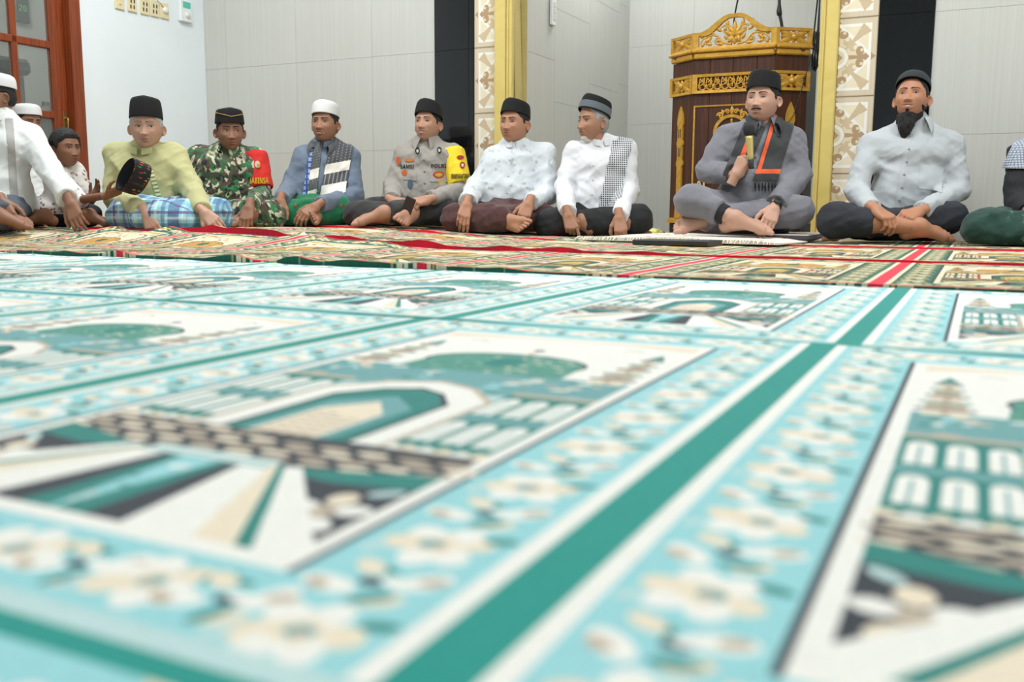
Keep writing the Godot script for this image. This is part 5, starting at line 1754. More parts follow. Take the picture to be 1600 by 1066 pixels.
func person(d: Dictionary) -> Dictionary:
	var D: float = d.D
	var J := {}
	for k in d.j:
		var q: Array = d.j[k]
		J[k] = at(q[0], q[1], D - q[2])
	var S: float = d.get("S", 1.0)
	var pel := at(d.px, 345, D)
	var gy: float = ground(pel) + d.get("seat", 0.0)
	pel.y = gy + 0.105 * S
	var base := Vector3(pel.x, gy, pel.z)
	for k in ["KL", "KR"]: J[k].y = maxf(J[k].y, gy + 0.075 * S)
	for k in ["AL", "AR"]: J[k].y = maxf(J[k].y, gy + 0.055 * S)
	var feet := {}
	for sd in ["L", "R"]:
		if not d.has("foot" + sd): continue
		var fp: Array = d["foot" + sd]
		var dv: Vector3 = at(fp[0], fp[1], D - fp[2]) - J["A" + sd]
		dv.y *= 0.1
		var fb := frame_of(dv, fp[3], fp[4], S * d.get("foot_s", 1.0))
		var lowest := 1e9
		for q in foot().v: lowest = minf(lowest, (fb * q).y)
		J["A" + sd].y = gy + 0.004 - lowest
		feet[sd] = fb
	var N: Vector3 = J.N
	var X: Vector3 = (J.SR - J.SL).normalized()
	var T := (N - pel).normalized()
	var Z := X.cross(T).normalized()
	var fat: float = d.get("fat", 1.0)
	var sw: float = (J.SR - J.SL).length() / 2
	var root := thing("person", d.label, "person", Transform3D(Basis.IDENTITY, base), "seated men" if not d.has("group") else d.group)
	var HL: Vector3 = pel - X * 0.09 * S
	var HR: Vector3 = pel + X * 0.09 * S
	var all := [pel, N, J.H, J.SL, J.SR, J.EL, J.ER, J.WL, J.WR, J.KL, J.KR, J.AL, J.AR]
	# ---- head frame
	var hb := Basis(Vector3.UP, atan2(-J.H.x, -J.H.z + EYE.z) + deg_to_rad(d.yaw)) * Basis(Vector3.RIGHT, -deg_to_rad(d.get("pitch", 0.0))) * Basis(Vector3.BACK, -deg_to_rad(d.get("roll", 0.0)))
	var hs: float = d.get("hs", 1.0)
	J.H += Vector3(0, -0.010 - 0.085 * sin(deg_to_rad(d.get("pitch", 0.0))), 0)
	var hx := Transform3D(hb.scaled(Vector3.ONE * hs), J.H)
	# ---- body
	var skin := lin(d.skin)
	var bf := Fld.new(limbs_bounds(all, 0.13).position, limbs_bounds(all, 0.13).end, 0.0125)
	var ch := pel.lerp(N, 0.68)
	var be := pel.lerp(N, 0.34)
	bf.cap(ch - X * sw * 0.35, ch + X * sw * 0.35, 0.08 * S, 0.08 * S, 0.05)
	bf.cap(be - X * sw * 0.25, be + X * sw * 0.25, 0.09 * S * fat, 0.09 * S * fat, 0.05)
	bf.cap(HL, HR, 0.085 * S, 0.085 * S, 0.05)
	bf.cap(J.SL, J.SR, 0.034 * S, 0.034 * S, 0.04)
	bf.cap(N - T * 0.05, hx * Vector3(0, -0.06, -0.022), 0.060 * S, 0.053 * S, 0.03)
	var fr: float = d.get("arm_r", 1.0)
	for sd in ["L", "R"]:
		bf.cap(J["S" + sd], J["E" + sd], 0.038 * S * fr, 0.034 * S * fr, 0.02)
		bf.cap(J["E" + sd], J["W" + sd], 0.034 * S * fr, 0.0255 * S * fr, 0.015)
		bf.cap(HL if sd == "L" else HR, J["K" + sd], 0.060 * S, 0.050 * S, 0.03)
		bf.cap(J["K" + sd], J["A" + sd].lerp(J["K" + sd], 0.6), 0.050 * S, 0.050 * S, 0.02)
		bf.cap(J["A" + sd].lerp(J["K" + sd], 0.6), J["A" + sd], 0.050 * S, 0.036 * S, 0.02)
	var mb := MB.new()
	mb.col = skin
	bf.push(mb, base)
	var H := Head.new()
	for k in ["jaw", "nose", "age", "smile", "gape", "cheek"]:
		if d.has(k): H.set(k, d[k])
	if d.has("fw"): H.w = d.fw
	head_into(mb, H, hx, skin, lin(d.get("lips", d.skin.lerp(rgb(120, 60, 60), 0.55))), d.get("stub", 0.0), base)
	for sd in ["L", "R"]:
		var hp: Array = d["hand" + sd]
		var tip := at(hp[1], hp[2], D - hp[3])
		mb.append(hand(hp[0]), Transform3D(frame_of(tip - J["W" + sd], hp[4], sd == "R", S * d.get("hand_s", 1.0)), J["W" + sd] - base), skin)
		if d.has("foot" + sd):
			mb.append(foot(), Transform3D(feet[sd], J["A" + sd] - base), skin)
	put("body", mb.mesh(M.skin, true), root)
	# ---- eyes, brows, hair
	for sd in [-1.0, 1.0]:
		var em := MB.new()
		var ec := H.surf(sd * 0.031, 0.002)
		var oh: float = d.get("eye", 0.0042)
		var rows := []
		var cols := []
		for b in 9:
			var row := PackedVector3Array()
			var rc := []
			var vv := -1.0 + b / 4.0
			for a in 25:
				var uu := -1.0 + a / 12.0
				var q := Vector3(uu * 0.0142, vv * oh * pow(maxf(0.0, 1.0 - uu * uu), 0.7) + sd * uu * 0.0012, 0.0030 * (1.0 - 0.7 * uu * uu - 0.3 * vv * vv))
				var gx: float = d.get("gaze", 0.0) * 0.006
				var ir := Vector2(q.x - gx, q.y - 0.0004).length()
				rc.append(Color(0.012, 0.008, 0.006) if ir < 0.0052 else Color(0.52, 0.47, 0.43))
				var th: float = sd * 0.30
				row.append(hx * (ec + Basis(Vector3.UP, th) * q + Vector3(0, 0, 0.0002)) - base)
			rows.append(row)
			cols.append(rc)
		em.grid(rows, false, false, Rect2(0, 0, 1, 1), cols)
		var lash := PackedVector3Array()
		for a in 9:
			var uu := -1.0 + a / 4.0
			lash.append(hx * (ec + Basis(Vector3.UP, sd * 0.30) * Vector3(uu * 0.0150, oh * pow(maxf(0.0, 1.0 - uu * uu), 0.7) + sd * uu * 0.0012 + 0.0004, 0.0034 * (1.0 - 0.6 * uu * uu))) - base)
		em.col = Color(0.015, 0.011, 0.009)
		em.tube(lash, PackedFloat32Array([0.0011 * hs]), 5)
		put("eye", em.mesh(M.eye, true), root)
	var hc: Color = d.get("hair", rgb(24, 22, 22))
	var hm := mat(hc, 0.75)
	var ba: float = d.get("brow", -0.45)
	var brow := func(p: Vector3, _lon: float) -> float:
		var ax := absf(p.x)
		if ax < 0.009 or ax > 0.050: return -1.0
		var yb := 0.0235 + 0.006 * sin((ax - 0.009) / 0.041 * 2.2) + ba * (ax - 0.02) * 0.2
		return (0.0042 * (1.0 - 0.5 * ax / 0.05) - absf(p.y - yb)) * 0.9
	put("eyebrows", head_patch(H, hx, base, brow, Vector2(-0.8, 0.06), Vector2(0.8, 0.38), 60, 22).mesh(mat(d.get("brow_color", hc), 0.85)), root)
	if d.has("hairline"):
		var hl: Array = d.hairline   # heights at front, temple, behind the ear; thickness
		var hair := func(p: Vector3, lon: float) -> float:
			var al := absf(lon)
			var y0: float
			if al < 1.15: y0 = lerpf(hl[0], hl[1], Head.rp(0.5, 1.1, al))
			elif al < 1.42: y0 = lerpf(hl[1], -0.004, Head.rp(1.12, 1.30, al))
			elif al < 1.75: y0 = 0.018
			else: y0 = lerpf(0.018, hl[2], Head.rp(1.75, 1.95, al))
			return minf((p.y - y0) * 0.8, hl[3])
		put("hair", head_patch(H, hx, base, hair, Vector2(-PI, -0.9), Vector2(PI, 1.56), 96, 60, d.get("hair_rough", 0.0012)).mesh(hm), root)
	if d.has("beard"):
		put("beard", head_patch(H, hx, base, d.beard, Vector2(-1.7, -1.5), Vector2(1.7, 0.1), 70, 60, 0.002).mesh(mat(d.get("beard_color", hc), 0.85)), root)
	if d.has("teeth"):
		var tb := MB.new()
		var tc := H.surf(0, -0.069)
		tb.lathe(PackedVector2Array([Vector2(0, -1), Vector2(0.7, -0.7), Vector2(1, 0), Vector2(0.7, 0.7), Vector2(0, 1)]), hx * Transform3D(Basis.from_scale(Vector3(0.0155, 0.0036, 0.005)), tc + Vector3(0, 0.0005, 0.0022)), 16)
		for q in tb.v.size(): tb.v[q] -= base
		put("teeth", tb.mesh(mat(rgb(206, 194, 180), 0.35)), root)
	# ---- hat
	if d.has("hat"):
		var ht: Array = d.hat   # kind, material, height of the rim, tilt back in degrees, height factor
		var hxf := hx * Transform3D(Basis(Vector3.RIGHT, -deg_to_rad(ht[3])), Vector3(0, ht[2], -0.006))
		put("hat", hat_mesh(ht[0], hxf, base, 0, 99, 1.0, ht[4]).mesh(ht[1]), root)
		J.hat = hxf
	# ---- shirt
	var aabb := limbs_bounds([pel, N, J.SL, J.SR, J.EL, J.ER, J.WL, J.WR], 0.19)
	var sf := Fld.new(aabb.position, aabb.end, 0.0095)
	sf.cap(ch - X * sw * 0.46 + Z * 0.01, ch + X * sw * 0.46 + Z * 0.01, 0.108 * S, 0.108 * S, 0.05)
	sf.cap(be - X * sw * 0.34 + Z * 0.02 * fat, be + X * sw * 0.34 + Z * 0.02 * fat, 0.112 * S * fat, 0.112 * S * fat, 0.06)
	sf.cap(HL - X * 0.01 + T * 0.02, HR + X * 0.01 + T * 0.02, 0.122 * S * fat, 0.122 * S * fat, 0.06)
	sf.cap(N - T * 0.03, N + T * 0.012, 0.070 * S, 0.064 * S, 0.03)
	for sd in ["L", "R"]:
		var nn: Vector3 = N.lerp(J["S" + sd], 0.30)
		sf.cap(nn, J["S" + sd], 0.052 * S, 0.052 * S, 0.045)
		sf.cap(N + T * 0.012, N.lerp(J["S" + sd], 0.55) - T * 0.01, 0.050 * S, 0.046 * S, 0.035)
		var sr: float = d.get("sleeve_r", 1.0)
		var cut: float = d.get("cuff", 0.04)
		var E: Vector3 = J["E" + sd]
		var Wr: Vector3 = J["W" + sd]
		sf.cap(J["S" + sd], E, 0.058 * S * sr, 0.053 * S * sr, 0.04)
		if not d.has("short_sleeve"):
			sf.cap(E, Wr - (Wr - E).normalized() * cut, 0.053 * S * sr, 0.043 * S * sr, 0.014, true)
	sf.rough(wrinkle, 0.005, Vector3(7, 5, 7))
	var fw: float = d.get("wrinkle", 0.0085)
	sf.rough(folds, -fw, Vector3(2.2, 6.5, 3.0), Basis(Vector3.BACK, 0.65))
	sf.rough(folds, -fw * 0.7, Vector3(3.0, 8.5, 4.0), Basis(Vector3.BACK, -0.55))
	sf.cut_below(gy + 0.004)
	var sm := MB.new()
	sf.push(sm, base)
	put(d.get("top_name", "shirt"), sm.mesh(d.shirt), root, d.get("shirt_label", ""))
	if d.has("collar"):
		put("collar", collar(N + T * 0.004 * S, T.lerp((J.H - N).normalized(), 0.5).normalized(), X, d.collar, S, base).mesh(d.get("collar_mat", d.shirt)), root)
	# ---- below the waist
	aabb = limbs_bounds([pel, J.KL, J.KR, J.AL, J.AR], 0.17)
	var pf := Fld.new(aabb.position, aabb.end, 0.0105)
	var sar: bool = d.get("sarong", false)
	pf.cap(HL, HR, 0.118 * S, 0.118 * S, 0.05)
	for sd in ["L", "R"]:
		var hip: Vector3 = HL if sd == "L" else HR
		var K: Vector3 = J["K" + sd]
		var A: Vector3 = J["A" + sd]
		pf.cap(hip, K, 0.096 * S, 0.078 * S, 0.04)
		if d.has("shorts"):
			continue
		var hem: float = d.get("hem" + sd, 0.0)
		pf.cap(K, A.lerp(K, hem), 0.078 * S, 0.066 * S if sar else 0.058 * S, 0.03, not sar)
	if sar:
		var low: Vector3 = (J.AL + J.AR) / 2
		pf.cap(pel + Z * 0.05, low, 0.10 * S, 0.06 * S, 0.07)
		pf.cap(J.KL.lerp(J.AL, 0.2), low, 0.07 * S, 0.055 * S, 0.06)
		pf.cap(J.KR.lerp(J.AR, 0.2), low, 0.07 * S, 0.055 * S, 0.06)
	pf.rough(wrinkle, 0.005, Vector3(8, 9, 8))
	pf.rough(folds, -0.010 if sar else -0.008, Vector3(2.4, 7.0, 3.0), Basis(Vector3.BACK, -0.35))
	pf.rough(folds, -0.006, Vector3(5.0, 6.5, 5.0), Basis(Vector3.BACK, 0.8))
	pf.cut_below(gy + 0.003)
	var pm := MB.new()
	pf.push(pm, base)
	put("sarong" if sar else d.get("bottom_name", "trousers"), pm.mesh(d.bottom), root, d.get("bottom_label", ""))
	J.merge({"pel": pel, "base": base, "root": root, "sf": sf, "pf": pf, "X": X, "T": T, "Z": Z, "hx": hx, "D": D, "S": S, "head": H, "gy": gy})
	return J


func camo_tex() -> ImageTexture:
	var im := Image.create(256, 256, false, Image.FORMAT_RGB8)
	var cs := [rgb(62, 92, 62), rgb(44, 118, 74), rgb(86, 62, 54), rgb(198, 190, 164), rgb(34, 38, 36)]
	im.fill(cs[0])
	var ns := []
	for k in 4:
		var n := FastNoiseLite.new()
		n.seed = 40 + k
		n.frequency = 0.034
		n.fractal_octaves = 2
		n.noise_type = FastNoiseLite.TYPE_SIMPLEX
		ns.append(n)
	for y in 256:
		for x in 256:
			var a := TAU * x / 256; var b := TAU * y / 256
			var c: Color = cs[0]
			for k in 4:
				var n: FastNoiseLite = ns[k]
				if n.get_noise_3d(cos(a) * 44 + 100 * k, sin(a) * 44 + cos(b) * 30, sin(b) * 52) > [0.10, 0.16, 0.26, 0.36][k]: c = cs[k + 1]
			im.set_pixel(x, y, c)
	return ImageTexture.create_from_image(im)

func plaid_tex() -> ImageTexture:
	var r := Ras.new(256, 256, rgb(140, 196, 208))
	r.s = 256
	var bands := [[0.0, 0.22, rgb(46, 72, 120), 0.75], [0.27, 0.31, rgb(214, 226, 226), 0.8], [0.36, 0.55, rgb(96, 160, 184), 0.6], [0.60, 0.66, rgb(92, 52, 110), 0.8], [0.72, 0.78, rgb(220, 232, 232), 0.7], [0.86, 0.94, rgb(60, 92, 136), 0.6]]
	for y in 256:
		for x in 256:
			var c := rgb(150, 204, 214)
			for b in bands:
				if x / 256.0 >= b[0] and x / 256.0 < b[1]: c = c.lerp(b[2], b[3] * 0.75)
				if y / 256.0 >= b[0] and y / 256.0 < b[1]: c = c.lerp(b[2], b[3] * 0.75)
			if x % 64 == 33 or y % 85 == 40: c = c.lerp(rgb(180, 70, 110), 0.7)
			r.im.set_pixel(x, y, c)
	return r.tex()

func motif_tex(bg: Color, cs: Array, n: int, size: float, sd: int, fine: Color) -> ImageTexture:
	var r := Ras.new(256, 256, bg)
	r.s = 256
	if fine.a > 0.0:
		for k in 32:
			r.line([[-0.1, k / 32.0 - 0.5], [1.1, k / 32.0 + 0.7]], 0.004, fine)
			r.line([[-0.1, k / 32.0 + 0.7], [1.1, k / 32.0 - 0.5]], 0.004, fine)
			r.line([[-0.1, k / 32.0 + 0.2], [1.1, k / 32.0 + 1.4]], 0.004, fine)
			r.line([[-0.1, k / 32.0 + 1.4], [1.1, k / 32.0 + 0.2]], 0.004, fine)
	var g := RandomNumberGenerator.new()
	g.seed = sd
	for k in n:
		var x := g.randf_range(0.1, 0.9); var y := g.randf_range(0.1, 0.9)
		var c: Color = cs[k % cs.size()]
		var a := g.randf_range(0, TAU)
		for q in 5:
			var t := a + TAU * q / 5
			r.oval(x + cos(t) * size * 0.55, y + sin(t) * size * 0.55, size * 0.5, size * 0.24, c, t)
		r.oval(x, y, size * 0.28, size * 0.28, cs[(k + 1) % cs.size()])
		r.line([[x, y], [x + cos(a) * size * 1.3, y + sin(a) * size * 1.3]], size * 0.12, c)
	return r.tex()

func check_tex(a: Color, b: Color, n: int) -> ImageTexture:
	var r := Ras.new(256, 256, a)
	r.s = 256
	for y in n:
		for x in n:
			r.rect((x + 0.12) / n, (y + 0.12) / n, (x + 0.78) / n, (y + 0.78) / n, b)
	return r.tex()

func fabrics() -> void:
	M.skin = StandardMaterial3D.new()
	M.skin.vertex_color_use_as_albedo = true
	M.skin.roughness = 0.52
	M.skin.metallic_specular = 0.4
	M.eye = StandardMaterial3D.new()
	M.eye.vertex_color_use_as_albedo = true
	M.eye.roughness = 0.15
	M.velvet = cloth(mat(rgb(11, 11, 13)), 0.03)
	M.kopiah_white = cloth(tri_mat(check_tex(rgb(208, 209, 208), rgb(224, 225, 224), 32), 14.0), 0.3)
	M.olive = cloth(tri_mat(noise_tex(0.45, rgb(176, 174, 124), rgb(186, 184, 134), 31, 128, 128), 4.0))
	M.plaid = cloth(tri_mat(plaid_tex(), 4.2))
	M.camo = cloth(tri_mat(camo_tex(), 1.9))
	M.blue = cloth(tri_mat(noise_tex(0.45, rgb(98, 112, 130), rgb(112, 126, 144), 33, 128, 128), 4.0))
	M.green_sarong = cloth(tri_mat(motif_tex(rgb(10, 108, 70), [rgb(104, 76, 38), rgb(150, 168, 52), rgb(18, 70, 48), rgb(92, 52, 34)], 16, 0.05, 3, Color(0, 0, 0, 0)), 4.0))
	M.khaki = cloth(tri_mat(noise_tex(0.45, rgb(146, 141, 134), rgb(155, 150, 143), 35, 128, 128), 4.0))
	M.charcoal = cloth(tri_mat(noise_tex(0.15, rgb(44, 43, 44), rgb(56, 55, 56), 37, 128, 128), 6.0))
	M.batik = cloth(tri_mat(motif_tex(rgb(214, 219, 223), [rgb(158, 168, 174), rgb(190, 197, 202), rgb(174, 182, 188)], 16, 0.05, 8, rgb(190, 198, 203)), 4.4))
	M.maroon = cloth(tri_mat(noise_tex(0.06, rgb(62, 34, 34), rgb(92, 60, 58), 39, 128, 128, 4, FastNoiseLite.TYPE_SIMPLEX_SMOOTH, 1.0, 4.0), 5.0))
	M.white_shirt = cloth(mat(rgb(221, 223, 227)), 0.1)
	M.cream_shirt = cloth(mat(rgb(219, 221, 220)), 0.1)
	M.black_trousers = cloth(mat(rgb(34, 36, 38)))
	M.grey_suit = cloth(tri_mat(noise_tex(0.45, rgb(112, 112, 120), rgb(124, 124, 132), 41, 128, 128), 4.0))
	M.pale_grey = cloth(tri_mat(noise_tex(0.45, rgb(172, 177, 181), rgb(182, 187, 191), 43, 128, 128), 4.0))
	M.navy = cloth(mat(rgb(40, 43, 50)), 0.1)
	M.slate = cloth(mat(rgb(78, 88, 98)))
	M.forest = cloth(tri_mat(motif_tex(rgb(28, 62, 54), [rgb(120, 150, 132), rgb(58, 98, 84)], 7, 0.045, 21, Color(0, 0, 0, 0)), 3.6))
	M.black_vest = cloth(mat(rgb(30, 31, 34)))
	M.boy_shirt = cloth(tri_mat(motif_tex(rgb(232, 228, 224), [rgb(110, 40, 56), rgb(60, 44, 52), rgb(150, 110, 100)], 22, 0.05, 25, Color(0, 0, 0, 0)), 6.0))
	M.beanie = cloth(mat(rgb(42, 48, 50)))
	M.checks = cloth(tri_mat(check_tex(rgb(222, 224, 226), rgb(52, 56, 66), 10), 8.0))

func chin_beard(width: float, length: float, up: float) -> Callable:
	return func(p: Vector3, _lon: float) -> float:
		if p.y > up or p.z < 0.0: return -1.0
		var k := (width - absf(p.x)) / width
		return clampf(minf(k, (up - p.y) / 0.02), -1.0, 1.0) * length

func people() -> void:
	fabrics()
	var UPF := Vector3(0, 0.6, 0.8)
	var FRONT := Vector3(0, 0.2, 1.0)
	# --- olive shirt, plaid sarong
	var a := person({"D": 5.25, "px": 238, "label": "elderly man in an olive shirt, black cap and blue plaid sarong", "skin": rgb(184, 144, 124), "j": {"N": [226, 236, 0.10], "H": [227, 196, 0.15], "SL": [181, 241, 0.06], "SR": [271, 243, 0.06], "EL": [178, 306, 0.12], "WL": [226, 333, 0.42], "ER": [298, 294, 0.14], "WR": [318, 332, 0.38], "KL": [192, 338, 0.22], "KR": [338, 334, 0.22], "AL": [288, 358, 0.34], "AR": [222, 358, 0.36]},
		"yaw": -8, "pitch": 0, "handL": ["rest", 243, 366, 0.45, FRONT], "handR": ["rest", 343, 356, 0.43, UPF], "hat": ["peci", M.velvet, 0.047, 4, 1.18], "hairline": [0.075, 0.03, -0.05, 0.006], "hair": rgb(168, 168, 166), "brow_color": rgb(120, 108, 100), "age": 1.0, "jaw": 0.16, "fw": 1.04, "fat": 1.08, "gaze": 0.8, "shirt": M.olive, "collar": "band", "bottom": M.plaid, "sarong": true, "sleeve_r": 1.06})
	striped_strap(a)
	var b := person({"D": 5.8, "px": 356, "label": "soldier in camouflage uniform with red armband and black cap", "skin": rgb(145, 105, 85), "j": {"N": [356, 236, 0.04], "H": [358, 203, 0.10], "SL": [309, 243, 0.02], "SR": [397, 245, 0.02], "EL": [300, 304, 0.06], "WL": [334, 332, 0.25], "ER": [408, 302, 0.05], "WR": [388, 322, 0.40], "KL": [300, 338, 0.15], "KR": [424, 342, 0.2], "AL": [392, 356, 0.30], "AR": [338, 356, 0.28]},
		"yaw": 6, "pitch": -2, "handL": ["rest", 352, 352, 0.32, UPF], "handR": ["rest", 380, 356, 0.46, FRONT], "hat": ["peci", M.velvet, 0.046, 2, 0.92], "hairline": [0.075, 0.03, -0.05, 0.004], "age": 0.5, "jaw": 0.2, "gaze": 0.7, "shirt": M.camo, "collar": "leaf", "bottom": M.camo, "footL": [372, 362, 0.4, Vector3(0, 0.7, 0.6), false]})
	soldier_marks(b)
	var c := person({"D": 6.05, "px": 496, "label": "man in blue shirt with white cap, striped scarf and green sarong", "skin": rgb(156, 113, 91), "j": {"N": [506, 228, 0.02], "H": [507, 189, 0.08], "SL": [475, 243, 0.02], "SR": [545, 243, 0.02], "EL": [450, 294, 0.1], "WL": [437, 312, 0.45], "ER": [554, 306, 0.08], "WR": [494, 321, 0.47], "KL": [412, 340, 0.26], "KR": [530, 328, 0.26], "AL": [497, 358, 0.36], "AR": [440, 358, 0.34]},
		"yaw": -22, "pitch": 6, "handL": ["rest", 428, 348, 0.51, FRONT], "handR": ["rest", 463, 343, 0.53, UPF], "footL": [504, 358, 0.5, Vector3(0.9, 0.3, 0.1), false], "hat": ["kopiah", M.kopiah_white, 0.052, 4, 1.0], "hairline": [0.075, 0.03, -0.05, 0.004], "age": 0.9, "jaw": 0.12, "fw": 1.02, "smile": 0.8, "gape": 0.004, "teeth": true, "eye": 0.0030, "fat": 1.06, "shirt": M.blue, "collar": "band", "bottom": M.green_sarong, "sarong": true})
	placket(c, 500, 236, 494, 306, 10, M.blue, 4, rgb(150, 160, 170))
	scarf_pair(c)
	var p := person({"D": 5.95, "px": 652, "label": "policeman in grey uniform with yellow armband and dark trousers", "skin": rgb(177, 134, 111), "j": {"N": [664, 224, -0.02], "H": [668, 188, 0.02], "SL": [634, 241, 0.0], "SR": [707, 241, 0.0], "EL": [612, 292, 0.06], "WL": [612, 313, 0.37], "ER": [720, 298, 0.06], "WR": [668, 311, 0.43], "KL": [556, 338, 0.2], "KR": [690, 330, 0.25], "AL": [644, 352, 0.44], "AR": [600, 355, 0.48]},
		"yaw": -24, "pitch": 10, "handL": ["half", 631, 328, 0.47, FRONT], "handR": ["half", 640, 317, 0.51, Vector3(0.3, 0.9, 0.4)], "footL": [632, 358, 0.62, Vector3(0.6, 0.8, 0.2), true], "footR": [544, 358, 0.52, Vector3(0, 0.75, 0.65), false], "hemR": 0.08, "hat": ["peci", M.velvet, 0.050, 5, 0.98], "hairline": [0.075, 0.03, -0.05, 0.003], "age": 0.4, "smile": 0.5, "gape": 0.005, "teeth": true, "eye": 0.0034, "fw": 1.0, "fat": 1.1, "shirt": M.khaki, "collar": "leaf", "bottom": M.charcoal})
	placket(p, 662, 240, 664, 312, 8, M.khaki, 4, rgb(120, 116, 108))
	police_marks(p)
	var e := person({"D": 5.75, "px": 788, "label": "man in white batik shirt, black cap and maroon sarong", "skin": rgb(173, 126, 100), "j": {"N": [801, 229, 0.0], "H": [804, 189, 0.05], "SL": [773, 247, 0.02], "SR": [851, 241, 0.0], "EL": [744, 292, 0.1], "WL": [729, 318, 0.40], "ER": [856, 304, 0.06], "WR": [826, 317, 0.40], "KL": [712, 342, 0.25], "KR": [846, 338, 0.25], "AL": [782, 361, 0.45], "AR": [748, 362, 0.32]},
		"yaw": -30, "pitch": 4, "handL": ["rest", 721, 354, 0.47, FRONT], "handR": ["rest", 812, 353, 0.46, FRONT], "footL": [812, 359, 0.58, Vector3(-0.6, 0.5, 0.4), false], "hat": ["peci", M.velvet, 0.047, 10, 0.92], "hairline": [0.075, 0.03, -0.05, 0.003], "age": 0.4, "jaw": 0.1, "fw": 1.08, "smile": 0.9, "cheek": 1.5, "eye": 0.0024, "fat": 1.15, "shirt": M.batik, "collar": "band", "bottom": M.maroon, "sarong": true, "sleeve_r": 1.08})
	placket(e, 797, 236, 792, 312, 7, M.batik, 3, rgb(200, 204, 206))
	var w := person({"D": 5.65, "px": 932, "label": "lean old man in white shirt with checked shoulder cloth and black trousers", "skin": rgb(167, 124, 100), "j": {"N": [938, 226, 0.0], "H": [927, 187, 0.06], "SL": [899, 237, 0.02], "SR": [979, 234, 0.0], "EL": [881, 292, 0.06], "WL": [888, 334, 0.36], "ER": [984, 298, 0.05], "WR": [968, 338, 0.36], "KL": [858, 350, 0.24], "KR": [998, 342, 0.22], "AL": [978, 364, 0.26], "AR": [908, 364, 0.28]},
		"yaw": -48, "pitch": 2, "handL": ["point", 899, 374, 0.40, FRONT], "handR": ["half", 972, 372, 0.40, FRONT], "footL": [1020, 366, 0.16, Vector3(0, 0.8, 0.5), true], "footR": [858, 366, 0.18, Vector3(0, 0.8, 0.5), false], "hemL": 0.06, "hemR": 0.10, "hat": ["peci", M.velvet, 0.050, 16, 1.0], "hairline": [0.075, 0.045, -0.06, 0.006], "hair": rgb(150, 148, 146), "brow_color": rgb(60, 54, 50), "beard": chin_beard(0.020, 0.010, -0.086), "beard_color": rgb(206, 202, 196), "age": 1.2, "jaw": 0.32, "fw": 0.92, "cheek": 1.3, "nose": 1.15, "fat": 0.92, "shirt": M.white_shirt, "collar": "band", "bottom": M.black_trousers, "cuff": 0.03})
	placket(w, 928, 246, 924, 336, 7, M.white_shirt, 4, rgb(214, 216, 218))
	old_man_cloth(w)
	var s := person({"D": 5.0, "px": 1180, "seat": 0.028, "label": "speaker in grey suit and black cap talking into a microphone", "skin": rgb(190, 150, 130), "j": {"N": [1190, 193, 0.0], "H": [1193, 151, 0.06], "SL": [1139, 215, 0.02], "SR": [1239, 217, 0.0], "EL": [1108, 266, 0.06], "WL": [1150, 274, 0.26], "ER": [1250, 272, 0.04], "WR": [1211, 324, 0.30], "KL": [1082, 314, 0.25], "KR": [1246, 330, 0.22], "AL": [1148, 366, 0.36], "AR": [1104, 362, 0.2]},
		"yaw": -20, "pitch": 4, "handL": ["grip", 1172, 232, 0.30, Vector3(-0.55, 0.35, 0.75)], "handR": ["rest", 1196, 362, 0.38, FRONT], "footL": [1205, 374, 0.40, Vector3(0, 0.7, 0.7), true], "footR": [1080, 362, 0.26, Vector3(0.2, 0.5, 0.8), false], "hemL": 0.36, "hat": ["peci", M.velvet, 0.050, 3, 1.0], "hairline": [0.078, 0.03, -0.05, 0.004], "age": 0.3, "jaw": 0.14, "fw": 1.05, "smile": 0.3, "eye": 0.0026, "fat": 1.08, "beard": func(q: Vector3, _l: float) -> float: return minf(0.0026, (0.0048 - absf(q.y + 0.0565 + 4.0 * q.x * q.x)) * 0.9) if absf(q.x) < 0.026 and q.z > 0.04 else -1.0, "shirt": M.grey_suit, "collar": "leaf", "bottom": M.grey_suit, "sleeve_r": 1.12})
	placket(s, 1186, 204, 1178, 268, 7, M.grey_suit, 4, rgb(92, 92, 98))
	speaker_things(s)
	var m := person({"D": 4.85, "px": 1412, "label": "smiling bearded man in pale grey shirt and dark navy trousers", "skin": rgb(177, 126, 98), "j": {"N": [1428, 196, 0.0], "H": [1427, 144, 0.04], "SL": [1364, 228, 0.0], "SR": [1485, 225, 0.0], "EL": [1338, 298, 0.08], "WL": [1370, 327, 0.32], "ER": [1500, 298, 0.06], "WR": [1438, 330, 0.33], "KL": [1307, 344, 0.24], "KR": [1484, 340, 0.22], "AL": [1436, 376, 0.36], "AR": [1350, 376, 0.28]},
		"yaw": -10, "pitch": 14, "handL": ["half", 1400, 346, 0.40, Vector3(0.2, 0.7, 0.7)], "handR": ["half", 1402, 344, 0.39, Vector3(-0.2, 0.7, 0.7)], "footL": [1490, 380, 0.36, Vector3(0, 0.6, 0.8), true], "footR": [1316, 380, 0.26, Vector3(0, 0.6, 0.8), false], "hemL": 0.55, "hemR": 0.1, "hat": ["skull", M.beanie, 0.058, 14, 1.05], "hairline": [0.08, 0.035, -0.05, 0.004], "smile": 1.0, "gape": 0.006, "teeth": true, "eye": 0.0028, "jaw": 0.2, "beard": func(q: Vector3, _l: float) -> float: return minf((-0.092 - q.y) * 1.2, 0.02) if q.y < -0.092 and q.z > -0.02 else (0.0022 if absf(q.x) < 0.009 and q.y < -0.082 and q.z > 0.03 else (0.0030 if absf(q.x) > 0.060 and q.y < -0.045 and q.z > -0.02 and q.z < 0.045 else -1.0)), "shirt": M.pale_grey, "collar": "leaf", "bottom": M.navy})
	placket(m, 1421, 214, 1404, 324, 9, M.pale_grey, 0, rgb(150, 152, 154))
	shirt_front(m, 1418, 222, 320, 5)
	long_beard(m)
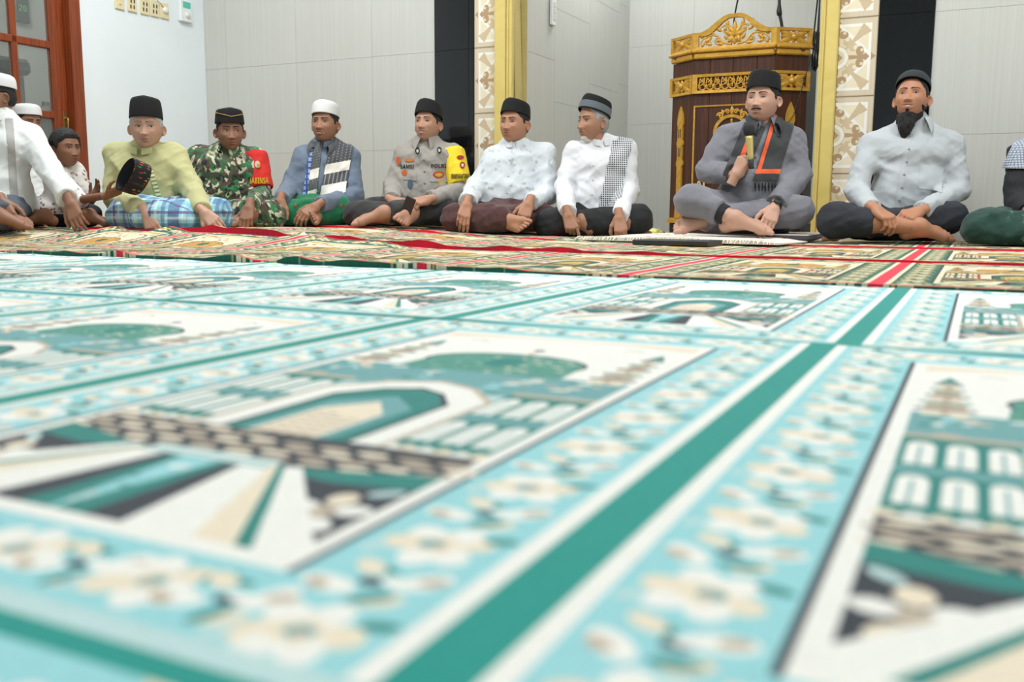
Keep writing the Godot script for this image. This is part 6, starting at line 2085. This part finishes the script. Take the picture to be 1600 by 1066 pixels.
	var r := person({"D": 4.65, "px": 1640, "label": "man in black vest and dark green sarong cut by the frame", "skin": rgb(167, 124, 100), "j": {"N": [1652, 218, 0.0], "H": [1654, 174, 0.05], "SL": [1599, 243, 0.02], "SR": [1703, 243, 0.0], "EL": [1590, 312, 0.08], "WL": [1612, 336, 0.28], "ER": [1712, 318, 0.06], "WR": [1690, 340, 0.28], "KL": [1536, 366, 0.24], "KR": [1720, 362, 0.24], "AL": [1660, 384, 0.34], "AR": [1600, 384, 0.32]},
		"yaw": -15, "handL": ["rest", 1625, 362, 0.36, FRONT], "handR": ["rest", 1680, 366, 0.36, FRONT], "hat": ["peci", M.velvet, 0.047, 6, 1.0], "hairline": [0.075, 0.03, -0.05, 0.004], "shirt": M.black_vest, "top_name": "vest", "collar": "leaf", "bottom": M.forest, "sarong": true})
	edge_man_cloth(r)
	# --- the group at the door
	var q1 := person({"D": 5.1, "px": -6, "label": "man in white embroidered shirt leaning at the picture edge by the door", "skin": rgb(145, 105, 85), "j": {"N": [0, 188, 0.05], "H": [-10, 148, 0.08], "SL": [-55, 211, 0.0], "SR": [43, 213, 0.04], "EL": [-58, 292, 0.1], "WL": [2, 316, 0.32], "ER": [74, 262, 0.14], "WR": [108, 316, 0.32], "KL": [-70, 350, 0.24], "KR": [4, 340, 0.28], "AL": [-8, 364, 0.34], "AR": [-60, 364, 0.34]},
		"yaw": -62, "pitch": -2, "handL": ["rest", 22, 358, 0.36, FRONT], "handR": ["rest", 124, 362, 0.36, FRONT], "footL": [40, 362, 0.36, Vector3(0, 0.7, 0.6), true], "hat": ["kopiah", M.kopiah_white, 0.05, 6, 0.8], "hairline": [0.07, 0.03, -0.05, 0.005], "shirt": M.cream_shirt, "collar": "band", "bottom": M.slate, "sleeve_r": 1.12, "cuff": 0.05})
	embroidery(q1)
	person({"D": 6.1, "px": 34, "label": "smiling man in a white cap half hidden behind the boy", "skin": rgb(145, 104, 83), "j": {"N": [36, 228, 0.0], "H": [40, 191, 0.05], "SL": [1, 243, 0.0], "SR": [73, 243, 0.0], "EL": [-6, 305, 0.05], "WL": [20, 330, 0.2], "ER": [80, 305, 0.0], "WR": [64, 332, 0.12], "KL": [-20, 345, 0.2], "KR": [90, 345, 0.1], "AL": [50, 360, 0.2], "AR": [10, 360, 0.25]},
		"yaw": 30, "pitch": -4, "handL": ["rest", 34, 350, 0.25, FRONT], "handR": ["rest", 54, 350, 0.18, FRONT], "hat": ["kopiah", M.kopiah_white, 0.05, 4, 0.78], "hairline": [0.07, 0.03, -0.05, 0.004], "smile": 0.9, "eye": 0.0026, "age": 0.8, "shirt": M.cream_shirt, "collar": "band", "bottom": M.charcoal, "sarong": true})
	var k := person({"D": 5.3, "px": 96, "S": 0.74, "hs": 0.86, "foot_s": 1.05, "hand_s": 1.02, "label": "boy in patterned shirt and dark shorts reaching out with a cap", "skin": rgb(140, 98, 76), "j": {"N": [98, 260, 0.04], "H": [100, 229, 0.10], "SL": [83, 271, 0.12], "SR": [115, 269, -0.04], "EL": [124, 312, 0.22], "WL": [168, 304, 0.40], "ER": [130, 304, 0.0], "WR": [142, 312, 0.06], "KL": [44, 346, 0.16], "KR": [140, 336, 0.14], "AL": [70, 358, 0.28], "AR": [136, 360, 0.24]},
		"yaw": 34, "pitch": 0, "handL": ["half", 196, 291, 0.44, Vector3(-0.2, -0.9, 0.4)], "handR": ["open", 152, 294, 0.1, Vector3(0, -0.5, -0.8)], "footL": [34, 362, 0.32, Vector3(0, 0.8, 0.5), false], "footR": [176, 364, 0.26, Vector3(0, 0.8, 0.5), true], "hairline": [0.062, 0.035, -0.055, 0.016], "hair_rough": 0.004, "hair": rgb(26, 24, 25), "gape": 0.004, "jaw": 0.2, "fw": 1.04, "nose": 0.85, "shirt": M.boy_shirt, "short_sleeve": true, "bottom": M.navy, "bottom_name": "shorts", "shorts": true, "top_name": "shirt"})
	boy_things(k)

func soldier_marks(J: Dictionary) -> void:
	var root: Node3D = J.root
	var dirv := (J.SR - EYE).normalized() as Vector3
	# red armband round the upper arm
	var a: Vector3 = J.SR.lerp(J.ER, 0.02)
	var b: Vector3 = J.SR.lerp(J.ER, 0.86)
	band_on(J, "armband", a, b, 0.064, 0.060, rgb(206, 44, 36), "red armband with shield emblem")
	var R: Vector3 = cam_r; var U := Vector3.UP
	var f := Fld.new(limbs_bounds([a, b], 0.12).position, limbs_bounds([a, b], 0.12).end, 0.008)
	f.cap(a, b, 0.084, 0.079, 0.01)
	var tx := drape_text(f, "BABINSA", at(403, 281, J.D - 0.05), R, U, 0.036, dirv, 0.002, J.base, 0.118)
	put("lettering", tx.mesh(mat(rgb(238, 196, 60), 0.7)), root)
	put("emblem", oval_badge(f, at(401, 256, J.D - 0.05), R, U, 0.034, 0.044, dirv, J.base).mesh(mat(rgb(240, 222, 200), 0.7)), root)
	put("emblem", oval_badge(f, at(403, 258, J.D - 0.06), R, U, 0.020, 0.026, dirv, J.base, 0.004).mesh(mat(rgb(226, 172, 60), 0.7)), root)
	put("emblem", oval_badge(f, at(400, 262, J.D - 0.06), R, U, 0.012, 0.010, dirv, J.base, 0.006).mesh(mat(rgb(70, 90, 96), 0.7)), root)
	# name tapes
	for q in [[330, 272, ""], [371, 274, "TNI AD"]]:
		put("name_tape", drape(J.sf, at(q[0] - 14, q[1] + 4, J.D - 0.05), R * 0.105, U * 0.03, 8, 3, dirv, 0.003, J.base).mesh(cloth(mat(rgb(58, 78, 62)))), root)
		if q[2]: put("lettering", drape_text(J.sf, q[2], at(q[0], q[1], J.D - 0.05), R, U, 0.016, dirv, 0.005, J.base, 0.07).mesh(mat(rgb(22, 26, 24))), root)
	# gold braid on the cap
	var pts := PackedVector3Array()
	var hx: Transform3D = J.hat
	for k in 21:
		var th := -1.5 + 3.0 * k / 20
		var y := 0.066 - 0.030 * (1.0 - absf(th) / 1.5)
		pts.append(hx * Vector3(sin(th) * 0.0855, y, cos(th) * 0.107) - J.base)
	var mb := MB.new()
	mb.tube(pts, PackedFloat32Array([0.0016]), 5)
	put("hat_braid", mb.mesh(mat(rgb(206, 170, 70), 0.5)), root, "thin gold braid")

func band_on(J: Dictionary, called: String, a: Vector3, b: Vector3, ra: float, rb: float, c: Color, label: String) -> void:
	var bb := limbs_bounds([a, b], 0.12)
	var f := Fld.new(bb.position, bb.end, 0.008)
	f.cap(a, b, ra + 0.017, rb + 0.016, 0.01, true)
	var ax := (b - a).normalized()
	# cut the upper end flat too
	var id := 0
	for z in f.nz:
		for y in f.ny:
			for x in f.nx:
				var q := (f.o + Vector3(x, y, z) * f.h - a).dot(-ax) - 0.025
				if f.d[id] < q: f.d[id] = q
				id += 1
	f.rough(wrinkle, 0.004, Vector3(20, 14, 20))
	var mb := MB.new()
	f.push(mb, J.base)
	put(called, mb.mesh(cloth(mat(c), 0.1)), J.root, label)

func oval_badge(f: Fld, ctr: Vector3, R: Vector3, U: Vector3, w: float, h: float, dirv: Vector3, base: Vector3, off := 0.002) -> MB:
	var mb := MB.new()
	var c := f.march(ctr - dirv * 0.15, dirv, off + 0.002) - base
	var k := mb.vert(c, -dirv)
	for a in 17:
		var th := TAU * a / 16
		var shield := 1.0 - 0.25 * maxf(0.0, -sin(th)) * absf(cos(th))
		mb.vert(f.march(ctr + R * cos(th) * w / 2 * shield + U * sin(th) * h / 2 - dirv * 0.15, dirv, off) - base, -dirv)
	for a in 16: mb.tri(k, k + 2 + a, k + 1 + a)
	return mb

func scarf_pair(J: Dictionary) -> void:
	var root: Node3D = J.root
	var dirv := (J.N - EYE).normalized() as Vector3
	var r := Ras.new(128, 256, rgb(226, 222, 212))
	r.s = 256
	r.ox = 0
	var dk := rgb(74, 76, 80)
	for band in [[0.0, 0.05, rgb(58, 76, 120)], [0.05, 0.22, rgb(228, 224, 214)], [0.22, 0.40, dk], [0.40, 0.56, rgb(228, 224, 214)], [0.56, 1.0, dk]]:
		r.rect(0, band[0], 0.5, band[1], band[2])
		if band[2] == dk:
			for k in 60:
				var x := (k % 6) / 12.0 + 0.04; var y: float = band[0] + (k / 6) / 10.0 * (band[1] - band[0]) + 0.01
				r.oval(x, y, 0.016, 0.007, rgb(150, 150, 146), 0.7 if k % 2 else -0.7)
	var m := cloth(StandardMaterial3D.new())
	m.albedo_texture = r.tex()
	# wide end on the sitter's left, narrow blue-edged end on the other side
	put("scarf", drape(J.sf, at(498, 309, J.D - 0.05), at(537, 302, J.D - 0.05) - at(498, 309, J.D - 0.05), at(522, 214, J.D - 0.05) - at(504, 309, J.D - 0.05), 10, 34, dirv, 0.007, J.base, 0.006, 0.006).mesh(m), root, "black and white woven scarf hanging on the chest")
	put("scarf_end", drape(J.sf, at(478, 318, J.D - 0.05), at(492, 314, J.D - 0.05) - at(478, 318, J.D - 0.05), at(489, 222, J.D - 0.05) - at(478, 318, J.D - 0.05), 6, 34, dirv, 0.010, J.base, 0.006, 0.004).mesh(m), root)
	var bm := cloth(tri_mat(check_tex(rgb(58, 84, 150), rgb(150, 172, 206), 4), 7.0))
	put("scarf_end", drape(J.sf, at(470, 321, J.D - 0.05), at(481, 318, J.D - 0.05) - at(470, 321, J.D - 0.05), at(483, 228, J.D - 0.05) - at(470, 321, J.D - 0.05), 5, 30, dirv, 0.007, J.base, 0.006, 0.003).mesh(bm), root, "blue checked scarf edge")
	neck_roll(J, cloth(tri_mat(check_tex(rgb(92, 94, 96), rgb(60, 62, 66), 10), 12.0)), 0.032)

# the part of a scarf that goes round the back of the neck
func neck_roll(J: Dictionary, m: Material, r: float) -> void:
	var rows := []
	for k in 25:
		var t := k / 24.0
		var th := lerpf(0.62, TAU - 0.62, t)
		var fr := 0.5 + 0.5 * cos(th)
		var drop := pow(absf(t - 0.5) * 2.0, 4.0)
		var c: Vector3 = J.N + J.T * (0.040 - 0.045 * fr - 0.055 * drop) + J.X * sin(th) * (0.078 + 0.010 * drop) + J.Z * (cos(th) * 0.078 + 0.030 * fr + 0.028 * drop)
		var out: Vector3 = (J.X * sin(th) + J.Z * cos(th)).normalized()
		var row := PackedVector3Array()
		for q in 12:
			var a := TAU * q / 12
			row.append(c + out * cos(a) * r * 0.62 + J.T * sin(a) * r * (1.15 + 0.15 * sin(t * 23.0)) - out * sin(a) * r * 0.35 - J.base)
		rows.append(row)
	var mb := MB.new()
	mb.grid(rows, true, true)
	put("scarf_fold", mb.mesh(m), J.root)

func police_marks(J: Dictionary) -> void:
	var root: Node3D = J.root
	var dirv := (J.N - EYE).normalized() as Vector3
	var R: Vector3 = cam_r; var U := Vector3.UP
	var a: Vector3 = J.SR.lerp(J.ER, 0.0)
	var b: Vector3 = J.SR.lerp(J.ER, 0.84)
	band_on(J, "armband", a, b, 0.064, 0.060, rgb(238, 208, 50), "yellow armband with crest")
	var bb := limbs_bounds([a, b], 0.12)
	var f := Fld.new(bb.position, bb.end, 0.008)
	f.cap(a, b, 0.084, 0.079, 0.01)
	put("lettering", drape_text(f, "BHABINKAMTIBMAS", at(719, 274, J.D - 0.05), R, U + R * 0.1, 0.030, dirv, 0.002, J.base, 0.118).mesh(mat(rgb(46, 42, 34), 0.8)), root)
	put("emblem", oval_badge(f, at(719, 245, J.D - 0.05), R, U, 0.050, 0.026, dirv, J.base).mesh(mat(rgb(190, 62, 50), 0.7)), root)
	put("emblem", oval_badge(f, at(722, 257, J.D - 0.05), R, U, 0.036, 0.042, dirv, J.base).mesh(mat(rgb(196, 60, 52), 0.7)), root)
	put("emblem", oval_badge(f, at(722, 257, J.D - 0.05), R, U, 0.018, 0.022, dirv, J.base, 0.005).mesh(mat(rgb(226, 226, 220), 0.7)), root)
	put("lettering", drape_text(J.sf, "POLRI", at(685, 258, J.D - 0.05), R, U - R * 0.1, 0.024, dirv, 0.004, J.base, 0.095).mesh(mat(rgb(34, 32, 32))), root)
	put("lettering", drape_text(J.sf, "SAMSI", at(636, 259, J.D - 0.05), R, U + R * 0.1, 0.024, dirv, 0.004, J.base, 0.085).mesh(mat(rgb(34, 32, 32))), root)
	for q in [[685, 272, 0.075, 0.042, rgb(204, 66, 40)], [685, 272, 0.05, 0.024, rgb(212, 170, 60)], [690, 287, 0.052, 0.054, rgb(220, 172, 62)], [690, 287, 0.03, 0.03, rgb(170, 190, 200)], [641, 286, 0.034, 0.058, rgb(84, 110, 130)], [640, 249, 0.06, 0.02, rgb(222, 130, 60)], [632, 269, 0.034, 0.034, rgb(222, 110, 50)], [622, 250, 0.030, 0.05, rgb(216, 100, 50)]]:
		put("badge", oval_badge(J.sf, at(q[0], q[1], J.D - 0.05), R, U, q[2], q[3], dirv, J.base, 0.006 if q[2] > 0.03 and q[2] != 0.05 else 0.009).mesh(mat(q[4], 0.6)), root)
	for q in [[671, 264, 700, 281], [630, 262, 650, 278]]:
		put("pocket_flap", drape(J.sf, at(q[0], q[3] + 1, J.D - 0.05), at(q[2], q[3] + 3, J.D - 0.05) - at(q[0], q[3] + 1, J.D - 0.05), U * 0.055, 10, 5, dirv, 0.004, J.base, 0.004).mesh(M.khaki), root)
	# collar tabs
	for q in [[686, 234], [652, 235]]:
		put("rank_tab", oval_badge(J.sf, at(q[0], q[1], J.D - 0.07), R, U, 0.030, 0.044, dirv, J.base, 0.028).mesh(mat(rgb(40, 40, 42))), root)
		put("rank_tab", oval_badge(J.sf, at(q[0], q[1], J.D - 0.08), R, U, 0.016, 0.022, dirv, J.base, 0.031).mesh(mat(rgb(214, 214, 208), 0.4)), root)
	# phone held in both hands
	var t := thing("mobile_phone", "dark mobile phone held by the policeman", "phone", Transform3D(frame_of(Vector3(0.35, 0.85, 0.2), Vector3(-0.3, 0.2, 1.0), false), at(637, 323, J.D - 0.53)))
	var mb := MB.new()
	mb.box(Vector3.ZERO, Vector3(0.066, 0.009, 0.125), 0.004)
	put("body", mb.mesh(mat(rgb(44, 30, 28), 0.4)), t)
	var sb := MB.new()
	sb.box(Vector3(0, -0.0048, 0), Vector3(0.058, 0.001, 0.114))
	put("screen", sb.mesh(mat(rgb(12, 12, 14), 0.1)), t)

func old_man_cloth(J: Dictionary) -> void:
	var dirv := (J.N - EYE).normalized() as Vector3
	var p0 := at(936, 321, J.D - 0.05)
	put("shoulder_cloth", drape(J.sf, p0, at(966, 321, J.D - 0.05) - p0, at(958, 219, J.D - 0.05) - p0, 14, 40, dirv, 0.008, J.base, 0.006, 0.004).mesh(M.checks), J.root, "black and white checked cloth over the shoulder")
	var p1 := at(958, 262, J.D - 0.05)
	put("cloth_fold", drape(J.sf, p1, at(986, 236, J.D - 0.05) - p1, at(966, 214, J.D - 0.05) - p1, 10, 16, dirv, 0.012, J.base, 0.006, 0.003).mesh(M.checks), J.root)
	var hx: Transform3D = J.hat
	var mb := MB.new()
	var rows := []
	for k in [[0.006, 1.052], [0.008, 1.062], [0.046, 1.032], [0.048, 1.02]]:
		var row := PackedVector3Array()
		for q in 40:
			var th := TAU * q / 40
			row.append(hx * Vector3(cos(th) * 0.0835 * k[1], k[0], -sin(th) * 0.1045 * k[1]) - J.base)
		rows.append(row)
	mb.grid(rows, true)
	put("hat_band", mb.mesh(cloth(tri_mat(check_tex(rgb(62, 70, 78), rgb(120, 130, 136), 8), 22.0))), J.root, "grey woven band round the cap")

func speaker_things(J: Dictionary) -> void:
	var root: Node3D = J.root
	var dirv := (J.N - EYE).normalized() as Vector3
	var r := Ras.new(128, 256, rgb(54, 56, 58))
	r.s = 256
	r.rect(0.0, 0.10, 0.5, 0.17, rgb(222, 92, 52))
	r.rect(0.02, 0.16, 0.10, 1.0, rgb(222, 92, 52))
	var m := cloth(StandardMaterial3D.new())
	m.albedo_texture = r.tex()
	var p0 := at(1178, 279, J.D - 0.05)
	put("scarf", drape(J.sf, p0, at(1216, 279, J.D - 0.05) - p0, at(1208, 180, J.D - 0.05) - p0, 14, 36, dirv, 0.008, J.base, 0.006, 0.003).mesh(m), root, "charcoal scarf with orange stripe")
	var r2 := Ras.new(128, 256, rgb(54, 56, 58))
	r2.s = 256
	r2.rect(0.20, 0.0, 0.31, 1.0, rgb(222, 92, 52))
	var m2 := cloth(StandardMaterial3D.new())
	m2.albedo_texture = r2.tex()
	var p1 := at(1133, 268, J.D - 0.05)
	put("scarf_end", drape(J.sf, p1, at(1166, 275, J.D - 0.05) - p1, at(1164, 190, J.D - 0.05) - p1, 10, 32, dirv, 0.008, J.base, 0.006, 0.003).mesh(m2), root, "charcoal scarf end with orange stripe")
	neck_roll(J, cloth(mat(rgb(54, 56, 58))), 0.032)
	var tb := MB.new()
	for k in 7:
		var q := J.sf.march(at(1182 + k * 5, 283, J.D - 0.05) - dirv * 0.2, dirv, 0.010) as Vector3
		tb.tube(PackedVector3Array([q - J.base, q + Vector3(0.002 * (k % 3 - 1), -0.02, 0.004) - J.base, q + Vector3(0.004 * (k % 2), -0.042, 0.002) - J.base]), PackedFloat32Array([0.004, 0.006, 0.002]), 6)
	put("tassels", tb.mesh(cloth(mat(rgb(34, 32, 34)))), root)
	# black inner legging and wristwatch
	var K: Vector3 = J.KL; var A: Vector3 = J.AL
	var bb := limbs_bounds([K, A], 0.1)
	var f := Fld.new(bb.position, bb.end, 0.008)
	f.cap(K.lerp(A, 0.35), K.lerp(A, 0.80), 0.058, 0.050, 0.01, true)
	f.rough(wrinkle, 0.004, Vector3(20, 20, 20))
	var lm := MB.new()
	f.push(lm, J.base)
	put("legging", lm.mesh(cloth(mat(rgb(34, 36, 38)))), root, "black inner legging at the shin")
	var ax := (J.WR - J.ER).normalized() as Vector3
	var wc: Vector3 = J.WR - ax * 0.018
	var wm := MB.new()
	wm.lathe(PackedVector2Array([Vector2(0.028, -0.010), Vector2(0.031, -0.010), Vector2(0.031, 0.010), Vector2(0.028, 0.010)]), Transform3D(frame_of(Vector3(0.2, 0.3, 1).cross(ax), ax, false), wc - J.base), 20)
	var wt := put("wristwatch", wm.mesh(mat(rgb(24, 25, 26), 0.5)), root, "black wristwatch")
	var wd := MB.new()
	var wz := (Vector3(0, 0.55, 0.85) - ax * Vector3(0, 0.55, 0.85).dot(ax)).normalized()
	wd.lathe(PackedVector2Array([Vector2(0, 0.012), Vector2(0.017, 0.012), Vector2(0.021, 0.009), Vector2(0.022, 0.0), Vector2(0.020, -0.002)]), Transform3D(frame_of(ax.cross(wz), wz, false), wc + wz * 0.028 - J.base), 22)
	put("watch_case", wd.mesh(mat(rgb(40, 42, 44), 0.35)), wt)
	# microphone in the fist
	var top := at(1170.5, 192, J.D - 0.335)
	var bot := at(1175, 263, J.D - 0.325)
	var my := (top - bot).normalized()
	var t := thing("microphone", "handheld microphone with gold grip and black foam head", "microphone", Transform3D(frame_of(my.cross(Vector3(1, 0, 0)).cross(my), my, false), bot))
	var L := top.distance_to(bot)
	var hb := MB.new()
	hb.lathe(PackedVector2Array([Vector2(0, L - 0.07), Vector2(0.016, L - 0.066), Vector2(0.025, L - 0.052), Vector2(0.028, L - 0.035), Vector2(0.027, L - 0.018), Vector2(0.020, L - 0.005), Vector2(0, L)]), Transform3D.IDENTITY, 24)
	put("foam_head", hb.mesh(mat(rgb(38, 40, 44), 0.95)), t)
	var gb := MB.new()
	gb.lathe(PackedVector2Array([Vector2(0, 0.045), Vector2(0.0145, 0.045), Vector2(0.015, 0.06), Vector2(0.0185, L - 0.075), Vector2(0.019, L - 0.062), Vector2(0, L - 0.06)]), Transform3D.IDENTITY, 24)
	put("grip", gb.mesh(mat(rgb(204, 188, 122), 0.35, 0.5)), t)
	var eb := MB.new()
	eb.lathe(PackedVector2Array([Vector2(0, 0), Vector2(0.012, 0.0), Vector2(0.013, 0.01), Vector2(0.0145, 0.046), Vector2(0, 0.047)]), Transform3D.IDENTITY, 20)
	put("end_cap", eb.mesh(mat(rgb(32, 33, 36), 0.4)), t)

func placket(J: Dictionary, x0: float, y0: float, x1: float, y1: float, w: float, m: Material, n: int, bc: Color) -> void:
	var dirv := (J.N - EYE).normalized() as Vector3
	var p0 := at(x1 - w / 2, y1, J.D - 0.05)
	put("placket", drape(J.sf, p0, at(x1 + w / 2, y1, J.D - 0.05) - p0, at(x0 - w / 2, y0, J.D - 0.05) - p0, 3, 26, dirv, 0.002, J.base, 0.003).mesh(m), J.root)
	for k in n:
		var t := (k + 0.5) / n
		var q := J.sf.march(at(lerpf(x0, x1, t), lerpf(y0, y1, t), J.D - 0.05) - dirv * 0.2, dirv, 0.004) as Vector3
		var b := MB.new()
		b.lathe(PackedVector2Array([Vector2(0, 0.003), Vector2(0.005, 0.003), Vector2(0.006, 0.001), Vector2(0.006, -0.001)]), Transform3D(frame_of(Vector3(1, 0, 0).cross(-dirv), -dirv, false), q - J.base), 12)
		put("button", b.mesh(mat(bc, 0.4)), J.root)

func shirt_front(J: Dictionary, px: float, y0: float, y1: float, n: int) -> void:
	var dirv := (J.N - EYE).normalized() as Vector3
	for k in n:
		var t := (k + 0.5) / n
		var q := J.sf.march(at(lerpf(px + 6, px - 12, t), lerpf(y0, y1, t), J.D - 0.05) - dirv * 0.2, dirv, 0.002) as Vector3
		var b := MB.new()
		b.lathe(PackedVector2Array([Vector2(0, 0.003), Vector2(0.005, 0.003), Vector2(0.006, 0.001), Vector2(0.006, -0.001)]), Transform3D(frame_of(Vector3(1, 0, 0).cross(-dirv), -dirv, false), q - J.base), 12)
		put("button", b.mesh(mat(rgb(150, 152, 154), 0.4)), J.root)
	var p0 := at(1436, 292, J.D - 0.05)
	put("pocket", drape(J.sf, p0, at(1472, 296, J.D - 0.05) - p0, at(1440, 256, J.D - 0.05) - p0, 10, 8, dirv, 0.002, J.base, 0.003).mesh(M.pale_grey), J.root)

func long_beard(J: Dictionary) -> void:
	# the hanging part of the full beard
	var hx: Transform3D = J.hx
	var a: Vector3 = hx * Vector3(0, -0.116, 0.050)
	var b: Vector3 = a + Vector3(-0.012, -0.050, 0.010)
	var c: Vector3 = b + Vector3(-0.006, -0.045, 0.0)
	var bb := limbs_bounds([a, b, c, hx * Vector3(0.06, -0.07, 0.01), hx * Vector3(-0.06, -0.07, 0.01)], 0.07)
	var f := Fld.new(bb.position, bb.end, 0.0065)
	f.cap(a, b, 0.034, 0.034, 0.02)
	f.cap(b, c, 0.034, 0.012, 0.02)
	for s in [-1.0, 1.0]:
		f.cap(hx * Vector3(s * 0.058, -0.078, 0.0), a + Vector3(s * 0.02, -0.010, -0.01), 0.010, 0.028, 0.02)
	f.rough(wrinkle, 0.012, Vector3(60, 14, 60))
	var mb := MB.new()
	f.push(mb, J.base)
	put("long_beard", mb.mesh(mat(rgb(26, 25, 26), 0.9)), J.root, "full black beard")

func edge_man_cloth(J: Dictionary) -> void:
	var dirv := (J.SL - EYE).normalized() as Vector3
	var p0 := at(1566, 262, J.D - 0.03)
	put("shoulder_scarf", drape(J.sf, p0, at(1630, 262, J.D - 0.03) - p0, at(1590, 214, J.D - 0.03) - p0, 14, 14, dirv, 0.012, J.base, 0.01, 0.004).mesh(cloth(tri_mat(check_tex(rgb(112, 124, 146), rgb(196, 202, 210), 12), 7.0))), J.root, "blue grey scarf over the shoulder")

func embroidery(J: Dictionary) -> void:
	var dirv := (J.N - EYE).normalized() as Vector3
	var m := cloth(tri_mat(check_tex(rgb(150, 148, 144), rgb(186, 184, 180), 12), 18.0))
	var p0 := at(14, 306, J.D - 0.05)
	put("embroidered_strip", drape(J.sf, p0, at(26, 306, J.D - 0.05) - p0, at(6, 184, J.D - 0.05) - p0, 5, 36, dirv, 0.003, J.base).mesh(m), J.root, "grey embroidered strip down the shirt front")

func boy_things(J: Dictionary) -> void:
	# white piping on the shorts
	var dirv := (J.pel - EYE).normalized() as Vector3
	var mb := MB.new()
	var pts := PackedVector3Array()
	for k in 12:
		var t := k / 11.0
		var px := lerpf(46, 92, t); var py := lerpf(339, 364, t)
		pts.append(J.pf.march(at(px, py, J.D - 0.1) - dirv * 0.2, dirv, 0.002) - J.base)
	mb.tube(pts, PackedFloat32Array([0.0035]), 6)
	put("piping", mb.mesh(mat(rgb(214, 216, 218), 0.8)), J.root)
	# embroidered cap held out by the boy
	var r := Ras.new(256, 64, rgb(22, 22, 24))
	r.s = 256
	var g := RandomNumberGenerator.new()
	g.seed = 4
	for k in 44:
		var x := g.randf_range(0.0, 1.0); var y := g.randf_range(0.03, 0.22)
		r.oval(x, y, 0.014, 0.012, [rgb(196, 58, 40), rgb(60, 124, 60), rgb(214, 140, 52), rgb(160, 40, 44)][k % 4], 0, 5, 0.3)
	var m := cloth(StandardMaterial3D.new(), 0.1)
	m.albedo_texture = r.tex()
	var c := at(207, 276, J.D - 0.47)
	var t := thing("songkok_cap", "black cap with red and green embroidered flowers held by the boy", "cap", Transform3D(frame_of(Vector3(0.62, 0.70, 0.25), Vector3(0.62, -0.34, -0.70), false), c))
	var b := MB.new()
	var xf := Transform3D(Basis.IDENTITY, Vector3(0, -0.045, 0))
	var rows := []
	for q in [[0.0, 0.955], [0.0, 0.98], [0.004, 1.0], [0.05, 0.985], [0.086, 0.955], [0.094, 0.93]]:
		var row := PackedVector3Array()
		for k in 40:
			var th := TAU * k / 40
			row.append(Vector3(cos(th) * 0.070 * q[1], q[0] - 0.045, -sin(th) * 0.098 * q[1]))
		rows.append(row)
	b.grid(rows, true, false, Rect2(0, 0, 2, 1))
	put("side_band", b.mesh(m), t, "embroidered side band")
	var tb := MB.new()
	tb.lathe(PackedVector2Array([Vector2(0.98, 0.049), Vector2(0.9, 0.053), Vector2(0.5, 0.056), Vector2(0.0, 0.057)]), Transform3D(Basis.from_scale(Vector3(0.066, 1, 0.092)), Vector3.ZERO), 40)
	put("crown", tb.mesh(M.velvet), t)
	var ib := MB.new()
	ib.lathe(PackedVector2Array([Vector2(0.0, 0.045), Vector2(0.9, 0.045), Vector2(0.94, -0.044)]), Transform3D(Basis.from_scale(Vector3(0.068, 1, 0.095)), Vector3.ZERO), 40)
	put("lining", ib.mesh(mat(rgb(34, 36, 44), 0.9)), t)

func striped_strap(J: Dictionary) -> void:
	var dirv := (J.N - EYE).normalized() as Vector3
	var r := Ras.new(32, 256, rgb(196, 200, 150))
	r.s = 256
	for k in 22:
		r.poly([[0, k / 22.0], [0.125, k / 22.0 + 0.02], [0.125, k / 22.0 + 0.042], [0, k / 22.0 + 0.022]], rgb(92, 116, 66) if k % 2 else rgb(228, 230, 206))
	var m := cloth(StandardMaterial3D.new())
	m.albedo_texture = r.tex()
	var p0 := at(249, 326, J.D - 0.05)
	put("striped_strap", drape(J.sf, p0, at(257, 326, J.D - 0.05) - p0, at(228, 262, J.D - 0.05) - p0, 4, 26, dirv, 0.004, J.base, 0.004).mesh(m), J.root, "green and cream striped strap down the shirt")
